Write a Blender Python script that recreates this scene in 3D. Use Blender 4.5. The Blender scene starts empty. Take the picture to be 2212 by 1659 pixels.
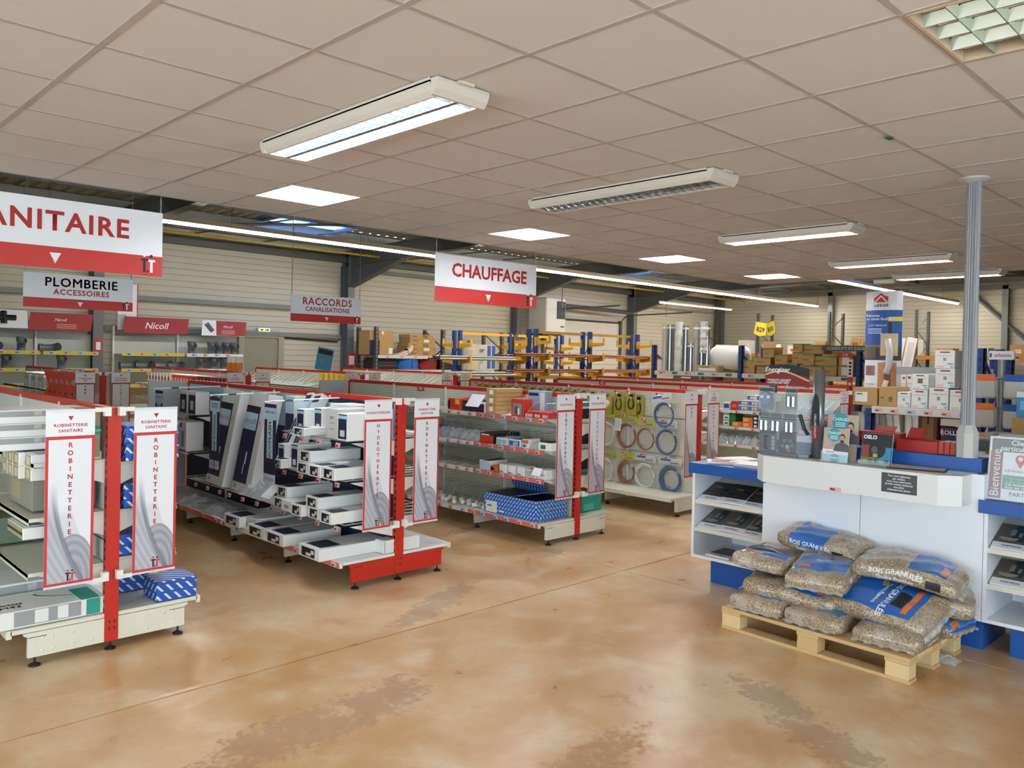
import bpy, bmesh, math, random
from mathutils import Vector, Matrix

random.seed(7)
scene = bpy.context.scene
COL = scene.collection

# ---------------------------------------------------------------- camera, world, exposure
FPX, YAW, PITCH, ROLL = 1731.797, 0.7901866, -0.0101437, 0.0218554
PPX, PPY = 29.592, -42.522
CAMZ = 1.75


def cam_axes():
    f = Vector((math.cos(YAW) * math.cos(PITCH), math.sin(YAW) * math.cos(PITCH), math.sin(PITCH)))
    r = Vector((math.sin(YAW), -math.cos(YAW), 0))
    u = r.cross(f)
    return (math.cos(ROLL) * r + math.sin(ROLL) * u, -math.sin(ROLL) * r + math.cos(ROLL) * u, f)


CR, CU, CF = cam_axes()
camd = bpy.data.cameras.new("camera")
camd.sensor_width = 36.0
camd.lens = FPX / 2212 * 36.0
camd.shift_x = -PPX / 2212
camd.shift_y = PPY / 2212
camd.clip_end = 200
cam = bpy.data.objects.new("camera", camd)
COL.objects.link(cam)
cam.matrix_world = Matrix(((CR.x, CU.x, -CF.x, 0), (CR.y, CU.y, -CF.y, 0), (CR.z, CU.z, -CF.z, CAMZ), (0, 0, 0, 1)))
scene.camera = cam

world = bpy.data.worlds.new("daylight")
scene.world = world
world.use_nodes = True
wb = world.node_tree.nodes["Background"]
wb.inputs[0].default_value = (0.80, 0.90, 1.0, 1)
wb.inputs[1].default_value = 2.6

scene.view_settings.view_transform = "Standard"
scene.view_settings.look = "None"
scene.view_settings.gamma = 1.0
scene.view_settings.exposure = 1.8
scene.view_settings.use_curve_mapping = False
scene.cycles.max_bounces = 6
scene.cycles.diffuse_bounces = 4
scene.cycles.glossy_bounces = 3
scene.cycles.transparent_max_bounces = 12
scene.cycles.caustics_reflective = False
scene.cycles.caustics_refractive = False
scene.cycles.adaptive_threshold = 0.08
scene.cycles.adaptive_min_samples = 16


def W(x, y, X=None, Y=None, Z=None):
    """world point where the line of sight through photo pixel (x, y) meets a plane"""
    d = CF + CR * ((x - 1106 - PPX) / FPX) - CU * ((y - 829.5 - PPY) / FPX)
    t = X / d.x if X is not None else Y / d.y if Y is not None else (Z - CAMZ) / d.z
    return Vector((d.x * t, d.y * t, CAMZ + d.z * t))


def in_view(p, margin=60):
    v = Vector(p) - Vector((0, 0, CAMZ))
    d = v.dot(CF)
    if d < 0.2:
        return False
    x = 1106 + PPX + FPX * v.dot(CR) / d
    y = 829.5 + PPY - FPX * v.dot(CU) / d
    return -margin < x < 2212 + margin and -margin < y < 1659 + margin


# ---------------------------------------------------------------- materials
MATS = {}


def lin(c):
    if isinstance(c, str):
        c = [int(c[i:i + 2], 16) / 255 for i in (0, 2, 4)]
    return tuple(x / 12.92 if x <= 0.04045 else ((x + 0.055) / 1.055) ** 2.4 for x in c) + (1.0,)


def M(name, col="ffffff", rough=0.5, metal=0.0, emit=0.0, alpha=1.0, trans=0.0, coat=0.0, var=0.0, vscale=8.0, bump=0.0, bscale=60.0, spec=0.5):
    if name in MATS:
        return MATS[name]
    m = bpy.data.materials.new(name)
    m.use_nodes = True
    nt = m.node_tree
    b = nt.nodes["Principled BSDF"]
    c = lin(col)
    b.inputs["Base Color"].default_value = c
    b.inputs["Roughness"].default_value = rough
    b.inputs["Metallic"].default_value = metal
    b.inputs["Specular IOR Level"].default_value = spec
    b.inputs["Coat Weight"].default_value = coat
    b.inputs["Transmission Weight"].default_value = trans
    b.inputs["Alpha"].default_value = alpha
    if emit:
        b.inputs["Emission Color"].default_value = c
        b.inputs["Emission Strength"].default_value = emit
    if var or bump:
        tc = nt.nodes.new("ShaderNodeTexCoord")
    if var:
        n = nt.nodes.new("ShaderNodeTexNoise")
        n.inputs["Scale"].default_value = vscale
        n.inputs["Detail"].default_value = 4
        nt.links.new(tc.outputs["Object"], n.inputs["Vector"])
        hs = nt.nodes.new("ShaderNodeHueSaturation")
        mr = nt.nodes.new("ShaderNodeMapRange")
        mr.inputs[3].default_value = 1 - var
        mr.inputs[4].default_value = 1 + var
        nt.links.new(n.outputs["Fac"], mr.inputs[0])
        nt.links.new(mr.outputs[0], hs.inputs["Value"])
        hs.inputs["Color"].default_value = c
        nt.links.new(hs.outputs[0], b.inputs["Base Color"])
    if bump:
        n2 = nt.nodes.new("ShaderNodeTexNoise")
        n2.inputs["Scale"].default_value = bscale
        n2.inputs["Detail"].default_value = 3
        nt.links.new(tc.outputs["Object"], n2.inputs["Vector"])
        bp = nt.nodes.new("ShaderNodeBump")
        bp.inputs["Strength"].default_value = bump
        bp.inputs["Distance"].default_value = 0.01
        nt.links.new(n2.outputs["Fac"], bp.inputs["Height"])
        nt.links.new(bp.outputs[0], b.inputs["Normal"])
    MATS[name] = m
    return m


class NT:
    """short-hand for building node trees"""

    def __init__(s, mat):
        s.nt = mat.node_tree
        s.b = s.nt.nodes["Principled BSDF"]

    def n(s, t, **kw):
        x = s.nt.nodes.new("ShaderNode" + t)
        for k, v in kw.items():
            setattr(x, k, v)
        return x

    def l(s, a, b):
        s.nt.links.new(a, b)

    def math(s, op, a, b=None, clamp=False):
        x = s.n("Math", operation=op, use_clamp=clamp)
        for i, v in enumerate((a, b)):
            if v is None:
                continue
            if isinstance(v, (int, float)):
                x.inputs[i].default_value = v
            else:
                s.l(v, x.inputs[i])
        return x.outputs[0]

    def ramp(s, fac, lo, hi, a=0.0, b=1.0):
        x = s.n("MapRange")
        x.interpolation_type = "SMOOTHSTEP"
        s.l(fac, x.inputs[0])
        x.inputs[1].default_value = lo
        x.inputs[2].default_value = hi
        x.inputs[3].default_value = a
        x.inputs[4].default_value = b
        return x.outputs[0]

    def mix(s, fac, a, b):
        x = s.n("MixRGB")
        for i, v in enumerate((fac, a, b)):
            if isinstance(v, (int, float, tuple)):
                x.inputs[i].default_value = v
            else:
                s.l(v, x.inputs[i])
        return x.outputs[0]

    def noise(s, vec, scale, detail=4, rough=0.5, dist=0.0):
        x = s.n("TexNoise")
        x.inputs["Scale"].default_value = scale
        x.inputs["Detail"].default_value = detail
        x.inputs["Roughness"].default_value = rough
        x.inputs["Distortion"].default_value = dist
        s.l(vec, x.inputs["Vector"])
        return x.outputs["Fac"]

    def bump(s, h, strength, dist=0.005):
        x = s.n("Bump")
        x.inputs["Strength"].default_value = strength
        x.inputs["Distance"].default_value = dist
        s.l(h, x.inputs["Height"])
        s.l(x.outputs[0], s.b.inputs["Normal"])


# ---------------------------------------------------------------- mesh building
class MB:
    def __init__(s):
        s.v, s.f, s.m = [], [], []

    def add(s, vs, fs, m=0, mx=None):
        o = len(s.v)
        s.v += [tuple(mx @ Vector(p)) if mx else tuple(p) for p in vs]
        s.f += [tuple(i + o for i in f) for f in fs]
        s.m += [m] * len(fs)
        return s

    def box(s, x0, y0, z0, x1, y1, z1, m=0, mx=None):
        vs = [(x, y, z) for z in (z0, z1) for y in (y0, y1) for x in (x0, x1)]
        return s.add(vs, [(0, 2, 3, 1), (4, 5, 7, 6), (0, 1, 5, 4), (2, 6, 7, 3), (0, 4, 6, 2), (1, 3, 7, 5)], m, mx)

    def cbox(s, cx, cy, cz, w, d, h, m=0, mx=None):
        return s.box(cx - w / 2, cy - d / 2, cz - h / 2, cx + w / 2, cy + d / 2, cz + h / 2, m, mx)

    def rbox(s, x0, y0, z0, x1, y1, z1, c=0.003, m=0):
        """box with chamfered edges"""
        xs, ys, zs = (x0, x1), (y0, y1), (z0, z1)
        idx, vs = {}, []
        for i in (0, 1):
            for j in (0, 1):
                for k in (0, 1):
                    sx, sy, sz = (1 - 2 * i), (1 - 2 * j), (1 - 2 * k)
                    for a in range(3):
                        p = [xs[i] + sx * c, ys[j] + sy * c, zs[k] + sz * c]
                        p[a] = (xs[i], ys[j], zs[k])[a]
                        idx[i, j, k, a] = len(vs)
                        vs.append(tuple(p))
        fs = []
        for a in range(3):
            b_, c_ = (a + 1) % 3, (a + 2) % 3
            for side in (0, 1):
                q = []
                for (p, r) in ((0, 0), (1, 0), (1, 1), (0, 1)):
                    t = [0, 0, 0]
                    t[a], t[b_], t[c_] = side, p, r
                    q.append(idx[t[0], t[1], t[2], a])
                fs.append(tuple(q) if side else tuple(reversed(q)))
            for p in (0, 1):
                for r in (0, 1):
                    t0, t1 = [0, 0, 0], [0, 0, 0]
                    t0[a], t1[a] = 0, 1
                    t0[b_] = t1[b_] = p
                    t0[c_] = t1[c_] = r
                    q = [idx[(*t0, b_)], idx[(*t1, b_)], idx[(*t1, c_)], idx[(*t0, c_)]]
                    fs.append(tuple(q) if (p + r) % 2 else tuple(reversed(q)))
        for i in (0, 1):
            for j in (0, 1):
                for k in (0, 1):
                    q = [idx[i, j, k, 0], idx[i, j, k, 1], idx[i, j, k, 2]]
                    fs.append(tuple(q) if (i + j + k) % 2 else tuple(reversed(q)))
        return s.add(vs, fs, m)

    def tube(s, pts, r, n=6, m=0, closed=False, cap=True):
        pts = [Vector(p) for p in pts]
        k = len(pts)
        vs, fs = [], []
        up0 = None
        for i, p in enumerate(pts):
            if closed:
                t = pts[(i + 1) % k] - pts[i - 1]
            else:
                t = pts[min(i + 1, k - 1)] - pts[max(i - 1, 0)]
            t.normalize()
            if up0 is None:
                up0 = Vector((0, 0, 1)) if abs(t.z) < 0.9 else Vector((1, 0, 0))
            a = t.cross(up0)
            if a.length < 1e-4:
                a = t.cross(Vector((0.3, 1, 0.2)))
            a.normalize()
            b = t.cross(a)
            rr = r[i] if isinstance(r, (list, tuple)) else r
            for j in range(n):
                an = 2 * math.pi * j / n
                vs.append(p + a * math.cos(an) * rr + b * math.sin(an) * rr)
        for i in range(k if closed else k - 1):
            for j in range(n):
                i2 = (i + 1) % k
                fs.append((i * n + j, i * n + (j + 1) % n, i2 * n + (j + 1) % n, i2 * n + j))
        if cap and not closed:
            fs.append(tuple(range(n - 1, -1, -1)))
            fs.append(tuple(range((k - 1) * n, k * n)))
        return s.add(vs, fs, m)

    def lathe(s, prof, n=16, m=0, c=(0, 0, 0), cap=True):
        vs, fs = [], []
        for (r, z) in prof:
            for j in range(n):
                a = 2 * math.pi * j / n
                vs.append((c[0] + r * math.cos(a), c[1] + r * math.sin(a), c[2] + z))
        k = len(prof)
        for i in range(k - 1):
            for j in range(n):
                fs.append((i * n + j, i * n + (j + 1) % n, (i + 1) * n + (j + 1) % n, (i + 1) * n + j))
        if cap:
            fs.append(tuple(range(n - 1, -1, -1)))
            fs.append(tuple(range((k - 1) * n, k * n)))
        return s.add(vs, fs, m)

    def prism(s, poly, a0, a1, axis="z", m=0):
        """polygon extruded along an axis: z -> poly is (x, y); y -> poly is (x, z); x -> poly is (y, z)"""
        n = len(poly)

        def P(p, a):
            return (p[0], p[1], a) if axis == "z" else (p[0], a, p[1]) if axis == "y" else (a, p[0], p[1])

        vs = [P(p, a0) for p in poly] + [P(p, a1) for p in poly]
        fs = [tuple(range(n - 1, -1, -1)), tuple(range(n, 2 * n))]
        fs += [(i, (i + 1) % n, n + (i + 1) % n, n + i) for i in range(n)]
        return s.add(vs, fs, m)

    def mesh(s, name, mats):
        me = bpy.data.meshes.new(name)
        me.from_pydata(s.v, [], s.f)
        if not isinstance(mats, (list, tuple)):
            mats = [mats]
        for x in mats:
            me.materials.append(x)
        if len(mats) > 1:
            me.polygons.foreach_set("material_index", s.m)
        me.update()
        bm = bmesh.new()
        bm.from_mesh(me)
        bmesh.ops.recalc_face_normals(bm, faces=bm.faces)
        bm.to_mesh(me)
        bm.free()
        return me

    def build(s, name, mats, parent=None, loc=(0, 0, 0), rz=0.0, rot=None, smooth=False):
        me = s.mesh(name, mats)
        if smooth:
            me.polygons.foreach_set("use_smooth", [True] * len(me.polygons))
        return inst(name, me, parent, loc, rz, rot)


def inst(name, me, parent=None, loc=(0, 0, 0), rz=0.0, rot=None, scale=None):
    o = bpy.data.objects.new(name, me)
    COL.objects.link(o)
    o.parent = parent
    o.location = loc
    o.rotation_euler = rot if rot else (0, 0, rz)
    if scale:
        o.scale = scale
    return o


def tag(o, label, cat, group=None):
    o["label"] = label
    o["category"] = cat
    if group:
        o["group"] = group
    return o


def thing(name, label, cat, loc=(0, 0, 0), rz=0.0, group=None, rot=None):
    o = bpy.data.objects.new(name, None)
    COL.objects.link(o)
    o.empty_display_size = 0.05
    o.location = loc
    o.rotation_euler = rot if rot else (0, 0, rz)
    return tag(o, label, cat, group)


def struct(o):
    o["kind"] = "structure"
    return o


def copy_tree(o, parent=None):
    c = o.copy()
    COL.objects.link(c)
    c.parent = parent
    for ch in list(o.children):
        copy_tree(ch, c)
    return c


R90 = -math.pi / 2          # faces -X; rz = 0 faces -Y
TXT = {}


def text(s, size, mat, parent, x, z, y=-0.001, align="CENTER", off=0.0, name="lettering", spacing=1.0, rot=0.0, line=1.0, sx=1.0, shear=0.0, fn=None):
    """flat lettering in the local x-z plane of its parent, read from -y; x, z is the middle of the first line's foot"""
    key = (s, size, align, off, spacing, line, sx, shear, mat.name, rot, fn)
    me = TXT.get(key)
    if me is None:
        cu = bpy.data.curves.new("lettering", "FONT")
        cu.body = s
        cu.size = size
        cu.align_x = align
        bold = off > 0 and "M" in s     # this glyph breaks with an outline offset, so it is thickened by shifted copies
        cu.offset = 0.0 if bold else off
        cu.space_character = spacing
        cu.space_line = line
        cu.shear = shear
        cu.resolution_u = 2
        ob = bpy.data.objects.new("lettering", cu)
        me = bpy.data.meshes.new_from_object(ob)
        bpy.data.objects.remove(ob)
        bpy.data.curves.remove(cu)
        ca, sa = math.cos(rot), math.sin(rot)
        if bold:
            vv = [tuple(v.co) for v in me.vertices]
            ff = [tuple(f.vertices) for f in me.polygons]
            nv = len(vv)
            sh = [(0, 0)] + [(off * a, off * b) for a in (-1, 1) for b in (-1, 1)]
            me = bpy.data.meshes.new("lettering")
            me.from_pydata([(x + a, y + b, z) for a, b in sh for x, y, z in vv], [], [tuple(i + k * nv for i in f) for k in range(len(sh)) for f in ff])
        for v in me.vertices:
            px_, pz_ = v.co.x * sx, v.co.y
            qx, qz = px_ * ca - pz_ * sa, px_ * sa + pz_ * ca
            v.co = fn(qx, qz) if fn else Vector((qx, 0, qz))
        me.materials.clear()
        me.materials.append(mat)
        me.update()
        TXT[key] = me
    return inst(name, me, parent, (x, y, z))


# palette
WHITE = M("white_enamel", "e9e8e2", 0.35)
CREAM = M("cream_enamel", "dedccb", 0.4)
RED = M("red_enamel", "c42a1c", 0.4)
REDP = M("red_print", "c83a34", 0.55)
REDT = M("red_letter", "b02a28", 0.6)
WPRINT = M("white_print", "eceef2", 0.55)
BLACK = M("black_plastic", "161616", 0.45)
BLACKP = M("black_print", "1d1b22", 0.5)
NAVY = M("navy_print", "1f2547", 0.5)
LBLUE = M("pale_blue_print", "b4d8e8", 0.5)
GREY = M("grey_steel", "8d9190", 0.45, 0.3)
DGREY = M("dark_grey_steel", "55585a", 0.5, 0.2)
CHROME = M("zinc_wire", "c9ccca", 0.3, 0.8)
CARTON = M("brown_cardboard", "b8945f", 0.8, var=0.06, vscale=5)
CARTOND = M("dark_cardboard", "8a6a42", 0.85, var=0.08, vscale=5)
WCARD = M("white_cardboard", "e6e7e4", 0.55)
GCARD = M("grey_cardboard", "cfd0cd", 0.6)
PINK = M("pink_tag", "e8a8a4", 0.6)
YELLOW = M("yellow_enamel", "e2a81c", 0.45)
BLUE = M("blue_enamel", "1f3f86", 0.45)
ORANGE = M("orange_enamel", "d8641e", 0.45)
CBLUE = M("blue_laminate", "14509f", 0.4)
CWHITE = M("white_laminate", "e2e4ea", 0.4)
TAPE = M("beige_tape", "c9a877", 0.35)
# ================================================================ setting
CEIL = 2.939
GX0, GY0 = 1.0234, 2.8664          # ceiling grid origin, 0.6 m module
CX1, CY1 = GX0 + 17 * 0.6, GY0 + 6 * 0.6   # edges of the suspended ceiling
YW, XW = 18.5, 29.6                # far walls
XN, YN = -4.4, -3.6                # shop-front walls behind the camera


def roofz(y):
    return 4.55 + 0.025 * (YW - y)


# ---- floor: poured slabs with sawn joints
def floor_material():
    m = M("sealed_concrete", "c49a6c", 0.32)
    t = NT(m)
    geo = t.n("NewGeometry")
    pos = geo.outputs["Position"]
    n1 = t.noise(pos, 0.75, 5, 0.55, 0.4)
    n2 = t.noise(pos, 2.6, 6, 0.6, 0.3)
    n3 = t.noise(pos, 16, 5, 0.6)
    c = t.mix(t.ramp(n1, 0.35, 0.65), lin("d2b288"), lin("c29662"))
    c = t.mix(t.math("MULTIPLY", t.ramp(n2, 0.45, 0.72), 0.7), c, lin("dccaa8"))
    c = t.mix(t.math("MULTIPLY", t.ramp(n2, 0.50, 0.28), 0.45), c, lin("b08450"))
    c = t.mix(t.math("MULTIPLY", t.ramp(n3, 0.5, 0.8), 0.25), c, lin("a87a50"))
    # worn and chipped patches where the seal has gone
    sep = t.n("SeparateXYZ")
    t.l(pos, sep.inputs[0])
    wear = None
    for (px_, py_, ax, ay, an) in ((1.85, 3.32, 0.55, 0.26, 0.1), (2.35, 3.36, 0.45, 0.24, 0.4), (1.35, 3.2, 0.4, 0.2, 0.2),
                                    (3.85, 2.0, 0.48, 0.17, 1.2), (3.58, 1.6, 0.45, 0.2, 1.2), (3.35, 4.3, 0.45, 0.16, 0.25),
                                    (5.14, 4.9, 0.32, 0.2, 0.2), (5.2, 6.09, 0.35, 0.16, 0.3), (3.72, 4.5, 0.5, 0.16, 0.3), (2.6, 2.2, 0.6, 0.2, 0.2)):
        dx = t.math("SUBTRACT", sep.outputs[0], px_)
        dy = t.math("SUBTRACT", sep.outputs[1], py_)
        u = t.math("ADD", t.math("MULTIPLY", dx, math.cos(an) / ax), t.math("MULTIPLY", dy, math.sin(an) / ax))
        v = t.math("ADD", t.math("MULTIPLY", dx, -math.sin(an) / ay), t.math("MULTIPLY", dy, math.cos(an) / ay))
        d = t.math("SQRT", t.math("ADD", t.math("MULTIPLY", u, u), t.math("MULTIPLY", v, v)))
        k = t.ramp(d, 1.5, 0.2)
        wear = k if wear is None else t.math("MAXIMUM", wear, k)
    n4 = t.noise(pos, 7, 9, 0.72, 0.8)
    n5 = t.noise(pos, 28, 5, 0.6, 0.5)
    chip = t.ramp(t.math("ADD", t.math("MULTIPLY", wear, 0.30), t.math("ADD", t.math("MULTIPLY", n4, 0.55), t.math("MULTIPLY", n5, 0.35))), 0.605, 0.72)
    chip = t.math("MULTIPLY", chip, t.ramp(wear, 0.02, 0.3))
    c = t.mix(t.math("MULTIPLY", chip, 0.55), c, t.mix(t.ramp(n1, 0.4, 0.6), lin("8f7a68"), lin("a27a58")))
    t.l(c, t.b.inputs["Base Color"])
    r = t.math("ADD", t.math("MULTIPLY", chip, 0.3), t.math("ADD", 0.22, t.math("MULTIPLY", n2, 0.16)))
    t.l(r, t.b.inputs["Roughness"])
    h = t.math("SUBTRACT", t.math("MULTIPLY", t.noise(pos, 5, 5), 0.35), t.math("MULTIPLY", chip, 0.25))
    t.bump(h, 0.22, 0.006)
    return m


FLOORM = floor_material()
floor = struct(MB().box(XN, YN, -0.12, XW, YW, -0.02).build("floor", M("joint_filler", "3a2c20", 0.9)))
jx = [XN, 0.35, 5.24, 10.1, 15.0, 19.9, 24.7, XW]
jy = [YN, -0.8, 4.09, 9.0, 13.9, YW]
for i in range(len(jx) - 1):
    for j in range(len(jy) - 1):
        g = 0.006
        MB().box(jx[i] + g, jy[j] + g, -0.02, jx[i + 1] - g, jy[j + 1] - g, 0.0).build("slab", FLOORM, floor)

# ---- suspended ceiling
TILEM = M("mineral_tile", "d1cac5", 0.9, bump=0.15, bscale=300)
TBAR = M("ceiling_tee_bar", "b0a69f", 0.6)
ceiling = struct(MB().box(XN, YN, CEIL + 0.05, CX1, CY1, CEIL + 0.07).build("ceiling", M("ceiling_void", "9a9088", 0.9)))
tile_me = MB().rbox(-0.293, -0.293, 0.0, 0.293, 0.293, 0.016, 0.004).mesh("ceiling_tile", TILEM)
TROFF = [(3, 4), (7, 4), (11, 4), (15, 4), (3, -4)]
rest = MB()
nt_ = 0
for a in range(-9, 17):
    for b in range(-11, 6):
        if (a, b) in TROFF:
            continue
        cx, cy = GX0 + (a + 0.5) * 0.6, GY0 + (b + 0.5) * 0.6
        if cx < XN or cy < YN:
            continue
        vis = any(in_view((cx + i, cy + j, CEIL), 20) for i in (-0.28, 0.28) for j in (-0.28, 0.28))
        if vis and nt_ < 298:
            o = inst("ceiling_tile", tile_me, ceiling, (cx, cy, CEIL + 0.002 + random.uniform(0, 0.0015)))
            nt_ += 1
        else:
            rest.box(cx - 0.293, cy - 0.293, CEIL + 0.002, cx + 0.293, cy + 0.293, CEIL + 0.016)
rest.build("ceiling_tile_rest", TILEM, ceiling)["kind"] = "stuff"
for a in range(-9, 18):
    x = GX0 + a * 0.6
    if x > XN:
        MB().box(x - 0.012, YN, CEIL - 0.001, x + 0.012, CY1, CEIL + 0.03).build("tee_bar", TBAR, ceiling)
for b in range(-10, 7):
    y = GY0 + b * 0.6
    if y > YN:
        MB().box(XN, y - 0.0115, CEIL, CX1, y + 0.0115, CEIL + 0.03).build("tee_bar", TBAR, ceiling)
EDGE = M("ceiling_edge_trim", "9b9286", 0.6)
MB().box(XN, CY1, CEIL - 0.004, CX1 + 0.02, CY1 + 0.02, CEIL + 0.09).build("edge_trim", EDGE, ceiling)
MB().box(CX1, YN, CEIL - 0.004, CX1 + 0.02, CY1, CEIL + 0.09).build("edge_trim", EDGE, ceiling)
clip = MB().prism([(-0.03, 0), (0.03, 0), (0.03, 0.012), (0.014, 0.012), (0.014, 0.005), (-0.03, 0.005)], -0.012, 0.012, "y").build("ceiling_clip", M("green_plastic", "0d5c46", 0.5), loc=(4.28, GY0 - 1.2, CEIL - 0.014))
tag(clip, "small dark green plastic clip stuck to a ceiling bar", "clip")

# ---- roof of the hall
DECK = M("roof_sheet", "8c8474", 0.6)
STEEL = M("portal_steel", "5b605f", 0.55, 0.1)
STEELB = M("rail_steel", "7b807e", 0.5, 0.2)
mb = MB()
SKY = [(8.15, 9.95, 15.35, 16.45), (19.5, 21.3, 15.0, 16.4), (19.5, 21.3, 6.5, 8.2)]


def deck(mb, x0, x1, y0, y1):
    prof, x = [], x0
    while x < x1 - 0.01:
        for dx, dz in ((0, 0), (0.10, 0), (0.13, 0.05), (0.22, 0.05)):
            prof.append((min(x + dx, x1), dz))
        x += 0.25
    prof.append((x1, 0))
    n = len(prof)
    vs = [(p[0], y, roofz(y) + p[1]) for y in (y0, y1) for p in prof]
    vs += [(p[0], y, roofz(y) + p[1] + 0.01) for y in (y0, y1) for p in prof]
    fs = [(i, i + 1, n + i + 1, n + i) for i in range(n - 1)] + [(2 * n + i, 3 * n + i, 3 * n + i + 1, 2 * n + i + 1) for i in range(n - 1)]
    mb.add(vs, fs)


bands = sorted({YN, 6.5, 8.2, 15.0, 15.35, 16.4, 16.45, YW})
for a, b in zip(bands[:-1], bands[1:]):
    xs, cut = [XN], []
    for s in SKY:
        if s[2] <= a + 1e-6 and s[3] >= b - 1e-6:
            cut.append((s[0], s[1]))
    x = XN
    for c0, c1 in sorted(cut):
        deck(mb, x, c0, a, b)
        x = c1
    deck(mb, x, XW, a, b)
roof = struct(mb.build("roof_deck", DECK))
SKYM = M("blue_rooflight_sheet", "5f8fd0", 0.3)
t = NT(SKYM)
tr = t.n("BsdfTranslucent")
tr.inputs[0].default_value = lin("a9c6f4")
o_ = SKYM.node_tree.nodes["Material Output"]
t.l(tr.outputs[0], o_.inputs["Surface"])
for s in SKY:
    k = MB()
    for yy in (s[2], (s[2] + s[3]) / 2):
        k.box(s[0] - 0.12, yy - 0.06, roofz(yy) - 0.03, s[1] + 0.12, yy + (s[3] - s[2]) / 2 + 0.06, roofz(yy) - 0.018)
    sk = struct(k.build("rooflight", SKYM))
    for xx in (s[0], (s[0] + s[1]) / 2, s[1]):
        MB().box(xx - 0.03, s[2], roofz(s[2]) - 0.09, xx + 0.03, s[3], roofz(s[2]) - 0.03).build("rooflight_bar", STEELB, sk)


def ibeam_y(mb, x, y0, y1, zt0, zt1, h, w=0.2):
    """rafter along y, top flange from zt0 to zt1"""
    for (a, b, ww) in ((0, 0.015, w), (h - 0.015, h, w)):
        vs = [(x + sx * ww / 2, y, zt - q) for (y, zt) in ((y0, zt0), (y1, zt1)) for q in (a, b) for sx in (-1, 1)]
        mb.add(vs, [(0, 1, 3, 2), (4, 6, 7, 5), (0, 4, 5, 1), (2, 3, 7, 6), (0, 2, 6, 4), (1, 5, 7, 3)])
    vs = [(x + sx * 0.006, y, zt - q) for (y, zt) in ((y0, zt0), (y1, zt1)) for q in (0, h) for sx in (-1, 1)]
    mb.add(vs, [(0, 1, 3, 2), (4, 6, 7, 5), (0, 4, 5, 1), (2, 3, 7, 6), (0, 2, 6, 4), (1, 5, 7, 3)])


PX = [-0.6, 5.42, 11.5, 17.65, 23.6]
for x in PX:
    fr = MB()
    ibeam_y(fr, x, YN, YW - 0.1, roofz(YN) - 0.16, roofz(YW) - 0.16, 0.4)
    # haunch
    fr.prism([(YW - 0.3, roofz(YW) - 0.5), (YW - 2.6, roofz(YW) - 0.5), (YW - 0.3, 3.45)], x - 0.012, x + 0.012, "x")
    fr.add([(x + sx * 0.1, y, z + q) for (y, z) in ((YW - 2.65, roofz(YW) - 0.53), (YW - 0.3, 3.43)) for q in (0, 0.02) for sx in (-1, 1)],
           [(0, 1, 3, 2), (4, 6, 7, 5), (0, 4, 5, 1), (2, 3, 7, 6), (0, 2, 6, 4), (1, 5, 7, 3)])
    struct(fr.build("roof_beam", STEEL))
    c = MB()
    c.box(x - 0.1, YW - 0.36, 0, x + 0.1, YW - 0.34, 4.4).box(x - 0.1, YW - 0.06, 0, x + 0.1, YW - 0.04, 4.4).box(x - 0.006, YW - 0.34, 0, x + 0.006, YW - 0.06, 4.4)
    struct(c.build("steel_column", M("column_steel", "6e7375", 0.5, 0.15)))
for y in (17.9, 16.6, 15.2, 13.6, 12.0, 10.4, 8.8, 7.2, 5.6, 4.0, 2.4):
    z = roofz(y) - 0.005
    p = MB().box(XN, y - 0.035, z - 0.16, XW, y - 0.03, z).box(XN, y - 0.035, z - 0.005, XW, y + 0.035, z).box(XN, y - 0.035, z - 0.16, XW, y + 0.03, z - 0.155)
    struct(p.build("roof_purlin", STEELB))
for (xa, ya, xb, yb) in ((5.5, 17.9, 11.4, 12.4), (17.7, 17.9, 23.5, 12.4), (23.6, 12.4, 29.4, 6.0), (17.7, 12.4, 23.5, 6.0)):
    struct(MB().tube([(xa, ya, roofz(ya) - 0.25), (xb, yb, roofz(yb) - 0.25)], 0.03, 6).build("roof_brace", STEEL))
# tie rods under the deck
for x in (7.4, 9.05, 13.3, 14.9):
    struct(MB().tube([(x, 18.2, 4.36), (x + 0.9, 15.4, 4.5)], 0.018, 6).build("tie_rod", STEEL))
struct(MB().tube([(3.0, 16.9, 4.15), (XW - 0.4, 16.9, 4.15)], 0.03, 6).build("gas_pipe", M("yellow_pipe", "a89030", 0.5)))

# ---- boarded walls
WALLM = M("wall_board", "c6c2b0", 0.55)
WBACK = M("wall_backing", "8e8a7c", 0.8)
wall_back = struct(MB().box(XN, YW, 0, XW, YW + 0.1, 5.4).build("wall_back", WBACK))
PIT = 0.137
for i, (xa, xb) in enumerate(zip([XN] + PX, PX + [XW])):
    if xb < 0:
        continue
    me = MB().rbox(xa + 0.01, YW - 0.022, 0.0, xb - 0.01, YW, PIT - 0.006, 0.003).mesh("board", WALLM)
    for k in range(8, 33):
        if i == 4 and 18.9 < (xa + xb) / 2 and k * PIT < 2.95:
            pass
        inst("board", me, wall_back, (0, 0, k * PIT))
    MB().box(xa + 0.01, YW - 0.02, 0, xb - 0.01, YW, 8 * PIT - 0.006).build("lower_board", WALLM, wall_back)
wall_right = struct(MB().box(XW, YN, 0, XW + 0.1, YW, 5.4).build("wall_right", WBACK))
SY = [YW, 13.45, 7.6, 2.0, YN]
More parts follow.
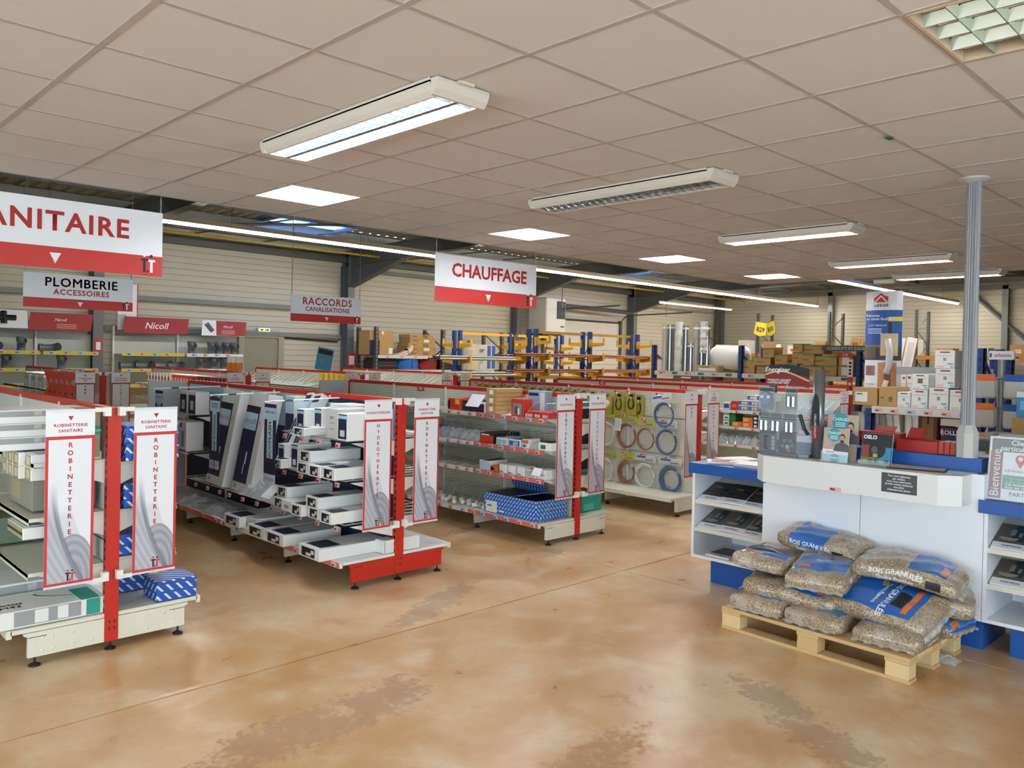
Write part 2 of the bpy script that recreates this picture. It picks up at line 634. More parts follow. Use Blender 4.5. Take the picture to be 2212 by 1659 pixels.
for ya, yb in zip(SY[1:], SY[:-1]):
    me = MB().rbox(XW - 0.022, ya + 0.01, 0, XW, yb - 0.01, PIT - 0.006, 0.003).mesh("board", WALLM)
    for k in range(10, 33):
        inst("board", me, wall_right, (0, 0, k * PIT))
    MB().box(XW - 0.02, ya + 0.01, 0, XW, yb - 0.01, 10 * PIT - 0.006).build("lower_board", WALLM, wall_right)
    struct(MB().box(XW - 0.2, ya - 0.09, 0, XW - 0.03, ya + 0.09, 4.4).build("steel_column", STEELB))
struct(MB().box(XW - 0.3, YW - 0.45, 0, XW - 0.06, YW - 0.2, 4.4).build("corner_column", STEEL))
struct(MB().box(XW - 0.2, YN, 4.28, XW - 0.02, YW, 4.42).build("eaves_beam", STEELB))
struct(MB().box(XN, YW - 0.2, 4.1, XW, YW - 0.02, 4.28).build("eaves_beam", STEEL))
struct(MB().tube([(XW - 0.12, 8.6, 4.15), (XW - 0.12, 4.4, 0.1)], 0.06, 6).build("wall_brace", STEELB))
for x0_, x1_, z0_ in ((5.6, 11.35, 2.84), (5.6, 11.35, 2.16), (-0.5, 5.3, 2.84), (11.65, 17.5, 3.95)):
    struct(MB().box(x0_, YW - 0.14, z0_ - 0.06, x1_, YW - 0.03, z0_ + 0.05).build("wall_rail", STEELB))
struct(MB().tube([(11.36, YW - 0.1, 4.0), (11.36, YW - 0.1, 2.1), (11.25, YW - 0.1, 2.02), (8.9, YW - 0.1, 2.02 + 0.1)], 0.018, 6).build("conduit", BLACK))

# shop front behind the camera, glazed
FR = M("front_wall_render", "b9b2a6", 0.8)
wf = MB().box(XN - 0.15, YN, 0, XN, YW, 0.35).box(XN - 0.15, YN, 2.75, XN, YW, 5.4).box(XN - 0.15, 5.9, 0.35, XN, YW, 2.75).box(XN - 0.15, YN, 0.35, XN, YN + 0.4, 2.75)
wall_left = struct(wf.build("wall_left", FR))
wn = MB().box(XN, YN - 0.15, 0, XW, YN, 0.35).box(XN, YN - 0.15, 2.75, XW, YN, 5.4).box(4.2, YN - 0.15, 0.35, XW, YN, 2.75)
wall_front = struct(wn.build("wall_front", FR))
ALU = M("window_frame_aluminium", "9a9da0", 0.4, 0.5)
PANE = M("window_glass", "ffffff", 0.02)
t = NT(PANE)
trn = t.n("BsdfTransparent")
trn.inputs[0].default_value = (0.92, 0.95, 0.95, 1)
gl = t.n("BsdfGlossy")
gl.inputs["Roughness"].default_value = 0.02
mx = t.n("MixShader")
mx.inputs[0].default_value = 0.08
t.l(trn.outputs[0], mx.inputs[1])
t.l(gl.outputs[0], mx.inputs[2])
t.l(mx.outputs[0], PANE.node_tree.nodes["Material Output"].inputs["Surface"])
wi = 0
for k in range(5):
    y0_ = YN + 0.4 + k * 1.78
    wi += 1
    w_ = struct(MB().box(XN - 0.09, y0_ + 0.06, 0.41, XN - 0.08, y0_ + 1.72, 2.69).build("window_%d" % wi, PANE))
    MB().box(XN - 0.12, y0_, 0.35, XN - 0.04, y0_ + 0.06, 2.75).box(XN - 0.12, y0_ + 1.72, 0.35, XN - 0.04, y0_ + 1.78, 2.75).box(XN - 0.12, y0_ + 0.06, 0.35, XN - 0.04, y0_ + 1.72, 0.41).box(XN - 0.12, y0_ + 0.06, 2.69, XN - 0.04, y0_ + 1.72, 2.75).build("window_frame", ALU, w_)
for k in range(5):
    x0_ = XN + k * 1.72
    wi += 1
    w_ = struct(MB().box(x0_ + 0.06, YN - 0.09, 0.41, x0_ + 1.66, YN - 0.08, 2.69).build("window_%d" % wi, PANE))
    MB().box(x0_, YN - 0.12, 0.35, x0_ + 0.06, YN - 0.04, 2.75).box(x0_ + 1.66, YN - 0.12, 0.35, x0_ + 1.72, YN - 0.04, 2.75).box(x0_ + 0.06, YN - 0.12, 0.35, x0_ + 1.66, YN - 0.04, 0.41).box(x0_ + 0.06, YN - 0.12, 2.69, x0_ + 1.66, YN - 0.04, 2.75).build("window_frame", ALU, w_)

# ---- door in the far wall, exit sign, sectional door
DOORM = M("grey_green_door", "8e8d78", 0.5)
d1 = struct(MB().box(8.72, YW - 0.08, 0, 9.6, YW - 0.04, 2.06).build("door_1", DOORM))
DFR = M("door_frame_beige", "9f9b86", 0.5)
MB().box(8.58, YW - 0.12, 0, 8.72, YW - 0.02, 2.18).build("door_frame", DFR, d1)
MB().box(9.6, YW - 0.12, 0, 9.74, YW - 0.02, 2.18).build("door_frame", DFR, d1)
MB().box(8.72, YW - 0.12, 2.06, 9.6, YW - 0.02, 2.18).build("door_frame", DFR, d1)
MB().box(8.78, YW - 0.16, 1.02, 8.9, YW - 0.08, 1.05).build("door_handle", CHROME, d1)
ex = thing("exit_sign", "small lit emergency exit sign above the grey door", "sign", (9.2, YW - 0.16, 2.2))
MB().rbox(-0.16, 0, 0, 0.16, 0.08, 0.1, 0.01).build("housing", WHITE, ex)
MB().box(-0.13, -0.004, 0.015, 0.13, 0, 0.085).build("panel", M("exit_glow", "c8d090", 0.5, emit=0.6), ex)
gm = M("exit_green", "3a6a40", 0.5)
MB().box(-0.11, -0.006, 0.03, -0.03, -0.004, 0.07).build("arrow", gm, ex)
MB().box(0.02, -0.006, 0.025, 0.05, -0.004, 0.075).box(0.06, -0.006, 0.025, 0.11, -0.004, 0.075).build("running_figure", gm, ex)

d2 = struct(MB().box(19.2, YW - 0.06, 0, 23.0, YW - 0.03, 3.0).build("door_2", M("sectional_door", "d2d2c4", 0.5)))
for k in range(6):
    MB().rbox(19.2, YW - 0.085, 0.02 + k * 0.5, 23.0, YW - 0.06, 0.5 + k * 0.5, 0.006).build("panel", MATS["sectional_door"], d2)
MB().box(19.1, YW - 0.12, 3.0, 23.1, YW - 0.03, 3.06).build("lintel", BLACK, d2)
for xx in (19.05, 23.05):
    MB().box(xx - 0.06, YW - 0.14, 0, xx + 0.06, YW - 0.03, 3.1).build("guide", DGREY, d2)
MB().tube([(19.3, YW - 0.3, 3.5), (23.2, YW - 0.3, 3.45)], 0.05, 8).build("spring_shaft", DGREY, d2)
for xx in (19.15, 23.0):
    pts = [(xx, YW - 0.15, 2.6)] + [(xx, YW - 0.15 - 0.4 * (1 - math.cos(a)), 2.9 + 0.4 * math.sin(a)) for a in (0.2, 0.6, 1.0, 1.4)] + [(xx, YW - 3.2, 3.35)]
    MB().tube(pts, 0.025, 6).build("track", DGREY, d2)
for (x, y) in ((18.6, 17.2), (24.2, 17.2)):
    struct(MB().tube([(x, y, 4.4), (x, y, 3.3)], 0.02, 6).build("track_hanger", STEELB))
# ================================================================ luminaires
LAMP_WHITE = M("luminaire_body", "cfc7bc", 0.45)
TUBE_ON = M("lit_tube", "f4f8ff", 0.5, emit=30.0)
PAN_SOFT = M("soft_reflector", "c4ccd2", 0.4, emit=0.3)
PAN_ON = M("lit_reflector", "f6f8ff", 0.5, emit=5.0)
TUBE_OFF = M("unlit_tube", "d8d8d4", 0.4)
MIRROR = M("mirror_louvre", "d6dade", 0.12, 0.9)
MIRRORW = M("bright_louvre", "e4e8ec", 0.3, 0.55)


def batten(x, y0, y1, hw, lit, label, blades=22, fine=True, clear=False):
    """surface-mounted twin-tube luminaire running along y"""
    t = thing("ceiling_luminaire", label, "ceiling light", (x, (y0 + y1) / 2, CEIL), 0)
    L = (y1 - y0) / 2
    b = MB()
    h = 0.075
    # shell: side profiles with rounded shoulders, closed top, open below
    prof = [(hw, 0), (hw, -0.028), (hw - 0.012, -0.055), (hw - 0.032, -h), (hw - 0.042, -h), (hw - 0.042, -0.02)]
    for s in (-1, 1):
        b.prism([(s * p[0], p[1]) for p in prof], -L + 0.05, L - 0.05, "y")
    b.box(-hw, -L + 0.05, -0.02, hw, L - 0.05, -0.012)
    b.build("housing", LAMP_WHITE, t)
    for s in (-1, 1):
        e = MB()
        q = [(L - 0.05, -0.004), (L - 0.004, -0.004), (L, -0.02), (L - 0.012, -0.05), (L - 0.035, -h), (L - 0.05, -h)]
        e.prism([(s * p[0], p[1]) for p in q], -hw + 0.008, hw - 0.008, "x")
        e.build("end_cap", LAMP_WHITE, t)
        MB().box(-0.04, s * (L + 0.0) - 0.02, -0.012, 0.04, s * L + 0.02, 0.001).build("mounting_foot", LAMP_WHITE, t)
    iw = hw - 0.042
    MB().box(-iw, -L + 0.05, -0.02, iw, L - 0.05, -0.0185).build("reflector", (PAN_SOFT if fine else PAN_ON) if lit else MIRROR, t)
    for s in (-1, 1):
        MB().tube([(s * iw / 2, -L + 0.06, -0.034), (s * iw / 2, L - 0.06, -0.034)], 0.012, 8).build("tube", TUBE_ON if lit else TUBE_OFF, t)
    LM = (M("shaded_louvre", "7d868e", 0.35, 0.3) if fine else MIRRORW) if lit else MIRROR
    MB().prism([(-0.012, -h), (0.012, -h), (0.003, -0.022), (-0.003, -0.022)], -L + 0.05, L - 0.05, "y").build("centre_rail", LM, t)
    bl = MB().prism([(-0.012, -0.036), (0.012, -0.036), (0.0, -h + 0.002)], 0.01, iw - 0.002, "x").mesh("louvre_blade", LM)
    joined = MB()
    for s in (-1, 1):
        for i in range(blades):
            y = -L + 0.05 + (i + 0.5) * (2 * L - 0.1) / blades
            if fine:
                inst("louvre_blade", bl, t, (0 if s > 0 else -iw - 0.008, y, 0))
            else:
                joined.prism([(y - 0.014, -0.048), (y + 0.014, -0.048), (y, -h + 0.004)], 0.01 if s > 0 else -iw + 0.002, iw - 0.002 if s > 0 else -0.01, "x")
    if not fine:
        joined.build("louvre", LM, t)["kind"] = "stuff"
    return t


batten(2.27, 2.71, 4.33, 0.155, True, "lit twin-tube batten with white louvres beside the SANITAIRE sign's ceiling bay")
batten(4.42, 2.71, 4.33, 0.155, False, "unlit twin-tube batten with mirror louvres on the suspended ceiling")
batten(6.80, 2.87, 4.17, 0.14, True, "lit batten light tilted ajar with a bright slot along its upper edge", 20, False)
batten(9.22, 2.86, 4.2, 0.13, True, "lit batten light between the ajar batten and the one by the ceiling edge", 20, False)
batten(10.98, 2.85, 4.15, 0.13, True, "lit batten light at the far ceiling edge behind the fluted column", 20, False)


def troffer(a, b, mode, label):
    t = thing("recessed_troffer", label, "ceiling light", (GX0 + (a + 0.5) * 0.6, GY0 + (b + 0.5) * 0.6, CEIL))
    s = 0.288
    f = MB()
    for q in (-1, 1):
        f.box(q * s - 0.006, -s, -0.003, q * s + 0.006, s, 0.05)
        f.box(-s, q * s - 0.006, -0.003, s, q * s + 0.006, 0.05)
    f.build("frame", LAMP_WHITE if mode else M("troffer_frame_tan", "c9b294", 0.5), t)
    MB().box(-s, -s, 0.046, s, s, 0.05).build("pan", PAN_ON if mode == 2 else MATS["lit_reflector"] if mode else MIRROR, t)
    for i in range(4):
        x = -0.216 + i * 0.144
        MB().tube([(x, -0.26, 0.03), (x, 0.26, 0.03)], 0.008, 6).build("tube", TUBE_ON if mode else TUBE_OFF, t)
    LM = MIRRORW if mode else M("green_tint_mirror", "c8d8d6", 0.15, 0.85)
    for i in (-1, 0, 1):
        MB().prism([(i * 0.144 - 0.003, 0.0), (i * 0.144 + 0.003, 0.0), (i * 0.144 + 0.02, 0.04), (i * 0.144 - 0.02, 0.04)], -s, s, "y").build("louvre_rail", LM, t)
    n = 3 if mode else 4
    me = MB().prism([(-0.002, 0), (0.002, 0), (0.012, 0.035), (-0.012, 0.035)], -s, s, "x").mesh("louvre_blade", LM)
    for i in range(n):
        inst("louvre_blade", me, t, (0, -s + (i + 1) * 2 * s / (n + 1), 0))


troffer(3, 4, 2, "lit square recessed troffer above the SANITAIRE sign side of the ceiling")
troffer(7, 4, 2, "lit square recessed troffer directly above the CHAUFFAGE sign")
troffer(11, 4, 1, "lit square recessed troffer near the far corner, third along the ceiling edge")
troffer(15, 4, 1, "lit square recessed troffer at the far corner, last along the ceiling edge")
troffer(3, -4, 0, "unlit square recessed troffer with a mirror-finish louvre grid")


def trunk(y, z, x0, x1, n, label):
    t = thing("trunking_light", label, "ceiling light", ((x0 + x1) / 2, y, z))
    L = (x1 - x0) / 2
    MB().prism([(-0.05, 0.03), (-0.06, 0.12), (0.06, 0.12), (0.05, 0.03)], -L, L, "x").build("trunking", M("trunking_cream", "c9bfa6", 0.5), t)
    MB().prism([(-0.09, 0.03), (0.09, 0.03), (0.05, 0.045), (-0.05, 0.045)], -L, L, "x").build("reflector", LAMP_WHITE, t)
    em = M("trunk_tube", "fff8ec", 0.5, emit=24.0)
    for i in range(n):
        a = -L + i * 2 * L / n
        MB().box(a + 0.006, -0.03, -0.01, a + 2 * L / n - 0.006, 0.03, 0.028).build("tube", em, t)
    for i in range(0, n + 1, 2):
        a = -L + i * 2 * L / n
        MB().tube([(a, 0, 0.12), (a, 0, roofz(y) - z)], 0.006, 5).build("hanger", STEELB, t)


trunk(13.75, 3.85, 3.4, 29.0, 18, "long lit trunking light strip running over the pipe racks")
trunk(8.9, 3.8, 13.0, 29.0, 11, "long lit trunking light strip ending behind the fluted column")
t = thing("rail_light", "short lit strip light hung beside the sectional door track", "ceiling light", (25.6, 16.8, 3.75))
MB().box(-2.4, -0.04, 0, 2.4, 0.04, 0.05).build("housing", WHITE, t)
MB().box(-2.35, -0.03, -0.02, 2.35, 0.03, 0).build("tube", M("rail_tube", "fffaf0", 0.5, emit=5.0), t)
for xx in (-1.8, 1.8):
    MB().tube([(xx, 0, 0.05), (xx, 0, roofz(16.8) - 3.75)], 0.01, 5).build("hanger", STEELB, t)
t = thing("emergency_light", "small cream emergency light block under the ceiling edge", "emergency light", (11.25, 4.38, CEIL - 0.085))
MB().rbox(-0.05, -0.14, 0, 0.05, 0.14, 0.06, 0.012).build("housing", M("cream_plastic", "ddd6c2", 0.4), t)
MB().box(-0.052, -0.11, 0.012, -0.05, 0.11, 0.04).build("lens", WHITE, t)
MB().box(-0.03, -0.03, 0.06, 0.03, 0.03, 0.085).build("mount", STEELB, t)

# ---- fluted service column standing on the counter
t = thing("service_column", "grey fluted aluminium service column rising from the blue counter to the ceiling", "column", (5.585, 1.635, 1.17))
prof = []
n = 40
k = MB()
ring = []
for i in range(n):
    a = 2 * math.pi * i / n
    r = 0.043 if i % 2 else 0.0385
    ring.append((r * math.cos(a), r * math.sin(a)))
k.prism(ring, 0.2, CEIL - 1.17 - 0.02, "z")
k.build("shaft", M("anodised_aluminium", "929296", 0.5, 0.35), t)
MB().lathe([(0.066, 0), (0.066, 0.155), (0.045, 0.205)], 8).build("base", M("grey_plastic", "b9b8b4", 0.5), t)
MB().lathe([(0.045, CEIL - 1.17 - 0.03), (0.09, CEIL - 1.17 - 0.012), (0.09, CEIL - 1.17)], 24).build("ceiling_rose", MATS["grey_plastic"], t)


# ---- store logo: two figures shaped like the letter T around a square dot
def logo(parent, x, z, s, dark, light, y=-0.002, plural="logo"):
    """dark figure with a light head, light figure with a dark head"""
    a = MB().box(x - s * 0.52, y, z + s * 0.42, x + s * 0.06, y + 0.001, z + s * 0.60).box(x - s * 0.34, y, z - s * 0.5, x - s * 0.14, y + 0.001, z + s * 0.42)
    a.box(x - s * 0.05, y, z - s * 0.5, x + s * 0.08, y + 0.001, z - s * 0.3)
    a.prism([(x + s * 0.28 + s * 0.13 * math.cos(i * 0.628), z + s * 0.82 + s * 0.13 * math.sin(i * 0.628)) for i in range(10)], y, y + 0.001, "y")
    a.build("logo_dark", dark, parent)
    b = MB().box(x + s * 0.06, y, z + s * 0.36, x + s * 0.6, y + 0.001, z + s * 0.54).box(x + s * 0.2, y, z - s * 0.5, x + s * 0.4, y + 0.001, z + s * 0.36)
    b.prism([(x - s * 0.24 + s * 0.13 * math.cos(i * 0.628), z + s * 0.86 + s * 0.13 * math.sin(i * 0.628)) for i in range(10)], y, y + 0.001, "y")
    b.build("logo_light", light, parent)


def hanging_sign(x0, x1, y, z0, z1, lines, label, chain_top, tx, hook=0.0):
    w, h = x1 - x0, z1 - z0
    t = thing("hanging_sign", label, "sign", ((x0 + x1) / 2, y, z0))
    MB().box(-w / 2, 0, 0, w / 2, 0.008, h).build("board", WPRINT, t)
    rh = h * (0.31 if len(lines) == 1 else 0.28)
    MB().box(-w / 2, -0.001, 0, w / 2, 0, rh).build("red_band", REDP, t)
    tri = h * 0.075
    MB().prism([(-tri, rh * 0.72), (tri, rh * 0.72), (0, rh * 0.22)], -0.002, -0.001, "y").build("arrow", WPRINT, t)
    for (s, size, z, off, sp) in lines:
        text(s, size, REDT, t, tx, z, -0.002, off=off, spacing=sp)
    logo(t, w / 2 - h * 0.22, rh * 0.48, rh * 0.62, BLACKP, WPRINT)
    for s in (-1, 1):
        xx = s * (w / 2 - 0.015)
        c = MB()
        L = chain_top - z1
        nl = max(3, int(L / 0.045))
        c.tube([(xx, 0.004, h + L * i / nl) for i in range(nl + 1)], [0.0035 if i % 2 else 0.0065 for i in range(nl + 1)], 5)
        c.build("chain", CHROME, t)
    return t


hanging_sign(0.905, 2.402, 6.52, 2.311, 2.811, [("SANITAIRE", 0.195, 0.275, 0.005, 1.14)], "large white and red hanging sign reading SANITAIRE", CEIL, -0.02)
hanging_sign(5.12, 6.60, 6.52, 2.300, 2.795, [("CHAUFFAGE", 0.195, 0.275, 0.005, 1.0)], "large white and red hanging sign reading CHAUFFAGE", CEIL, 0.03)
hanging_sign(2.01, 3.02, 9.0, 2.13, 2.47, [("PLOMBERIE", 0.125, 0.215, 0.002, 1.1), ("ACCESSOIRES", 0.078, 0.135, 0.0015, 1.1)], "white and red hanging sign reading PLOMBERIE ACCESSOIRES", roofz(9.0), 0.015)
hanging_sign(4.85, 5.85, 9.0, 2.12, 2.455, [("RACCORDS", 0.125, 0.215, 0.002, 1.1), ("CANALISATIONS", 0.078, 0.135, 0.0015, 1.08)], "white and red hanging sign reading RACCORDS CANALISATIONS", roofz(9.0), 0.01)
# ================================================================ gondola shelving
def pegboard_material(name, col, holes="7d7b6c"):
    m = M(name, col, 0.45)
    t = NT(m)
    geo = t.n("NewGeometry")
    sep = t.n("SeparateXYZ")
    t.l(geo.outputs["Position"], sep.inputs[0])
    u = t.math("SUBTRACT", t.math("FRACT", t.math("MULTIPLY", sep.outputs[1], 40.0)), 0.5)
    v = t.math("SUBTRACT", t.math("FRACT", t.math("MULTIPLY", sep.outputs[2], 40.0)), 0.5)
    d = t.math("SQRT", t.math("ADD", t.math("MULTIPLY", u, u), t.math("MULTIPLY", v, v)))
    k = t.ramp(d, 0.24, 0.16)
    t.l(t.mix(k, lin(col), lin(holes)), t.b.inputs["Base Color"])
    return m


PEG = pegboard_material("pegboard", "dcdac8")
GLASSTAG = M("clear_tag_sleeve", "d8e0e4", 0.3)
TAGB = M("tag_barcode", "5a3a3a", 0.7)
STRIPR = M("price_strip_red", "d06a62", 0.5)
STRIPW = M("price_strip_white", "dddfda", 0.45)
BLUETAG = M("blue_tag", "a9c4dc", 0.6)
DUMMY = {}


def foot_mesh():
    if "foot" not in DUMMY:
        DUMMY["foot"] = MB().lathe([(0.03, 0), (0.03, 0.008), (0.012, 0.018), (0.006, 0.02), (0.006, 0.06)], 12).mesh("levelling_foot", BLACK)
    return DUMMY["foot"]


def tag_mesh(mat):
    k = "tag" + mat.name
    if k not in DUMMY:
        DUMMY[k] = MB().box(-0.033, -0.0015, -0.018, 0.033, 0, 0.018, 0).box(-0.024, -0.002, -0.012, 0.002, -0.0015, 0.002, 1).mesh("price_tag", [mat, TAGB])
    return DUMMY[k]


def gondola(X, Y, n, label, base=CREAM, left=(), right=(), panel=None, header=None, rail=RED, top=1.40, baseside=(1, 1), tags=5, wire=False, endfoot=True, tagside=-1, redpost=True):
    """double-sided gondola: red end post at (X, Y), n one-metre bays going +y; left / right hold (z, depth) of the shelves"""
    t = thing("gondola_shelving", label, "shelving", (X, Y, 0))
    panel = panel or PEG
    p = MB().box(-0.036, -0.012, 0.05, 0.036, 0.035, top)
    p.build("end_post", RED if redpost else WHITE, t)
    sl = MB()
    for zz in [0.12 + 0.05 * i for i in range(int((top - 0.15) / 0.05))]:
        for s in (-1, 1):
            sl.box(s * 0.0362 - 0.001, 0.002, zz, s * 0.0362 + 0.001, 0.02, zz + 0.022)
    sl.build("post_slots", BLACK, t)["kind"] = "stuff"
    hs = MB()
    for zz in (0.155, 0.115):
        for xx in (-0.014, 0.012):
            hs.box(xx, -0.0126, zz, xx + 0.007, -0.012, zz + 0.018)
    hs.build("bolt_slots", BLACK, t)["kind"] = "stuff"
    for i in range(n + 1):
        y = i * 1.0
        if i:
            MB().box(-0.03, y - 0.015, 0.05, 0.03, y + 0.015, top - 0.02).build("post", WHITE if i < n or not redpost else RED, t)
        for s in (-1, 1):
            if i == 0 and not endfoot:
                continue
            q = MB()
            bm_ = base if i == 0 else CREAM
            a, b = (0.037, 0.42)
            q.prism([(s * a, 0.05), (s * b, 0.05), (s * b, 0.165), (s * (b + 0.02), 0.172), (s * (b + 0.02), 0.185), (s * a, 0.185)], y - 0.006, y + 0.022, "y")
            if i == 0:
                for xx in (0.1, 0.2, 0.3, 0.35):
                    for zz in (0.08, 0.15):
                        q.lathe([(0.009, 0), (0.006, 0.003), (0.0, 0.004)], 8, c=(0, 0, 0), cap=False)
                        m8 = 8
                        for vi in range(len(q.v) - 3 * m8, len(q.v)):
                            vx, vy, vz = q.v[vi]
                            q.v[vi] = (s * xx + vx, y - 0.006 - vz, zz + vy)
                q.box(min(s * 0.385, s * 0.39), y - 0.0068, 0.075, max(s * 0.385, s * 0.39), y - 0.006, 0.16)
            fo = q.build("base_bracket", bm_, t)
            if i == 0:
                MB().box(min(s * 0.33, s * 0.42), y - 0.0075, 0.158, max(s * 0.33, s * 0.42), y - 0.006, 0.161).build("bracket_slot", BLACK, fo)
            inst("levelling_foot", foot_mesh(), t, (s * 0.385, y + 0.006, 0))
        if i == 0 or i == n:
            inst("levelling_foot", foot_mesh(), t, (0, y + 0.006, 0))
    for i in range(n):
        y0, y1 = i + 0.035, i + 1 - 0.015
        for (z0, z1) in ((0.2, 0.62), (0.63, 1.05), (1.06, top - 0.04)):
            MB().box(-0.022, y0, z0, 0.022, y1, z1).build("back_panel", panel[0] if isinstance(panel, list) and z1 < 1.06 else panel[1] if isinstance(panel, list) else panel, t)
        MB().box(-0.026, y0 - 0.015, top - 0.038, 0.026, y1 + 0.012, top).build("top_rail", rail, t)
        for s in (-1, 1):
            if not baseside[0 if s < 0 else 1]:
                continue
            b = MB().box(min(s * 0.03, s * 0.5), i + 0.002, 0.188, max(s * 0.03, s * 0.5), i + 0.998, 0.21)
            b.box(min(s * 0.495, s * 0.52), i + 0.002, 0.17, max(s * 0.495, s * 0.52), i + 0.998, 0.212)
            bo = b.build("base_shelf", CREAM if base is CREAM else WHITE, t)
            if s == tagside and tags:
                _strip(bo, s, 0.522, i, 0.19, tags)
        for (s, shelves) in ((-1, left), (1, right)):
            for sh in shelves:
                z, dep = sh[0], sh[1]
                if len(sh) > 2 and i not in sh[2]:
                    continue
                if wire:
                    w = MB()
                    w.tube([(s * 0.03, y0, z), (s * dep, y0, z), (s * dep, y1, z), (s * 0.03, y1, z)], 0.005, 5)
                    for k in range(1, 9):
                        w.tube([(s * 0.03, y0 + k * (y1 - y0) / 9, z), (s * dep, y0 + k * (y1 - y0) / 9, z)], 0.0025, 4)
                    for k in range(1, 4):
                        w.tube([(s * (0.03 + (dep - 0.03) * k / 4), y0, z - 0.004), (s * (0.03 + (dep - 0.03) * k / 4), y1, z - 0.004)], 0.003, 4)
                    so = w.build("wire_shelf", CHROME, t)
                    if s == tagside and tags:
                        for k in range(tags):
                            yy = i + 0.12 + k * 0.8 / max(1, tags - 1)
                            inst("price_tag", tag_mesh(PINK), so, (s * (dep + 0.012), yy, z - 0.035), rot=(math.radians(-14), 0, R90))
                else:
                    b = MB().box(min(s * 0.03, s * dep), y0, z - 0.02, max(s * 0.03, s * dep), y1 + 0.01, z)
                    b.box(min(s * (dep - 0.004), s * dep), y0, z - 0.035, max(s * (dep - 0.004), s * dep), y1 + 0.01, z + 0.002)
                    so = b.build("shelf", CREAM, t)
                    if s == tagside and tags:
                        _strip(so, s, dep + 0.002, i, z - 0.017, tags)
                for yy in (y0 + 0.005, y1 - 0.005):
                    MB().prism([(s * 0.03, z - 0.02), (s * (dep - 0.05), z - 0.02), (s * (dep - 0.12), z - 0.045), (s * 0.03, z - 0.14)], yy - 0.003, yy + 0.003, "y").build("shelf_bracket", WHITE, so)
    return t


def _strip(so, s, v, i, z, tags):
    MB().box(min(s * v, s * (v + 0.004)), i + 0.01, z - 0.02, max(s * v, s * (v + 0.004)), i + 0.99, z + 0.02).build("price_strip", STRIPR if i % 2 == 0 else STRIPW, so)
    for k in range(tags):
        yy = i + 0.09 + k * 0.82 / max(1, tags - 1) + random.uniform(-0.02, 0.02)
        inst("price_tag", tag_mesh(PINK if random.random() < 0.85 else BLUETAG), so, (s * (v + 0.004), yy, z), rz=R90 if s < 0 else -R90)


G1 = gondola(1.575, 4.962, 4, "gondola of boxed taps with a white base and two ROBINETTERIE SANITAIRE banners", CREAM,
             left=[(0.50, 0.42), (0.80, 0.42), (1.10, 0.4)], right=[(0.52, 0.38), (0.8, 0.38), (1.08, 0.36)], panel=M("white_panel", "d9dad2", 0.5), rail=M("red_rail_faded", "c9503c", 0.45), tags=0)
G2 = gondola(3.68, 5.068, 4, "gondola of shower fittings with a red end base and navy back panels", RED,
             left=[(0.475, 0.47, (0, 1, 2)), (0.80, 0.47, (0,)), (1.095, 0.47, (0,)), (0.70, 0.40, (3,)), (1.08, 0.38, (3,))], right=[(0.5, 0.4), (0.8, 0.4), (1.1, 0.4)],
             panel=[M("navy_back_panel", "252a48", 0.55), LBLUE], wire=True, tags=4)
G3 = gondola(5.785, 5.098, 4, "pegboard gondola of heating parts with red price strips and wire dividers", CREAM,
             left=[(0.605, 0.45), (0.875, 0.45), (1.17, 0.43)], right=[(0.6, 0.4), (0.85, 0.4), (1.1, 0.4)], tags=6)
G4 = gondola(7.89, 5.12, 4, "pegboard gondola hung with coiled gas hoses between the CIRCULATEURS and VANNES banners", CREAM, left=[], right=[(0.6, 0.4), (0.9, 0.38), (1.15, 0.36)], tags=0)
G5 = gondola(9.995, 4.3, 5, "pegboard gondola of valves and fittings standing behind the shop counter", CREAM,
             left=[(0.62, 0.36), (0.86, 0.36), (1.08, 0.36)], tags=4, baseside=(1, 0))
G6 = gondola(12.1, 5.2, 5, "far pegboard gondola with red top rails beyond the valve gondola", CREAM, tags=0)
ROW2 = []
for k, (xx, lb) in enumerate(((3.66, "back-row gondola with the PMR and VENTILATION banners"), (5.77, "back-row gondola with the COLLIERS and DROGUERIE banners"),
                              (7.87, "back-row gondola with the RACCORDS and FLEXIBLES banners"), (9.97, "back-row gondola with the FONTE and SUPPORTAGE banners"))):
    ROW2.append(gondola(xx, 12.0, 4, lb, CREAM, left=[(1.1, 0.36), (0.85, 0.36)], tags=4 if k == 1 else 0))
# grey end panels closing the far ends
for g, n_ in ((G2, 4.0), (G3, 4.0), (G1, 4.0)):
    MB().box(-0.45, n_ + 0.02, 0.2, -0.035, n_ + 0.04, 1.39).build("end_panel", M("pale_grey_panel", "b9bdbd", 0.5), g)
# number plates on the top rails
for (x, y, s, lb) in ((5.755, 7.55, "324", "heating parts gondola"), (7.86, 8.45, "348", "gas hose gondola"), (9.965, 8.3, "370", "valve gondola's far bays"), (9.965, 6.75, "372", "valve gondola behind the GAZ banner")):
    k = thing("bay_number_plate", "red bay plate %s on the top rail of the %s" % (s, lb), "sign", (x - 0.004, y, 1.345), R90)
    MB().box(-0.06, -0.003, -0.028, 0.06, 0, 0.028).build("plate", REDP, k)
    text(s, 0.045, WPRINT, k, 0, -0.016, -0.0035, off=0.001)


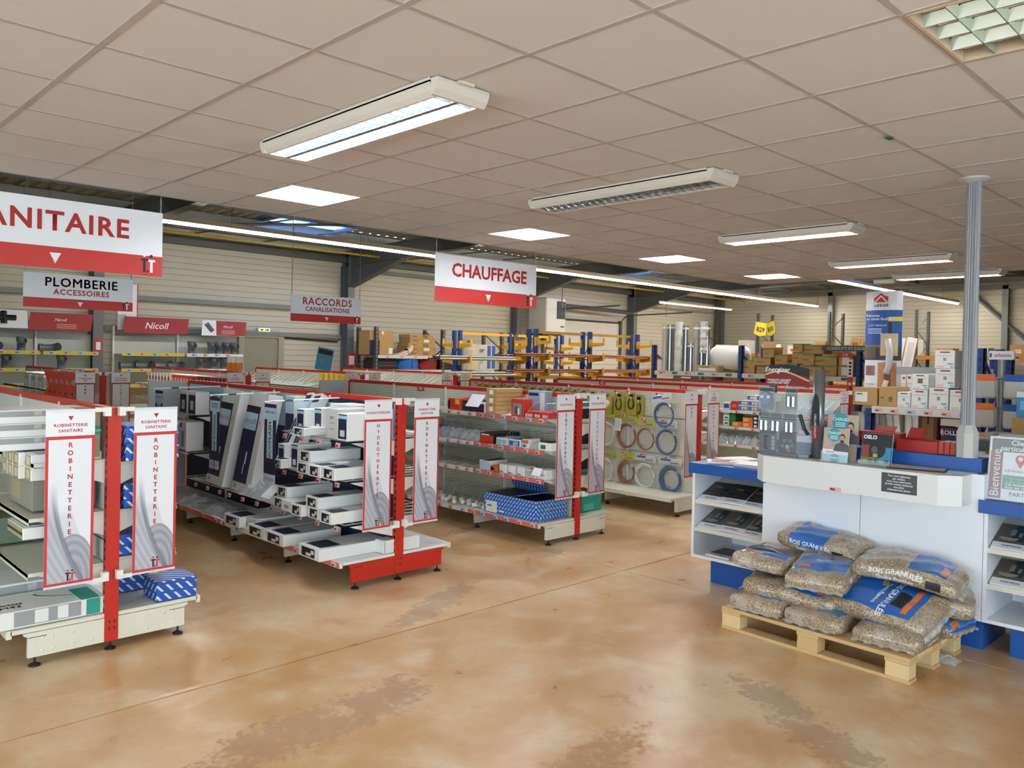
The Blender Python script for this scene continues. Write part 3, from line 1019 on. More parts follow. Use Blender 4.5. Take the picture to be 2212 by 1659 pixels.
def banner_material():
    m = M("banner_swirl_print", "e6e8ee", 0.45)
    t = NT(m)
    tc = t.n("TexCoord")
    sep = t.n("SeparateXYZ")
    t.l(tc.outputs["Object"], sep.inputs[0])
    x, z = sep.outputs[0], sep.outputs[2]
    # main diagonal ribbon: x = -0.085 + 0.17 * k^2.2 with k growing towards the foot
    k = t.math("MAXIMUM", t.math("DIVIDE", t.math("SUBTRACT", 0.52, z), 0.52), 0.0)
    xc = t.math("ADD", -0.075, t.math("MULTIPLY", 0.15, t.math("POWER", k, 1.9)))
    d = t.math("SUBTRACT", x, xc)
    fade = t.ramp(z, 0.60, 0.32)
    left = t.math("MULTIPLY", t.ramp(d, 0.004, -0.004), fade)
    st = t.math("SINE", t.math("ADD", t.math("MULTIPLY", d, 170.0), t.math("MULTIPLY", z, 14.0)))
    streak = t.math("ADD", 0.55, t.math("MULTIPLY", st, 0.14))
    rib = t.math("MULTIPLY", t.ramp(t.math("ABSOLUTE", d), 0.020, 0.006), fade)
    # dome of arcs at the foot
    ex = t.math("DIVIDE", t.math("SUBTRACT", x, 0.02), 0.12)
    ez = t.math("DIVIDE", t.math("SUBTRACT", z, 0.02), 0.26)
    r = t.math("SQRT", t.math("ADD", t.math("MULTIPLY", ex, ex), t.math("MULTIPLY", ez, ez)))
    dome = t.math("MULTIPLY", t.ramp(r, 1.02, 0.98), t.ramp(d, 0.0, 0.006))
    arcs = t.math("ADD", 0.55, t.math("MULTIPLY", t.math("SINE", t.math("MULTIPLY", t.math("POWER", r, 1.6), 24.0)), 0.16))
    # thin outer wing
    wing = t.math("MULTIPLY", t.ramp(t.math("ADD", x, t.math("MULTIPLY", t.math("SUBTRACT", z, 0.25), 0.3)), 0.062, 0.055), t.math("MULTIPLY", t.ramp(z, 0.44, 0.36), t.ramp(d, 0.0, 0.006)))
    c = t.mix(t.math("MULTIPLY", wing, 0.35), lin("e6e8ee"), lin("b4b6c2"))
    c = t.mix(dome, c, t.mix(arcs, lin("6e7080"), lin("c2c4cc")))
    c = t.mix(left, c, t.mix(streak, lin("85879a"), lin("d2d3da")))
    c = t.mix(t.math("MULTIPLY", rib, 0.75), c, lin("6b6d7c"))
    t.l(c, t.b.inputs["Base Color"])
    return m


SWIRL = banner_material()


def banner(xc, y, side, title, down, label, k=1.0, simple=False, size=0.027, group=None):
    x0 = xc + (-0.2425 if side < 0 else 0.2125)
    t = thing("aisle_banner", label, "banner", (x0, y, 0.43), group=group)
    w, h, hd = 0.1225, 0.965, 0.825
    MB().box(-w, 0, 0, w, 0.003, h).build("board", WPRINT, t)
    MB().box(-w + 0.015, -0.0015, 0.02, w - 0.015, -0.0005, hd - 0.018).build("printed_panel", SWIRL, t)
    MB().box(-w, -0.001, 0, -w + 0.015, 0, hd).box(w - 0.015, -0.001, 0, w, 0, hd).box(-w + 0.015, -0.001, 0, w - 0.015, 0, 0.02).box(-w + 0.015, -0.001, hd - 0.018, w - 0.015, 0, hd).build("red_border", REDP, t)
    MB().prism([(-0.0135, h - 0.03), (0.0135, h - 0.03), (0, h - 0.055)], -0.002, -0.0005, "y").build("arrow", REDT, t)
    for i, s in enumerate(title):
        text(s, size, REDT, t, 0, h - 0.088 - i * 0.03 - (0.012 if len(title) == 1 else 0), -0.001, off=0.0004, spacing=1.08)
    if down:
        text("\n".join(down), 0.037, REDT, t, 0, hd - 0.062, -0.0022, off=0.0009, line=1.18 if len(down) > 2 else 1.3)
    logo(t, 0.005, 0.045, 0.042, BLACKP, REDP, -0.003)
    for zz, dz in ((h, 1), (0, -1)):
        MB().box(-w, -0.004, zz - 0.006, w, 0.006, zz + 0.006).build("edge_rail", M("clear_rail", "d8dce6", 0.25), t)
        s = 1 if side < 0 else -1
        gx = s * w
        MB().box(min(gx, gx + s * 0.05), -0.006, zz - 0.012, max(gx, gx + s * 0.05), 0.008, zz + 0.012).box(min(gx + s * 0.05, gx + s * 0.083), -0.01, zz - 0.012 - (0.025 if dz > 0 else 0), max(gx + s * 0.05, gx + s * 0.083), 0.03, zz + 0.012 + (0.025 if dz < 0 else 0)).build("bracket", WHITE, t)
    return t


RS = ["ROBINETTERIE", "SANITAIRE"]
banner(1.575, 4.90, -1, RS, "ROBINETTERIE", "ROBINETTERIE SANITAIRE banner in front of the long grey tap boxes", size=0.024)
banner(1.575, 4.90, 1, RS, "ROBINETTERIE", "ROBINETTERIE SANITAIRE banner above the blue patterned carton", size=0.024)
banner(3.68, 5.02, -1, ["HYDROTHÉRAPIE"], "HYDROTHÉRAPIE", "banner reading HYDROTHÉRAPIE on the red end post", size=0.025)
banner(3.68, 5.02, 1, RS, "ROBINETTERIE", "ROBINETTERIE SANITAIRE banner beside the HYDROTHÉRAPIE banner's red post", size=0.024)
banner(5.785, 5.045, -1, ["RADIATEURS"], "ÉQUIPEMENTS", "banner reading RADIATEURS ÉQUIPEMENTS")
banner(5.785, 5.045, 1, ["CIRCULATEURS"], "CIRCULATEURS", "banner reading CIRCULATEURS beside the RADIATEURS banner", size=0.026)
banner(7.89, 5.065, -1, ["GAZ"], "GAZ", "banner reading GAZ beside the coiled hoses")
banner(7.89, 5.065, 1, ["VANNES", "ROBINETS"], "VANNES ROBINETS", "banner reading VANNES ROBINETS")
banner(9.995, 4.25, -1, ["RACCORDS", "CUIVRE"], "CUIVRE", "banner reading RACCORDS CUIVRE behind the counter")
for xx, a, b in ((3.66, (["ACCESSOIRES", "PMR"], "PMR"), (["ACCESSOIRES", "VENTILATION"], "VENTILATION")),
                 (5.77, (["COLLIERS", "FIXATIONS"], "COLLIERS"), (["DROGUERIE"], "DROGUERIE")),
                 (7.87, (["RACCORDS", "HYDRAULIQUES"], "RACCORDS"), (["FLEXIBLES"], "FLEXIBLES")),
                 (9.97, (["RACCORDS", "FONTE", "MALLÉABLE"], "FONTE"), (["SUPPORTAGE"], "SUPPORTAGE"))):
    for s, (ti, dn) in ((-1, a), (1, b)):
        banner(xx, 11.95, s, ti, dn, "back-row banner headed %s" % " ".join(ti), size=0.025)
# ================================================================ shop counter
def shelf_unit(y0, y1, label, name="brochure_shelf_unit"):
    """open-fronted unit with a blue worktop, facing -X, between y0 (near end) and y1"""
    t = thing(name, label, "counter", (5.43, (y0 + y1) / 2, 0), R90)
    w = (y1 - y0) / 2
    D = 0.6
    MB().box(-w, 0, 0.19, -w + 0.022, D, 0.855).build("side_panel", CWHITE, t)
    MB().box(w - 0.022, 0, 0.19, w, D, 0.855).build("side_panel", CWHITE, t)
    MB().box(-w + 0.022, D - 0.02, 0.19, w - 0.022, D, 0.855).build("back_panel", CWHITE, t)
    MB().box(-w + 0.022, 0, 0.19, w - 0.022, D - 0.02, 0.212).build("bottom_panel", CWHITE, t)
    for z in (0.415, 0.635):
        # sloping shelf with an upstand at the front
        s = MB().prism([(0.01, z - 0.02), (0.012, z + 0.012), (0.02, z + 0.012), (0.02, z), (0.4, z + 0.15), (0.4, z + 0.135), (0.03, z - 0.02)], -w + 0.022, w - 0.022, "x")
        s.build("shelf", M("shelf_edge_cream", "cfcabc", 0.5), t)
    MB().box(-w - 0.03, -0.012, 0.855, w, 0.65, 0.935).build("worktop", CBLUE, t)
    MB().box(-w + 0.14, 0.07, 0, w, 0.55, 0.19).build("plinth", CBLUE, t)
    return t


shelf_unit(2.935, 3.57, "open counter unit with a blue top and brochure shelves beside the wood pellet pallet")
shelf_unit(0.85, 1.485, "open counter unit with a blue top carrying the Bienvenue sign")
t = thing("shop_counter", "white panelled shop counter with a projecting ledge and blue upper top", "counter", (5.43, 2.21, 0), R90)
# local x: -0.725 .. 0.725 (far end to near end), y depth
MB().box(-0.725, 0, 0.19, -0.03, 0.02, 1.085).build("front_panel", CWHITE, t)
MB().box(-0.026, 0, 0.19, 0.722, 0.02, 1.085).build("front_panel", CWHITE, t)
MB().box(0.70, 0.022, 0.19, 0.722, 0.62, 1.085).build("side_panel", CWHITE, t)
MB().box(-0.725, 0.022, 0.19, -0.703, 0.62, 1.085).build("side_panel", CWHITE, t)
MB().box(-0.72, 0.07, 0, 0.72, 0.55, 0.19).build("plinth", CBLUE, t)
led = [(-0.72, 0.1), (-0.72, -0.14), (-0.62, -0.245), (0.535, -0.245), (0.645, -0.155), (0.655, 0.0), (0.655, 0.1)]
MB().prism(led, 0.9, 1.084, "z").build("ledge", M("ledge_laminate", "dcdddb", 0.35), t)
MB().box(-0.72, 0.1, 1.085, 0.675, 0.66, 1.17).build("upper_top", CBLUE, t)
# notice and price tag on the ledge front
k = thing("payment_notice", "dark grey notice about cheque payment stuck to the white ledge", "notice", (5.184, 1.90, 1.0), R90)
MB().box(-0.107, -0.001, -0.056, 0.107, 0, 0.066).build("sheet", M("notice_grey", "45464a", 0.5), k)
text("Pour tout règlement\npar chèque,\nnous vous remercions\nde bien vouloir présenter\nune pièce\nd'identité avec photo", 0.0165, WPRINT, k, 0, 0.045, -0.0015, off=0.0002, line=1.05)
k = thing("price_ticket", "pink price ticket hanging from the white ledge's lower edge", "ticket", (5.182, 2.305, 0.915), R90)
MB().box(-0.04, -0.002, -0.012, 0.04, -0.001, 0.014).build("card", PINK, k)
MB().box(-0.032, -0.003, -0.006, 0.0, -0.002, 0.006).build("barcode", TAGB, k)

# ---- brochures on the shelves
BRA = M("brochure_charcoal", "3b3734", 0.35, var=0.3, vscale=14)
BRB = M("brochure_bathroom", "5d5650", 0.35, var=0.35, vscale=10)
BRW = M("brochure_white", "dcdde2", 0.4)
BRT = M("brochure_teal", "23383e", 0.4)
GOLD = M("gold_ink", "9a8040", 0.5)


def brochure(loc, kind, label, group, slope=True, w=0.21, h=0.29):
    ang = math.atan2(0.15, 0.38) if slope else 0.0
    t = thing("brochure", label, "brochure", loc, group=group, rot=(ang, 0, R90))
    th = 0.012
    MB().rbox(-w / 2, 0, 0, w / 2, h, th, 0.002).build("pages", BRW, t)
    if kind == 0:
        MB().box(-w / 2 + 0.001, 0.07, th, w / 2 - 0.001, h - 0.002, th + 0.0008).build("cover_picture", BRA, t)
        MB().box(-0.05, 0.2, th + 0.001, 0.01, 0.22, th + 0.0015).build("title", GOLD, t)
        MB().box(0.03, 0.16, th + 0.001, 0.08, 0.2, th + 0.0015).box(0.035, 0.11, th + 0.001, 0.06, 0.13, th + 0.0015).box(-0.08, 0.12, th + 0.001, -0.03, 0.14, th + 0.0015).build("product_pictures", BLACKP, t)
    else:
        MB().box(-w / 2 + 0.001, 0.07, th, w / 2 - 0.001, h - 0.002, th + 0.0008).build("cover_picture", BRB, t)
        MB().box(-0.02, 0.1, th + 0.001, 0.05, h - 0.004, th + 0.0015).build("dark_panel", BRT, t)
        o = [(-0.03 + 0.055 * math.cos(a), 0.13 + 0.035 * math.sin(a)) for a in [math.pi + i * math.pi / 8 for i in range(9)]]
        MB().prism(o, th + 0.0018, th + 0.0022, "z").build("basin_picture", M("basin_grey", "8d8983", 0.5), t)
        MB().box(-0.035, 0.16, th + 0.0018, -0.008, 0.23, th + 0.0022).box(0.012, 0.15, th + 0.0018, 0.03, 0.2, th + 0.0022).build("mirror_picture", GREY, t)
    text("PARTEDIS", 0.024, BLACKP, t, 0.0, 0, 0.03, off=0.0004, fn=_flat)
    for c in t.children:
        if c.name.startswith("lettering"):
            c.location = (0, 0.03, th + 0.001)
    return t


def _flat(x, z):
    return Vector((x, z, 0))


for (yc, tags_) in ((3.25, "beside the pellet pallet"), (1.165, "under the Bienvenue sign")):
    for r, z in enumerate((0.635, 0.415)):
        kind = 1 if (r == 1 or yc < 2) else 0
        for i, dy in enumerate((0.185, 0.0, -0.175)):
            nm = ("dark product brochure" if kind == 0 else "basin brochure")
            brochure((5.455, yc + dy, z + 0.008 + 0.004 * (i % 2)), kind, "%s on the %s sloping shelf %s" % (nm, "upper" if r == 0 else "lower", tags_),
                     "brochures on the %s shelf %s" % ("upper" if r == 0 else "lower", tags_))
brochure((5.47, 3.36, 0.213), 0, "dark brochure lying flat in the bottom of the counter unit", None, False)
brochure((5.47, 3.10, 0.213), 1, "grey bathroom brochure lying flat in the bottom of the counter unit", None, False)

# ================================================================ pallet of pellet bags
PINE = M("pallet_pine", "c8a877", 0.75, var=0.12, vscale=6, bump=0.3, bscale=40)
PINE2 = M("pallet_pine_pale", "d8bd8e", 0.75, var=0.1, vscale=7, bump=0.3, bscale=40)
t = thing("wooden_pallet", "pale pine pallet carrying bags of wood pellets before the counter", "pallet", (4.985, 2.18, 0), math.radians(-2.2))
PL, PW = 0.6, 0.385
for x in (-PW + 0.05, 0, PW - 0.05):
    MB().rbox(x - 0.05, -PL, 0, x + 0.05, PL, 0.02, 0.002).build("bottom_board", PINE, t)
    for y in (-PL + 0.07, 0, PL - 0.07):
        MB().rbox(x - 0.05, y - 0.065, 0.02, x + 0.05, y + 0.065, 0.1, 0.003).build("block", PINE2 if y else PINE, t)
for y in (-PL + 0.07, 0, PL - 0.07):
    MB().rbox(-PW, y - 0.07, 0.1, PW, y + 0.07, 0.121, 0.002).build("stringer_board", PINE, t)
for i in range(7):
    x = -PW + 0.05 + i * (2 * PW - 0.1) / 6
    MB().rbox(x - 0.048, -PL, 0.121, x + 0.048, PL, 0.143, 0.002).build("deck_board", PINE2 if i % 3 else PINE, t)


def pellet_material(name, patches):
    """clear film over wood pellets, with printed areas given as (x0, x1, y0, y1, colour) on the upper face"""
    m = M(name, "a48a6c", 0.35, coat=0.9)
    t = NT(m)
    t.b.inputs["Coat Roughness"].default_value = 0.12
    tc = t.n("TexCoord")
    ob = tc.outputs["Object"]
    mp = t.n("Mapping")
    mp.inputs["Scale"].default_value = (1.0, 1.9, 1.5)
    mp.inputs["Rotation"].default_value = (0.3, 0.2, 0.6)
    nz = t.n("TexNoise")
    nz.inputs["Scale"].default_value = 25
    t.l(ob, nz.inputs["Vector"])
    vm = t.n("VectorMath", operation="MULTIPLY_ADD")
    t.l(nz.outputs["Color"], vm.inputs[0])
    vm.inputs[1].default_value = (0.03, 0.03, 0.03)
    t.l(ob, vm.inputs[2])
    t.l(vm.outputs[0], mp.inputs[0])
    v = t.n("TexVoronoi")
    v.inputs["Scale"].default_value = 105
    t.l(mp.outputs[0], v.inputs["Vector"])
    vs = t.n("SeparateColor")
    t.l(v.outputs["Color"], vs.inputs[0])
    c = t.mix(vs.outputs[0], lin("97805f"), lin("d3c3aa"))
    c = t.mix(t.ramp(v.outputs["Distance"], 0.35, 0.75), c, lin("75603f"))
    fog = t.noise(ob, 9, 4)
    c = t.mix(t.math("MULTIPLY", t.ramp(fog, 0.45, 0.75), 0.4), c, lin("d6d0c6"))
    sep = t.n("SeparateXYZ")
    t.l(ob, sep.inputs[0])
    up = t.ramp(sep.outputs[2], -0.01, 0.004)
    wob = t.math("MULTIPLY", t.math("SUBTRACT", t.noise(ob, 20, 2), 0.5), 0.006)
    x = t.math("ADD", sep.outputs[0], wob)
    y = sep.outputs[1]
    printed = None
    for (x0, x1, y0, y1, col) in patches:
        k = t.math("MULTIPLY", t.math("MULTIPLY", t.ramp(x, x0 - 0.002, x0), t.ramp(x, x1 + 0.002, x1)), t.math("MULTIPLY", t.ramp(y, y0 - 0.002, y0), t.ramp(y, y1 + 0.002, y1)))
        k = t.math("MULTIPLY", k, up)
        c = t.mix(k, c, lin(col))
        printed = k if printed is None else t.math("MAXIMUM", printed, k)
    t.l(c, t.b.inputs["Base Color"])
    wr = t.noise(ob, 14, 5, 0.6, 1.2)
    hgt = t.math("ADD", t.math("MULTIPLY", wr, 1.2), t.math("MULTIPLY", t.math("MULTIPLY", v.outputs["Distance"], -0.5), t.math("SUBTRACT", 1.0, printed)))
    t.bump(hgt, 0.55, 0.012)
    return m


B_BLUE, B_OR = "1f62b4", "d9762a"
BAGFRONT = pellet_material("pellet_bag_front", [(-0.2, 0.21, -0.155, 0.155, B_BLUE), (0.145, 0.175, -0.12, 0.155, B_OR), (-0.235, -0.2, 0.06, 0.13, B_OR)])
BAGBACK = pellet_material("pellet_bag_back", [(-0.19, 0.06, -0.15, 0.15, B_BLUE), (-0.15, -0.125, 0.06, 0.13, B_OR)])
BAGEND = pellet_material("pellet_bag_label", [(0.02, 0.23, -0.15, 0.15, B_BLUE), (0.19, 0.225, -0.13, 0.0, B_OR)])
BL, BW, BH = 0.305, 0.19, 0.068
QG, QZ = 9.0, 3.2


def bag_z(x, y, H=BH):
    g = (min(abs(x) / BL, 1) ** QG + min(abs(y) / BW, 1) ** QG) ** (1 / QG)
    return H * max(0.0, 1 - g ** QZ) ** (1 / QZ)


def bag_y(x, z, H=BH):
    g = max(0.0, 1 - min(abs(z) / H, 1) ** QZ) ** (1 / QZ)
    return -BW * max(0.0, g ** QG - min(abs(x) / BL, 1) ** QG) ** (1 / QG)


def bag(loc, rot, mat, label, prints=(), H=BH, sag=0.0, seed=0, s=(1, 1), kind=0, side=()):
    t = thing("pellet_bag", label, "bag", loc, rot=rot)
    rnd = random.Random(seed)
    ph = [rnd.uniform(0, 6.28) for _ in range(8)]

    def wr(x, y, z):
        return 0.0035 * math.sin(26 * x + 9 * y + 20 * z + ph[0]) + 0.003 * math.sin(43 * y - 19 * x + 31 * z + ph[1]) + 0.002 * math.sin(75 * x + 37 * y + ph[2])

    def finish(x, y, z):
        r = wr(x, y, z)
        k = 1 + r * 2.2
        if z < -H * 0.62:
            z = -H * 0.62 + (z + H * 0.62) * 0.35
        return (x * s[0] * k, y * s[1] * k, z + r * (1 if z > 0 else 0.4) - sag * x * x)

    bm = bmesh.new()
    NX, NY, NZ = 30, 20, 8
    for (n1, n2, ax) in ((NX, NY, 2), (NX, NZ, 1), (NY, NZ, 0)):
        for sg in (-1, 1):
            g_ = []
            for i in range(n1 + 1):
                for j in range(n2 + 1):
                    a, b = -1 + 2 * i / n1, -1 + 2 * j / n2
                    a, b = math.sin(a * math.pi / 2) * 0.6 + a * 0.4, math.sin(b * math.pi / 2) * 0.6 + b * 0.4
                    c = (a, b, sg) if ax == 2 else (a, sg, b) if ax == 1 else (sg, a, b)
                    g = (abs(c[0]) ** QG + abs(c[1]) ** QG) ** (1 / QG)
                    k = (g ** QZ + abs(c[2]) ** QZ) ** (-1 / QZ)
                    g_.append(bm.verts.new(finish(c[0] * k * BL, c[1] * k * BW, c[2] * k * H)))
            for i in range(n1):
                for j in range(n2):
                    bm.faces.new((g_[i * (n2 + 1) + j], g_[(i + 1) * (n2 + 1) + j], g_[(i + 1) * (n2 + 1) + j + 1], g_[i * (n2 + 1) + j + 1]))
    bmesh.ops.remove_doubles(bm, verts=bm.verts, dist=0.0004)
    bmesh.ops.recalc_face_normals(bm, faces=bm.faces)
    me = bpy.data.meshes.new("film_sack")
    bm.to_mesh(me)
    bm.free()
    me.polygons.foreach_set("use_smooth", [True] * len(me.polygons))
    me.materials.append(mat)
    inst("film_sack", me, t)
    film = M("clear_film_seam", "d4d0ca", 0.2, alpha=0.5)
    for e in (-1, 1):
        pts = []
        q = MB()
        m_ = 16
        for j in range(m_ + 1):
            y = BW * 0.9 * (-1 + 2 * j / m_)
            w_ = 0.006 * math.sin(j * 1.7 + ph[3])
            zz = -H * 0.25 - sag * BL * BL
            pts.append((e * BL * 0.985 * s[0], y * s[1], zz + w_ * 0.4))
            pts.append((e * (BL + 0.02) * s[0], y * s[1], zz + w_ - 0.008))
        q.add(pts, [(2 * j, 2 * j + 1, 2 * j + 3, 2 * j + 2) for j in range(m_)])
        q.build("sealed_edge", film, t)
    for where, lst in (("top", prints), ("side", side)):
        for (s_, sz, px_, py_, mt, r_) in lst:
            o = text(s_, sz, mt, t, 0, 0, 0, off=sz * 0.02, name="printed_words", rot=r_, fn=_flat)
            me = o.data.copy()
            for v in me.vertices:
                X_, Y_ = v.co.x + px_, v.co.y + py_
                if where == "top":
                    p = Vector(finish(X_, Y_, bag_z(X_, Y_, H))) + Vector((0, 0, 0.0025))
                else:
                    p = Vector(finish(X_, bag_y(X_, Y_, H), Y_)) + Vector((0, -0.0025, 0))
                v.co = p
            o.data = me
            o.location = (0, 0, 0)
    if kind == 1:
        q = MB()
        a0, a1, b0, b1 = (0.07, 0.14, -0.09, 0.05)
        vv = [(a0 + (a1 - a0) * i / 4, b0 + (b1 - b0) * j / 4) for i in range(5) for j in range(5)]
        q.add([tuple(Vector(finish(x, y, bag_z(x, y, H))) + Vector((0, 0, 0.003))) for x, y in vv], [(i * 5 + j, (i + 1) * 5 + j, (i + 1) * 5 + j + 1, i * 5 + j + 1) for i in range(4) for j in range(4)])
        q.build("printed_badge", BLACKP, t)
    if side:
        q = MB()
        vv = [(0.13 + 0.08 * i / 4, -0.022 + 0.05 * j / 3) for i in range(5) for j in range(4)]
        q.add([tuple(Vector(finish(x, bag_y(x, z, H), z)) + Vector((0, -0.003, 0))) for x, z in vv], [(i * 4 + j, (i + 1) * 4 + j, (i + 1) * 4 + j + 1, i * 4 + j + 1) for i in range(4) for j in range(3)])
        q.build("printed_badge", BLACKP, t)
    return t


WBAG = M("bag_white_ink", "e8e8e8", 0.4)
BBAG = M("bag_blue_ink", "2a5aa0", 0.4)
OBAG = M("bag_orange_ink", "d9762a", 0.4)
FRONT = [("BOIS GRANULÉS", 0.05, 0.02, 0.0, WBAG, R90), ("Qualité Premium", 0.034, -0.035, 0.0, WBAG, R90), ("15 kg", 0.03, -0.215, 0.095, WBAG, R90)]
BACK = [("BOIS GRANULÉS", 0.045, 0.11, 0.0, BBAG, R90), ("Qualité Premium", 0.03, 0.075, 0.0, BBAG, R90), ("Certifié", 0.03, -0.04, 0.0, WBAG, R90)]
PB = "bags of wood pellets stacked on the pallet"
deg = math.radians
SIDE = [("BOIS GRANULÉS", 0.042, -0.04, 0.006, WBAG, 0), ("Qualité Premium", 0.03, -0.04, -0.028, WBAG, 0)]
# bottom layer: short ends towards -X
bag((4.915, 2.575, 0.187), (0, 0, deg(182)), BAGEND, "pellet bag on the pallet deck under the bag with the torn blue print", [("BOIS", 0.045, 0.1, 0.0, WBAG, R90)], seed=1)
bag((4.915, 2.18, 0.187), (0, 0, deg(178)), BAGEND, "middle pellet bag lying directly on the pallet deck", [("BOIS", 0.045, 0.1, 0.0, WBAG, R90)], seed=2)
bag((4.925, 1.775, 0.187), (0, 0, deg(3)), BAGBACK, "pellet bag on the pallet deck under the large tilted blue bag", seed=3, side=SIDE)
# second layer
bag((4.90, 2.42, 0.292), (deg(10), deg(2), deg(-86)), BAGEND, "pellet bag with the torn blue print lying across two lower bags", [("BOIS", 0.06, -0.13, -0.04, BBAG, 0)], seed=4)
bag((4.93, 1.86, 0.318), (deg(20), deg(5), deg(-96)), BAGFRONT, "large blue pellet bag tilted forward showing its full printed front", FRONT, kind=1, seed=5)
bag((5.16, 1.73, 0.355), (deg(10), deg(6), deg(-72)), BAGBACK, "pellet bag wedged behind the tilted blue bag", BACK, seed=6, s=(0.9, 0.8))
# top layer
bag((5.04, 2.655, 0.41), (deg(-3), deg(-4), deg(188)), BAGEND, "pellet bag on top of the stack at its brochure-shelf end", [("BOIS GRANULÉS", 0.04, -0.02, 0.0, BBAG, R90)], kind=1, seed=7)
bag((4.97, 2.26, 0.425), (0, deg(-6), deg(12)), BAGBACK, "pellet bag on top in the middle with a blue recycling panel", BACK, seed=8, side=SIDE)
bag((5.13, 1.80, 0.505), (deg(6), deg(4), deg(-84)), BAGEND, "pellet bag bridging the top of the stack at the Bienvenue sign end", seed=9, sag=0.35, side=SIDE)
bag((5.26, 2.40, 0.535), (deg(12), deg(5), deg(-93)), BAGBACK, "pellet bag leaning against the white counter panel behind the stack", seed=10, s=(0.95, 0.75), side=SIDE)
bag((5.24, 1.66, 0.19), (0, 0, deg(80)), BAGBACK, "pellet bag on the pallet deck tucked against the counter", seed=11, s=(0.5, 0.85))
# ================================================================ goods
CM = {}


def carton(w, d, h, loc, body, label, decals=(), group=None, rz=R90, rot=None, name="carton", cat="box", flap=None):
    """box with its front at local y = 0; decals are (face, a0, b0, a1, b1, material, part name) in fractions of the face"""
    t = thing(name, label, cat, loc, rz, group, rot)
    key = ("b", round(w, 3), round(d, 3), round(h, 3), body.name)
    if key not in CM:
        CM[key] = MB().rbox(-w / 2, 0, 0, w / 2, d, h, min(0.003, h * 0.1)).mesh("box_body", body)
    inst("box_body", CM[key], t)
    e = 0.0007
    for di, (fc, a0, b0, a1, b1, mt, pn) in enumerate(decals):
        e = 0.0007 + 0.0004 * di          # later prints lie over earlier ones
        key = (di, fc, a0, b0, a1, b1, round(w, 3), round(d, 3), round(h, 3), mt.name, pn)
        if key not in CM:
            if fc == "f":
                q = MB().box(-w / 2 + a0 * w, -e, b0 * h, -w / 2 + a1 * w, 0, b1 * h)
            elif fc == "t":
                q = MB().box(-w / 2 + a0 * w, b0 * d, h, -w / 2 + a1 * w, b1 * d, h + e)
            elif fc == "r":
                q = MB().box(w / 2, a0 * d, b0 * h, w / 2 + e, a1 * d, b1 * h)
            else:
                q = MB().box(-w / 2 - e, a0 * d, b0 * h, -w / 2, a1 * d, b1 * h)
            CM[key] = q.mesh(pn, mt)
        inst(pn, CM[key], t)
    if flap:
        MB().box(-w / 2, 0.0, h, w / 2, d * 0.5, h + 0.002).build("lid_flap", body, t, rot=(math.radians(flap), 0, 0))
    return t


DRAW = M("line_drawing_white", "d4d6da", 0.6)
TEAL = M("teal_print", "1f9a86", 0.5)
GBAND = M("grey_band_print", "9a9c9e", 0.5)
PHOTO = M("photo_print", "b9b4b0", 0.5, var=0.5, vscale=40)
ORNG = M("orange_print", "e0782c", 0.5)
BLUEB = M("blue_print", "2d5fae", 0.5)
GREENP = M("green_print", "2f7a46", 0.5)
LIME = M("lime_print", "b4c83c", 0.5)
PURPLE = M("purple_print", "4a2348", 0.5)
REDB = M("red_box_print", "c8392a", 0.5)
KRAFT_AND_SHADE = M("kraft_shade", "a39878", 0.8)  # kraft card tone, also painted on white carton ends as shade


def stripes_material(name, a, b, scale):
    m = M(name, a, 0.5)
    t = NT(m)
    geo = t.n("NewGeometry")
    sep = t.n("SeparateXYZ")
    t.l(geo.outputs["Position"], sep.inputs[0])
    s = t.math("ADD", t.math("MULTIPLY", t.math("ADD", sep.outputs[0], sep.outputs[1]), scale), t.math("MULTIPLY", sep.outputs[2], scale * 0.9))
    r = t.math("MULTIPLY", sep.outputs[2], scale * 1.1)
    k1 = t.ramp(t.math("ABSOLUTE", t.math("SUBTRACT", t.math("FRACT", s), 0.5)), 0.16, 0.12)
    k2 = t.ramp(t.math("ABSOLUTE", t.math("SUBTRACT", t.math("FRACT", r), 0.5)), 0.38, 0.34)
    t.l(t.mix(t.math("MULTIPLY", k1, k2), lin(a), lin(b)), t.b.inputs["Base Color"])
    return m


BLUEPAT = stripes_material("blue_patterned_card", "2255b0", "d8e2f2", 17)
BLUEPAT2 = stripes_material("blue_dashed_card", "2a66bc", "cfe0f2", 24)

# front label of the shower-fitting boxes: black with a white drawing
TALLD = [("f", 0.12, 0.06, 0.86, 0.96, NAVY, "front_label"), ("f", 0.12, 0.80, 0.86, 0.92, LBLUE, "brand_band"), ("f", 0.3, 0.15, 0.7, 0.38, DRAW, "tap_drawing")]
FLATD = [("f", 0.15, 0.12, 0.78, 0.86, BLACKP, "front_label"), ("f", 0.36, 0.2, 0.6, 0.45, DRAW, "barcode"), ("f", 0.6, 0.4, 0.74, 0.72, DRAW, "tap_drawing"), ("t", 0.15, 0.06, 0.85, 0.35, NAVY, "top_label")]
g2 = lambda s, v, z: (3.68 - v, 5.068 + s, z)
L1 = "on the shower gondola's top wire shelf"
carton(0.13, 0.2, 0.19, g2(0.735, 0.45, 1.1), WCARD, "upright white mixer carton farther along " + L1, TALLD)
carton(0.13, 0.24, 0.205, g2(0.585, 0.38, 1.1), WCARD, "upright white mixer carton behind a flat box " + L1, TALLD)
carton(0.17, 0.2, 0.06, g2(0.565, 0.56, 1.1), WCARD, "small flat white carton jutting out " + L1, FLATD)
carton(0.165, 0.26, 0.225, g2(0.225, 0.47, 1.1), GCARD, "plain off-white carton with small grey print " + L1, [("f", 0.3, 0.3, 0.65, 0.33, GBAND, "print_line"), ("f", 0.3, 0.5, 0.65, 0.53, GBAND, "print_line"), ("f", 0.3, 0.66, 0.6, 0.74, GBAND, "brand")])
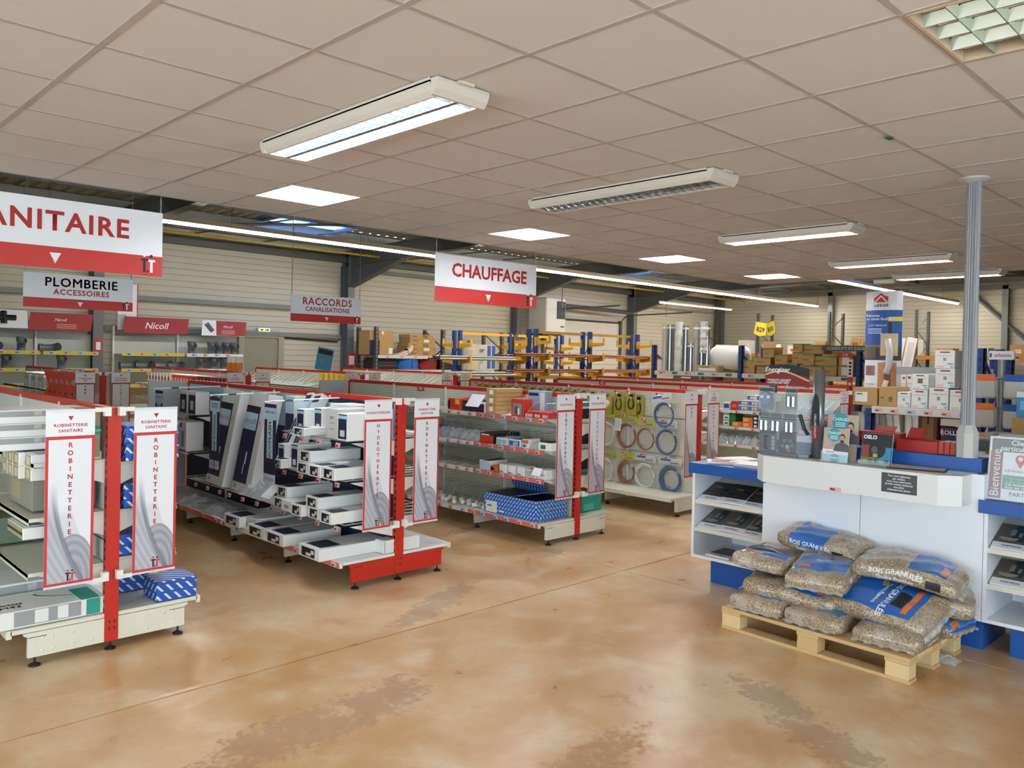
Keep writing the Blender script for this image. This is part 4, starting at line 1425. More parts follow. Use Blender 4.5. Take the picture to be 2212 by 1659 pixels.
carton(0.15, 0.26, 0.2, g2(0.05, 0.49, 1.1), WCARD, "upright white carton with a shower mixer picture against the HYDROTHÉRAPIE banner", TALLD)
carton(0.3, 0.2, 0.24, g2(0.42, 0.28, 1.1), WCARD, "large plain white carton at the back " + L1, [("t", 0.1, 0.45, 0.9, 0.5, GCARD, "tape")])
L2 = "on the shower gondola's second wire shelf"
carton(0.12, 0.3, 0.2, g2(0.80, 0.46, 0.805), WCARD, "upright white carton with a hand-shower picture " + L2, TALLD)
carton(0.11, 0.2, 0.18, g2(1.02, 0.46, 0.805), WCARD, "narrow white carton behind the one-word navy strip " + L2, TALLD)
carton(0.14, 0.25, 0.072, g2(0.925, 0.55, 0.805), WCARD, "low white carton set crosswise " + L2, FLATD)
for k, s in enumerate((0.53, 0.335, 0.15)):
    carton(0.172, 0.45, 0.088, g2(s, 0.54 + 0.01 * (k % 2), 0.805), WCARD, "long white mixer carton lying flat " + L2, FLATD, "long mixer cartons on the second wire shelf")
carton(0.172, 0.45, 0.088, g2(0.53, 0.52, 0.894), WCARD, "long white mixer carton stacked on another " + L2, FLATD)
L3 = "on the shower gondola's third wire shelf"
for k, (s, pl) in enumerate(((0.92, 0), (0.75, 1), (0.56, 0), (0.365, 0), (0.16, 0))):
    carton(0.165, 0.45, 0.085, g2(s, 0.53 + 0.02 * (k % 3), 0.48), WCARD, ("long white carton lying flat " if not pl else "unlabelled long white carton lying flat ") + L3, FLATD if not pl else [("f", 0.3, 0.3, 0.7, 0.6, GBAND, "barcode")], None if pl else "long cartons on the third wire shelf")
carton(0.165, 0.42, 0.085, g2(0.92, 0.5, 0.566), WCARD, "long white carton stacked at the hose-bag end " + L3, FLATD)
carton(0.18, 0.45, 0.085, g2(0.36, 0.55, 0.566), WCARD, "long white carton stacked nearer the HYDROTHÉRAPIE banner " + L3, FLATD)
carton(0.15, 0.3, 0.07, g2(1.12, 0.5, 0.48), WCARD, "open-topped white carton " + L3, [("t", 0.1, 0.1, 0.9, 0.8, NAVY, "dark_inside")], flap=40)
LB = "on the shower gondola's base shelf"
for k, (s, w, v) in enumerate(((1.70, 0.3, 0.56), (1.165, 0.3, 0.60), (0.845, 0.3, 0.60))):
    carton(w, 0.52, 0.088, g2(s, v, 0.212), WCARD, ("wide flat white carton beside the bagged hoses " if k == 0 else "wide flat white carton, one of a touching pair, ") + LB, FLATD, None if k == 0 else "pair of wide cartons on the base shelf")
carton(0.2, 0.5, 0.1, g2(1.45, 0.5, 0.212), WCARD, "worn white carton with a torn open end " + LB, [("f", 0.05, 0.1, 0.12, 0.5, DGREY, "torn_edge"), ("f", 0.6, 0.3, 0.68, 0.4, GBAND, "scuff")])
carton(0.3, 0.6, 0.09, g2(0.27, 0.62, 0.212), WCARD, "widest flat white carton above the red end base " + LB, FLATD)
carton(0.34, 0.12, 0.1, (3.72, 5.08, 0.214), WCARD, "plain white carton on the far side of the red end base", [("f", 0.02, 0.05, 0.03, 0.95, BLACKP, "edge_mark")], rz=0)
# tall leaning shower-column boxes
COLD = [("f", 0.0, 0.09, 0.72, 0.80, NAVY, "front_print"), ("f", 0.0, 0.80, 0.72, 0.86, BLACKP, "dark_band"), ("f", 0.0, 0.62, 0.66, 0.79, LBLUE, "brand_panel"), ("f", 0.12, 0.03, 0.26, 0.07, GBAND, "barcode"), ("f", 0.42, 0.28, 0.48, 0.4, DRAW, "shower_drawing"), ("f", 0.4, 0.18, 0.42, 0.28, DRAW, "hose_drawing")]
SCRIPT = M("crimson_script", "b8405a", 0.6)
for (s, z, nm) in ((2.31, 0.485, "beside the COLONNE DOUCHE strip"), (1.76, 0.485, "between the two hanging navy strips")):
    t = carton(0.36, 0.14, 0.9, g2(s, 0.46, z), GCARD, "tall navy and white shower column carton leaning back " + nm, COLD, rot=(math.radians(-10), math.radians(2), R90))
    text("Ancoflash", 0.075, SCRIPT, t, -0.03, 0.9 * 0.68, -0.002, off=-0.0005, shear=0.4, name="brand_script")
for (s, v, nm) in ((1.13, 0.42, "nearer the one-word navy strip"), (0.98, 0.42, "nearer the mixer cartons")):
    carton(0.1, 0.08, 0.62, g2(s, v, 0.86), GCARD, "slim shower rail carton leaning steeply back, " + nm, [("f", 0, 0.86, 1, 0.96, NAVY, "dark_band"), ("f", 0, 0.66, 1, 0.86, LBLUE, "brand_panel"), ("f", 0.1, 0.03, 0.9, 0.6, NAVY, "front_print"), ("f", 0.45, 0.08, 0.52, 0.55, DRAW, "rail_drawing")], rot=(math.radians(-30), math.radians(-6), R90))
carton(0.16, 0.14, 0.36, g2(1.30, 0.24, 1.0), GCARD, "upright shower carton standing behind the slim rail boxes", [("f", 0.05, 0.6, 0.95, 0.96, LBLUE, "brand_panel"), ("f", 0.05, 0.1, 0.95, 0.58, NAVY, "front_print")])
for k, (s, z, h_) in enumerate(((3.3, 1.085, 0.23), (3.08, 1.085, 0.23))):
    carton(0.18, 0.14, h_, g2(s, 0.36, z), GCARD, "dark-fronted shower set carton on the upper shelf beyond the COLONNE DOUCHE strip", [("f", 0.05, 0.04, 0.95, 0.85, NAVY, "front_print"), ("f", 0.3, 0.2, 0.7, 0.6, DRAW, "shower_drawing")], "dark-fronted shower set cartons")
for k, s in enumerate((3.2, 3.42)):
    carton(0.17, 0.18, 0.3, g2(s, 0.4, 0.705), WCARD, "tall white shower kit carton with a red base line on the middle shelf", [("f", 0.3, 0.15, 0.7, 0.7, M("shower_photo", "8f8f92", 0.5, var=0.4, vscale=30), "shower_picture"), ("f", 0, 0, 1, 0.05, REDB, "red_line"), ("f", 0.05, 0.8, 0.4, 0.95, REDB, "brand")], "shower kit cartons with a red base line")
# header boards above the shelves
k = thing("header_board", "pale blue header board with crimson script above the mixer cartons", "sign", (3.648, 5.6, 1.36), R90)
MB().box(-0.47, -0.004, -0.26, 0.47, 0, -0.04).build("board", LBLUE, k)
MB().box(-0.47, -0.005, -0.04, 0.47, 0, 0.0).build("navy_band", NAVY, k)
text("Ancoflash", 0.17, SCRIPT, k, 0.12, -0.22, -0.006, off=-0.002, shear=0.4, name="brand_script")
# hanging strips on arms
for (y, w1, w2, lab, spx) in ((5.068 + 0.83, "ANCOFLASH", "ANCOFLASH", "navy strip sign with one vertical word", 0), (5.068 + 1.85, "COLONNE\nDOUCHE", "COLONNE DOUCHE", "navy strip sign reading COLONNE DOUCHE", 1), (5.068 + 3.15, "NEW LANCO", "LANCO", "navy strip sign part hidden by a ROBINETTERIE banner", 2)):
    x = 3.02
    t = thing("shelf_strip_sign", lab + " on a white arm", "sign", (x, y, 0.70), R90)
    w, h = 0.095, 0.63
    MB().box(-w, 0, 0, w, 0.003, h).build("board", NAVY, t)
    MB().box(-w, -0.001, h - 0.125, w, 0, h - 0.03).box(-w * 0.5, -0.001, 0.2 if spx == 0 else 0.16, w * 0.5, 0, h - 0.125).build("pale_panel", LBLUE, t)
    MB().box(-w, -0.001, 0, w, 0, 0.075).build("brand_panel", M("lilac_print", "c6d4ea", 0.5), t)
    text("Ancoflash", 0.042, SCRIPT, t, 0, 0.025, -0.0015, shear=0.4, name="brand_script")
    text(w1, 0.026, BLACKP, t, 0, h - 0.075 if "\n" not in w1 else h - 0.066, -0.0015, off=0.0004)
    text(w2, 0.058 if len(w2) < 12 else 0.05, BLACKP, t, 0.02, (h - 0.14) if spx != 1 else h - 0.15, -0.0015, align="RIGHT", off=0.001, rot=math.pi / 2, spacing=1.05)
    MB().tube([(0, 0.0, h + 0.02), (0, 0.62, h + 0.035)], 0.007, 6).tube([(0, 0.0, h + 0.02), (0, -0.05, h + 0.019)], 0.005, 6).build("arm", WHITE, t)
    MB().tube([(0, 0.12, h + 0.023), (0, 0.19, h + 0.0245)], 0.01, 6).build("arm_sleeve", DGREY, t)
    MB().tube([(-w * 0.8, 0, h), (-w * 0.8, 0, h + 0.02), (w * 0.8, 0, h + 0.02), (w * 0.8, 0, h)], 0.003, 5).build("hanger", CHROME, t)


# crumpled clear bags of hoses on the lower shelves
def film_material(name, col, alpha):
    return M(name, col, 0.12, alpha=alpha, coat=0.6)


FILM = film_material("clear_film", "dfe4e6", 0.42)
CHROMEH = M("chrome_hose", "b8bcc0", 0.18, 0.85)


def pouch(loc, w, d, h, label, inside, group=None, seed=0, rz=R90, mat=None):
    """crumpled clear pouch lying on a shelf with something inside"""
    t = thing("film_pouch", label, "bag", loc, rz, group)
    r = random.Random(seed)
    n = 9
    vs = []
    for i in range(n):
        for j in range(n):
            u, v = -1 + 2 * i / (n - 1), -1 + 2 * j / (n - 1)
            e = max(0, (1 - abs(u) ** 3) * (1 - abs(v) ** 3))
            vs.append((u * w / 2 + r.uniform(-1, 1) * w * 0.03, (v + 1) * d / 2 + r.uniform(-1, 1) * d * 0.03, 0.002 + h * e * (0.75 + 0.5 * r.random())))
    m = len(vs)
    vs += [(x, y, 0.001) for x, y, z in vs]
    fs = []
    for i in range(n - 1):
        for j in range(n - 1):
            q = (i * n + j, (i + 1) * n + j, (i + 1) * n + j + 1, i * n + j + 1)
            fs.append(q)
            fs.append(tuple(m + a for a in reversed(q)))
    for i in range(n - 1):
        for (a, b) in ((i * n, (i + 1) * n), (i * n + n - 1, (i + 1) * n + n - 1), (i, i + 1), ((n - 1) * n + i, (n - 1) * n + i + 1)):
            fs.append((a, b, m + b, m + a))
    MB().add(vs, fs).build("film", mat or FILM, t)
    if inside == "hose":
        for rr in (0.8, 0.6):
            MB().tube([(math.cos(a) * w * 0.36 * rr, d / 2 + math.sin(a) * d * 0.38 * rr, h * 0.35 + 0.01 * math.sin(3 * a)) for a in [i * 2 * math.pi / 14 for i in range(14)]], 0.009, 6, closed=True).build("coiled_hose", CHROMEH, t)
    elif inside == "white":
        for k in range(3):
            MB().tube([(r.uniform(-0.3, 0.3) * w, d * r.uniform(0.25, 0.4), h * 0.4), (r.uniform(-0.3, 0.3) * w, d * r.uniform(0.6, 0.75), h * 0.45)], h * 0.28, 7).build("fitting", WHITE, t)
    elif inside == "black":
        MB().tube([(math.cos(a) * w * 0.3, d / 2 + math.sin(a) * d * 0.33, h * 0.4) for a in [i * 2 * math.pi / 12 for i in range(12)]], 0.008, 6, closed=True).build("black_hose", BLACK, t)
    return t


for k, (s, v) in enumerate(((2.05, 0.5), (2.35, 0.52), (2.68, 0.5), (2.95, 0.5))):
    pouch(g2(s, v, 0.213), 0.27, 0.3, 0.07, "clear bag of chrome shower hose lying on the shower gondola's base shelf", "hose", "bagged hoses on the base shelf", k)
for k, s in enumerate((1.36, 1.58)):
    pouch(g2(s, 0.5, 0.482), 0.25, 0.28, 0.11, "puffy clear bag on the third wire shelf before a leaning carton", "hose", "puffy bags on the third wire shelf", 20 + k)

# ---- G1: boxed taps (facing -X, seen end on)
g1 = lambda s, v, z: (1.575 - v, 4.962 + s, z)
BANDR = [("r", 0.12, 0.5, 0.95, 0.92, GBAND, "grey_band"), ("r", 0.45, 0.55, 0.52, 0.9, PHOTO, "tap_photo"), ("r", 0.7, 0.55, 0.78, 0.9, WCARD, "picture"), ("f", 0.05, 0.1, 0.5, 0.5, KRAFT_AND_SHADE, "end_label")]
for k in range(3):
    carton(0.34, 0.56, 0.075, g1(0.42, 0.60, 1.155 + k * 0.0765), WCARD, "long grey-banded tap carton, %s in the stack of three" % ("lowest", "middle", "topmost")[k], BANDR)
for k in range(4):
    for r_ in range(2):
        carton(0.125, 0.36, 0.072, g1(0.12 + k * 0.13 + 0.02, 0.40 + 0.03 * (k > 0), 1.0 + r_ * 0.0735), WCARD, "narrow white tap carton in the double row under the grey-banded stack", [("f", 0.03, 0.03, 0.97, 0.97, KRAFT_AND_SHADE, "shaded_end"), ("f", 0.3, 0.2, 0.8, 0.8, M("pale_end_label", "c9bfa0", 0.7), "end_label"), ("t", 0.1, 0.1, 0.9, 0.4, GBAND, "top_print")], "double row of narrow tap cartons")  # brownish end panel paints the shade on the white carton's end face
carton(0.5, 0.33, 0.17, g1(0.42, 0.37, 0.815), M("grey_brown_card", "8f8b80", 0.7), "plain grey-brown carton under the double row of tap boxes", [("f", 0.1, 0.2, 0.5, 0.8, KRAFT_AND_SHADE, "end_label")])  # card in its own even grey-brown
t = carton(0.34, 0.40, 0.065, g1(0.22, 0.44, 0.685), WCARD, "flat white carton with a loose lid and grey lettering", [("f", 0.02, 0.05, 0.98, 0.95, KRAFT_AND_SHADE, "shaded_end"), ("f", 0.02, 0.35, 0.98, 0.6, M("dark_green_line", "3a4a38", 0.6), "line")])  # tan end panel is shade painted onto the white card
o = text("Focus", 0.07, M("grey_letter", "6a6c6a", 0.6), t, 0, 0, 0, off=0.0005, fn=_flat, rot=math.pi / 2)
o.location = (0.05, 0.12, 0.0665)
MB().box(-0.17, 0.02, 0.067, 0.17, 0.39, 0.07).build("loose_lid", GCARD, t, rot=(math.radians(4), 0, 0))
carton(0.3, 0.4, 0.16, g1(0.95, 0.5, 0.52), M("sage_card", "6f7c6a", 0.7), "dull green carton at the back of the second shelf", [("f", 0.0, 0.0, 1, 0.3, GREENP, "green_band"), ("r", 0, 0, 0.2, 1, TEAL, "teal_end")])
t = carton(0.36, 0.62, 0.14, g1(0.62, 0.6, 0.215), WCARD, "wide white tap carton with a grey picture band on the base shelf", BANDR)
t = carton(0.36, 0.66, 0.095, g1(0.2, 0.68, 0.215), WCARD, "wide white tap carton with a teal end beside the red post", [("r", 0.3, 0.1, 0.8, 0.95, GBAND, "grey_band"), ("r", 0.45, 0.15, 0.55, 0.9, WCARD, "picture"), ("r", 0.62, 0.15, 0.7, 0.9, WCARD, "picture"), ("r", 0.84, 0.05, 0.95, 0.97, TEAL, "teal_end"), ("t", 0.3, 0.8, 1.0, 0.95, TEAL, "teal_top")])
o = text("Focus\nM42", 0.06, MATS["grey_letter"], t, 0, 0, 0, off=0.0004, fn=_flat, rot=math.pi / 2)
o.location = (0.05, 0.2, 0.0965)
pts = [(-0.1 + 0.02 * i, 0.35 + 0.0035 * i * i) for i in range(8)]
MB().prism(pts + [(x, y + 0.012) for x, y in reversed(pts)], 0.0955, 0.0962, "z").build("tap_drawing", BLACKP, t)
k = thing("kraft_carton", "kraft carton with a teal brand band tucked behind the end post", "box", (1.50, 5.02, 1.115), 0)
MB().rbox(-0.06, 0, 0, 0.02, 0.3, 0.27, 0.003).build("box_body", KRAFT_AND_SHADE, k)
MB().box(-0.058, -0.001, 0.13, 0.018, 0, 0.18).build("teal_band", TEAL, k)
text("hansgrohe", 0.022, WPRINT, k, -0.02, 0.147, -0.002)
for (z, lab) in ((0.505, "lower"), (0.805, "upper")):
    t = thing("book_rack", "wire rack of small cartons beside the red post on the %s shelf" % lab, "rack", (1.49, 5.06, z))
    MB().tube([(-0.09, 0, 0.01), (-0.01, 0, 0.01), (-0.01, 0, 0.2), (-0.06, 0, 0.2), (-0.09, 0, 0.19)], 0.004, 5).build("wire_loop", CHROME, t)
    MB().tube([(-0.09, 0.1, 0.01), (0.0, 0.1, 0.01), (0.0, 0.1, 0.22)], 0.004, 5).build("wire_loop", CHROME, t)
    MB().rbox(-0.1, 0.02, 0.012, -0.025, 0.09, 0.16, 0.002).build("carton", M("blue_grey_card", "7d8ea6", 0.5), t)
# G1 far side: blue cartons
g1r = lambda s, v, z: (1.575 + v, 4.962 + s, z)
for (s, v, z, w, d, h, lab) in ((0.12, 0.5, 0.213, 0.22, 0.24, 0.125, "blue patterned carton standing alone on the white base shelf end"),
                               (0.5, 0.34, 0.213, 0.3, 0.3, 0.16, "blue patterned carton behind the lone one on the base shelf"),
                               (0.12, 0.36, 1.09, 0.3, 0.3, 0.1, "blue patterned carton on the top far-side shelf"),
                               (0.12, 0.36, 1.192, 0.3, 0.3, 0.1, "blue patterned carton stacked highest on the far-side shelf"),
                               (0.14, 0.36, 0.81, 0.28, 0.3, 0.14, "blue patterned carton on the middle far-side shelf"),
                               (0.5, 0.37, 0.81, 0.3, 0.3, 0.1, "blue patterned carton deeper along the middle far-side shelf"),
                               (0.16, 0.34, 0.53, 0.3, 0.3, 0.12, "blue and black carton on the low far-side shelf")):
    carton(w, d, h, g1r(s, v, z), BLUEPAT, lab, rz=-R90)


# ---- wire dividers shared by the pegboard gondolas
def divider_mesh(L, H, n):
    k = ("div", L, H, n)
    if k not in CM:
        q = MB().tube([(0, 0, 0.0), (0, 0, 0.03), (0, L * 0.32, H), (0, L, H), (0, L, 0.0), (0, 0, 0.0)], 0.0028, 4)
        for i in range(1, n):
            y = L * i / n
            top = 0.03 + (H - 0.03) * min(1, y / (L * 0.32))
            q.tube([(0, y, 0), (0, y, top)], 0.0018, 3, cap=False)
        CM[k] = q.mesh("wire_divider", CHROME)
    return CM[k]


def dividers(par, X, Y0, z, ss, L=0.38, H=0.13, v=0.43, n=10):
    for s in ss:
        inst("wire_divider", divider_mesh(L, H, n), par, (-v, s, z + 0.003), R90)


dividers(G3, 5.785, 5.098, 1.17, (0.02, 0.15, 0.3, 0.52, 0.72), v=0.42)
dividers(G3, 5.785, 5.098, 0.875, (0.28, 0.45, 0.62, 1.3, 1.5, 1.7, 1.9), v=0.43)
dividers(G3, 5.785, 5.098, 0.605, (0.03, 0.14, 0.26, 0.38, 0.5, 0.62, 1.05, 1.2, 1.35, 1.5, 1.65, 1.8), v=0.43)
dividers(G3, 5.785, 5.098, 0.212, (0.03, 0.9, 1.05, 1.2, 1.38, 1.55, 1.7), L=0.42, H=0.17, v=0.47)
g3 = lambda s, v, z: (5.785 - v, 5.098 + s, z)
K1, K2, K3 = "on the heating gondola's top shelf", "on the heating gondola's second shelf", "on the heating gondola's third shelf"
carton(0.2, 0.3, 0.115, g3(1.42, 0.38, 1.173), REDB, "red-orange boxed part with a yellow corner " + K1, [("f", 0.6, 0.5, 0.95, 0.95, M("yellow_print", "e6c43a", 0.5), "yellow_corner"), ("f", 0.02, 0.1, 0.2, 0.8, BLACKP, "round_mark")])
for k, s in enumerate((1.22, 1.12, 1.04)):
    carton(0.1, 0.3, 0.105, g3(s, 0.39, 1.173), BLACKP, "black boxed part with a red edge " + K1, [("f", 0.1, 0.6, 0.9, 0.7, REDB, "red_line"), ("r", 0.1, 0.2, 0.9, 0.8, REDB, "red_side")], "black boxed parts on the top shelf")
t = carton(0.2, 0.3, 0.1, g3(0.96, 0.45, 1.173), M("violet_white_card", "e0dde4", 0.5), "white and purple carton with its lid raised " + K1, [("f", 0.02, 0.05, 0.98, 0.85, PURPLE, "purple_front")], flap=52)
for k in range(3):
    carton(0.155, 0.36, 0.082, g3(0.77, 0.44, 1.173 + 0.0835 * k), CARTON, "brown carton, %s of the stack of three" % ("bottom", "middle", "top")[k] + " " + K1, [("f", 0.3, 0.3, 0.65, 0.85, WCARD, "address_label"), ("r", 0.0, 0.45, 1, 0.52, CARTOND, "tape")])
carton(0.24, 0.1, 0.24, g3(0.38, 0.2, 1.173), M("blue_grey_blister", "8fa3ba", 0.5), "tall blue-grey blister pack at the back " + K1, [("f", 0.05, 0.8, 0.6, 0.92, NAVY, "title"), ("f", 0.7, 0.2, 0.95, 0.95, DRAW, "side_panel")])
t = carton(0.17, 0.12, 0.165, g3(0.42, 0.42, 1.173), REDB, "orange-red display box with a window " + K1, [("f", 0.14, 0.06, 0.86, 0.74, M("window_grey", "8d8c88", 0.2), "window"), ("f", 0.3, 0.1, 0.5, 0.6, DGREY, "thermostat"), ("f", 0.55, 0.1, 0.68, 0.45, WHITE, "knob")])
for k, s in enumerate((0.24, 0.14, 0.04)):
    carton(0.085, 0.16, 0.06, g3(s, 0.43, 1.173), REDB, "small red and white valve box between wire dividers " + K1, [("f", 0.1, 0.1, 0.9, 0.55, PHOTO, "valve_photo")], "small valve boxes on the top shelf")
carton(0.2, 0.36, 0.1, g3(0.83, 0.44, 0.878), BLACKP, "black carton with a red front " + K2, [("f", 0.02, 0.05, 0.98, 0.75, REDB, "red_front"), ("f", 0.1, 0.78, 0.7, 0.9, WPRINT, "title")])
for k, (s, m_, lab) in enumerate(((0.62, M("aqua_print", "9fc2cc", 0.5), "pale aqua boxed regulator "), (0.44, BLUEB, "blue and white boxed valve "))):
    carton(0.16, 0.26, 0.07, g3(s, 0.43, 0.878), WCARD, lab + K2, [("f", 0.05, 0.1, 0.95, 0.8, m_, "front_print"), ("f", 0.4, 0.2, 0.8, 0.7, PHOTO, "product_photo"), ("t", 0.05, 0.05, 0.95, 0.95, m_, "top_print")])
carton(0.09, 0.16, 0.085, g3(0.29, 0.43, 0.878), WCARD, "small white and orange box " + K2, [("f", 0.05, 0.5, 0.95, 0.9, ORNG, "front_print"), ("f", 0.1, 0.1, 0.7, 0.4, BLUEB, "blue_print")])
for k, s in enumerate((0.19, 0.12)):
    pouch(g3(s, 0.43, 0.878), 0.1, 0.16, 0.06, "clear pouch with a green card " + K2, "white", "green-carded pouches on the second shelf", 40 + k)
carton(0.16, 0.3, 0.075, g3(0.03, 0.44, 0.878), WCARD, "open-topped white tray box with black inside " + K2, [("t", 0.05, 0.05, 0.95, 0.95, BLACKP, "dark_inside"), ("f", 0.2, 0.2, 0.6, 0.7, GREENP, "green_print")])
for k, s in enumerate((1.02, 1.14, 1.26, 1.4, 1.52)):
    pouch(g3(s, 0.42, 0.878), 0.13, 0.25, 0.085, "clear pouch of fittings piled " + K2, "white", "clear pouches on the second shelf", 50 + k)
for k, s in enumerate((1.62, 1.74)):
    carton(0.1, 0.12, 0.11, g3(s, 0.42, 0.878), M("clear_blue_lid_tub", "9aa4ae", 0.3), "small blue-lidded tub " + K2, [("t", 0, 0, 1, 1, BLUEB, "blue_lid"), ("f", 0, 0.85, 1, 1, BLUEB, "lid_rim")], "blue-lidded tubs on the second shelf", name="storage_tub", cat="tub")
carton(0.16, 0.24, 0.095, g3(0.86, 0.43, 0.608), WCARD, "pale blue and white carton " + K3, [("f", 0.02, 0.05, 0.98, 0.95, M("sky_print", "b6c8d6", 0.5), "front_print"), ("t", 0.3, 0, 1, 1, BLACKP, "dark_top")])
carton(0.1, 0.2, 0.055, g3(0.72, 0.44, 0.608), ORNG, "low orange box " + K3, [("f", 0.1, 0.2, 0.6, 0.8, BLACKP, "print")])
for k, s in enumerate((0.585, 0.46, 0.335)):
    carton(0.1, 0.16, 0.085, g3(s, 0.44, 0.608), WCARD, "small white square carton between wire dividers " + K3, [("f", 0.1, 0.1, 0.35, 0.25, BLUEB, "blue_mark"), ("f", 0.4, 0.1, 0.6, 0.2, ORNG, "orange_mark")], "small square cartons on the third shelf")
carton(0.14, 0.18, 0.075, g3(0.2, 0.44, 0.608), WCARD, "white and yellow boxed valve " + K3, [("f", 0.05, 0.1, 0.95, 0.9, PHOTO, "valve_photo"), ("t", 0.1, 0.1, 0.9, 0.6, LIME, "yellow_top")])
carton(0.11, 0.15, 0.09, g3(0.06, 0.44, 0.608), WCARD, "white carton with a raised flap " + K3, [("f", 0.1, 0.4, 0.9, 0.5, GBAND, "print_line")], flap=60)
# large blue patterned box with open lid on the base shelf
t = carton(0.72, 0.42, 0.19, g3(0.42, 0.5, 0.214), BLUEPAT2, "big blue dashed-pattern carton with open flaps on the heating gondola's base", [("f", 0.04, 0.05, 0.26, 0.62, WCARD, "address_label"), ("f", 0.07, 0.35, 0.16, 0.4, BLACKP, "label_text"), ("f", 0.3, 0.15, 0.4, 0.22, WCARD, "small_label"), ("t", 0.02, 0.03, 0.98, 0.97, BLACKP, "dark_inside")])
MB().box(-0.36, 0, 0, 0.1, 0.2, 0.003).build("open_flap", BLUEPAT2, t, loc=(0, 0.42, 0.19), rot=(math.radians(118), 0, 0))
MB().box(0, 0, 0, 0.34, 0.42, 0.003).build("open_flap", BLUEPAT2, t, loc=(0.02, 0.0, 0.192), rot=(0, math.radians(-12), 0))
# white radiator feet heaped between the dividers
for k in range(16):
    s = 0.86 + (k % 8) * 0.11 + random.uniform(-0.02, 0.02)
    v = 0.46 - (k // 8) * 0.1 - random.uniform(0, 0.05)
    t = thing("radiator_plug", "small white plastic radiator plug lying between dividers on the heating gondola's base", "fitting", g3(s, v, 0.236), group="white plugs on the base shelf", rot=(math.pi / 2, 0, random.uniform(0, 3)))
    MB().lathe([(0.022, -0.02), (0.022, 0.006), (0.015, 0.008), (0.015, 0.028)], 10).build("cap", WHITE, t)
    MB().tube([(0, 0, 0.028), (0, 0, 0.06)], 0.006, 6).build("stem", CHROME, t)
carton(0.3, 0.25, 0.15, (5.785 + 0.36, 5.22, 0.214), TEAL, "teal carton on the far side of the heating gondola's base", [("f", 0.1, 0.1, 0.6, 0.5, M("teal_pale", "5ab4a4", 0.5), "drawing"), ("t", 0.2, 0.2, 0.8, 0.8, GCARD, "label"), ("l", 0.1, 0.1, 0.9, 0.9, M("teal_dark", "17806e", 0.5), "side_print")], rz=0)
for (z, m_, lab) in ((1.105, WCARD, "white boxed pump on the CIRCULATEURS side, upper shelf"), (0.855, GCARD, "pale grey boxed pump on the CIRCULATEURS side, middle shelf"), (0.605, TEAL, "teal and black boxed pump on the CIRCULATEURS side, lower shelf")):
    carton(0.3, 0.28, 0.2, (5.785 + 0.19, 5.2, z), m_, lab, [("f", 0.2, 0.2, 0.8, 0.7, BLACKP, "pump_picture"), ("f", 0, 0.8, 1, 1, TEAL, "teal_band")], rz=0)
# ---- G4: gas hoses on the pegboard (face at x = 7.868)
BROWNH = M("terracotta_hose", "9c5138", 0.45)
WHITEH = M("white_hose", "e2e4e2", 0.4)
BLUEH = M("blue_hose", "2f5a8e", 0.45)
BLACKH = M("black_hose", "1c1c1c", 0.4)
OLIVE = M("olive_card", "b5a83a", 0.5)
POLY = M("hose_bag_film", "d6dcdc", 0.08, alpha=0.06)


def hose(s, z, r, mat, tr, turns, card, label, group=None, cw=0.22, ch=0.075, tilt=0.0, bagh=None, x=7.82):
    t = thing("gas_hose_pack", label, "hose", (x, 5.12 + s, z), rot=(0, tilt, R90), group=group)
    pts = []
    n = 22
    for i in range(int(n * turns) + 1):
        a = 2 * math.pi * i / n + 0.6
        rr = r * (1 - 0.05 * (i / n))
        pts.append((rr * math.cos(a), -0.012 + 0.012 * (i / n) - 0.01, rr * 1.04 * math.sin(a)))
    MB().tube(pts, tr, 7).build("hose_coil", mat, t, smooth=True)
    for p in (pts[0], pts[-1]):
        MB().tube([p, (p[0] * 0.86, p[1] - 0.004, p[2] + 0.035)], tr * 1.25, 7).build("end_fitting", CHROME, t)
    hw = max(cw / 2, r + 0.01)
    top = r * 1.04 + 0.03
    if card:
        MB().box(-hw, -0.006, top, hw, -0.003, top + ch).build("header_card", card, t)
        MB().box(-hw + 0.02, -0.0068, top + 0.035, 0.0, -0.006, top + ch - 0.015).build("card_print", M("card_orange", "e2a23c", 0.5) if card is LIME else BLUEB, t)
        MB().box(0.0, -0.0068, top + 0.012, hw - 0.04, -0.006, top + 0.024).build("card_strap_line", REDB, t)
    MB().box(-hw, -0.036, -r * 1.04 - 0.04, hw, -0.0345, top + ch * 0.8).build("clear_bag", POLY, t)
    MB().tube([(0, -0.07, top + ch - 0.01), (0, -0.02, top + ch - 0.014), (0, 0.05, top + ch - 0.014)], 0.003, 5).build("hook", CHROME, t)
    inst("price_tag", tag_mesh(PINK), t, (0.0, -0.075, top + ch + 0.012))
    return t


WCARDP = M("white_blue_card", "d6dde0", 0.5)
hose(0.98, 0.80, 0.14, BROWNH, 0.011, 2.6, LIME, "terracotta gas hose coil on a lime card, upper row beside a white ticket")
hose(0.69, 0.785, 0.125, BROWNH, 0.009, 1.6, LIME, "thin terracotta gas hose coil on a lime card next to the blue coil")
hose(0.39, 0.775, 0.14, BLUEH, 0.011, 2.2, WCARDP, "thin blue hose coil on a white card in the upper row")
hose(0.975, 0.355, 0.125, BROWNH, 0.012, 3.6, LIME, "thick terracotta hose coil hanging in the lower row")
hose(0.69, 0.345, 0.14, WHITEH, 0.012, 2.4, WCARDP, "white hose coil on a blue-white card in the lower row")
hose(0.33, 0.34, 0.145, BLUEH, 0.014, 3.6, WCARDP, "thick blue hose coil hanging in the lower row")
hose(1.31, 0.80, 0.14, WHITEH, 0.011, 2.2, LIME, "white hose coil on a lime card, upper row beside the CIRCULATEURS banner")
hose(1.32, 0.35, 0.14, WHITEH, 0.011, 1.6, LIME, "white hose coil on a lime card, lower row beside the CIRCULATEURS banner")
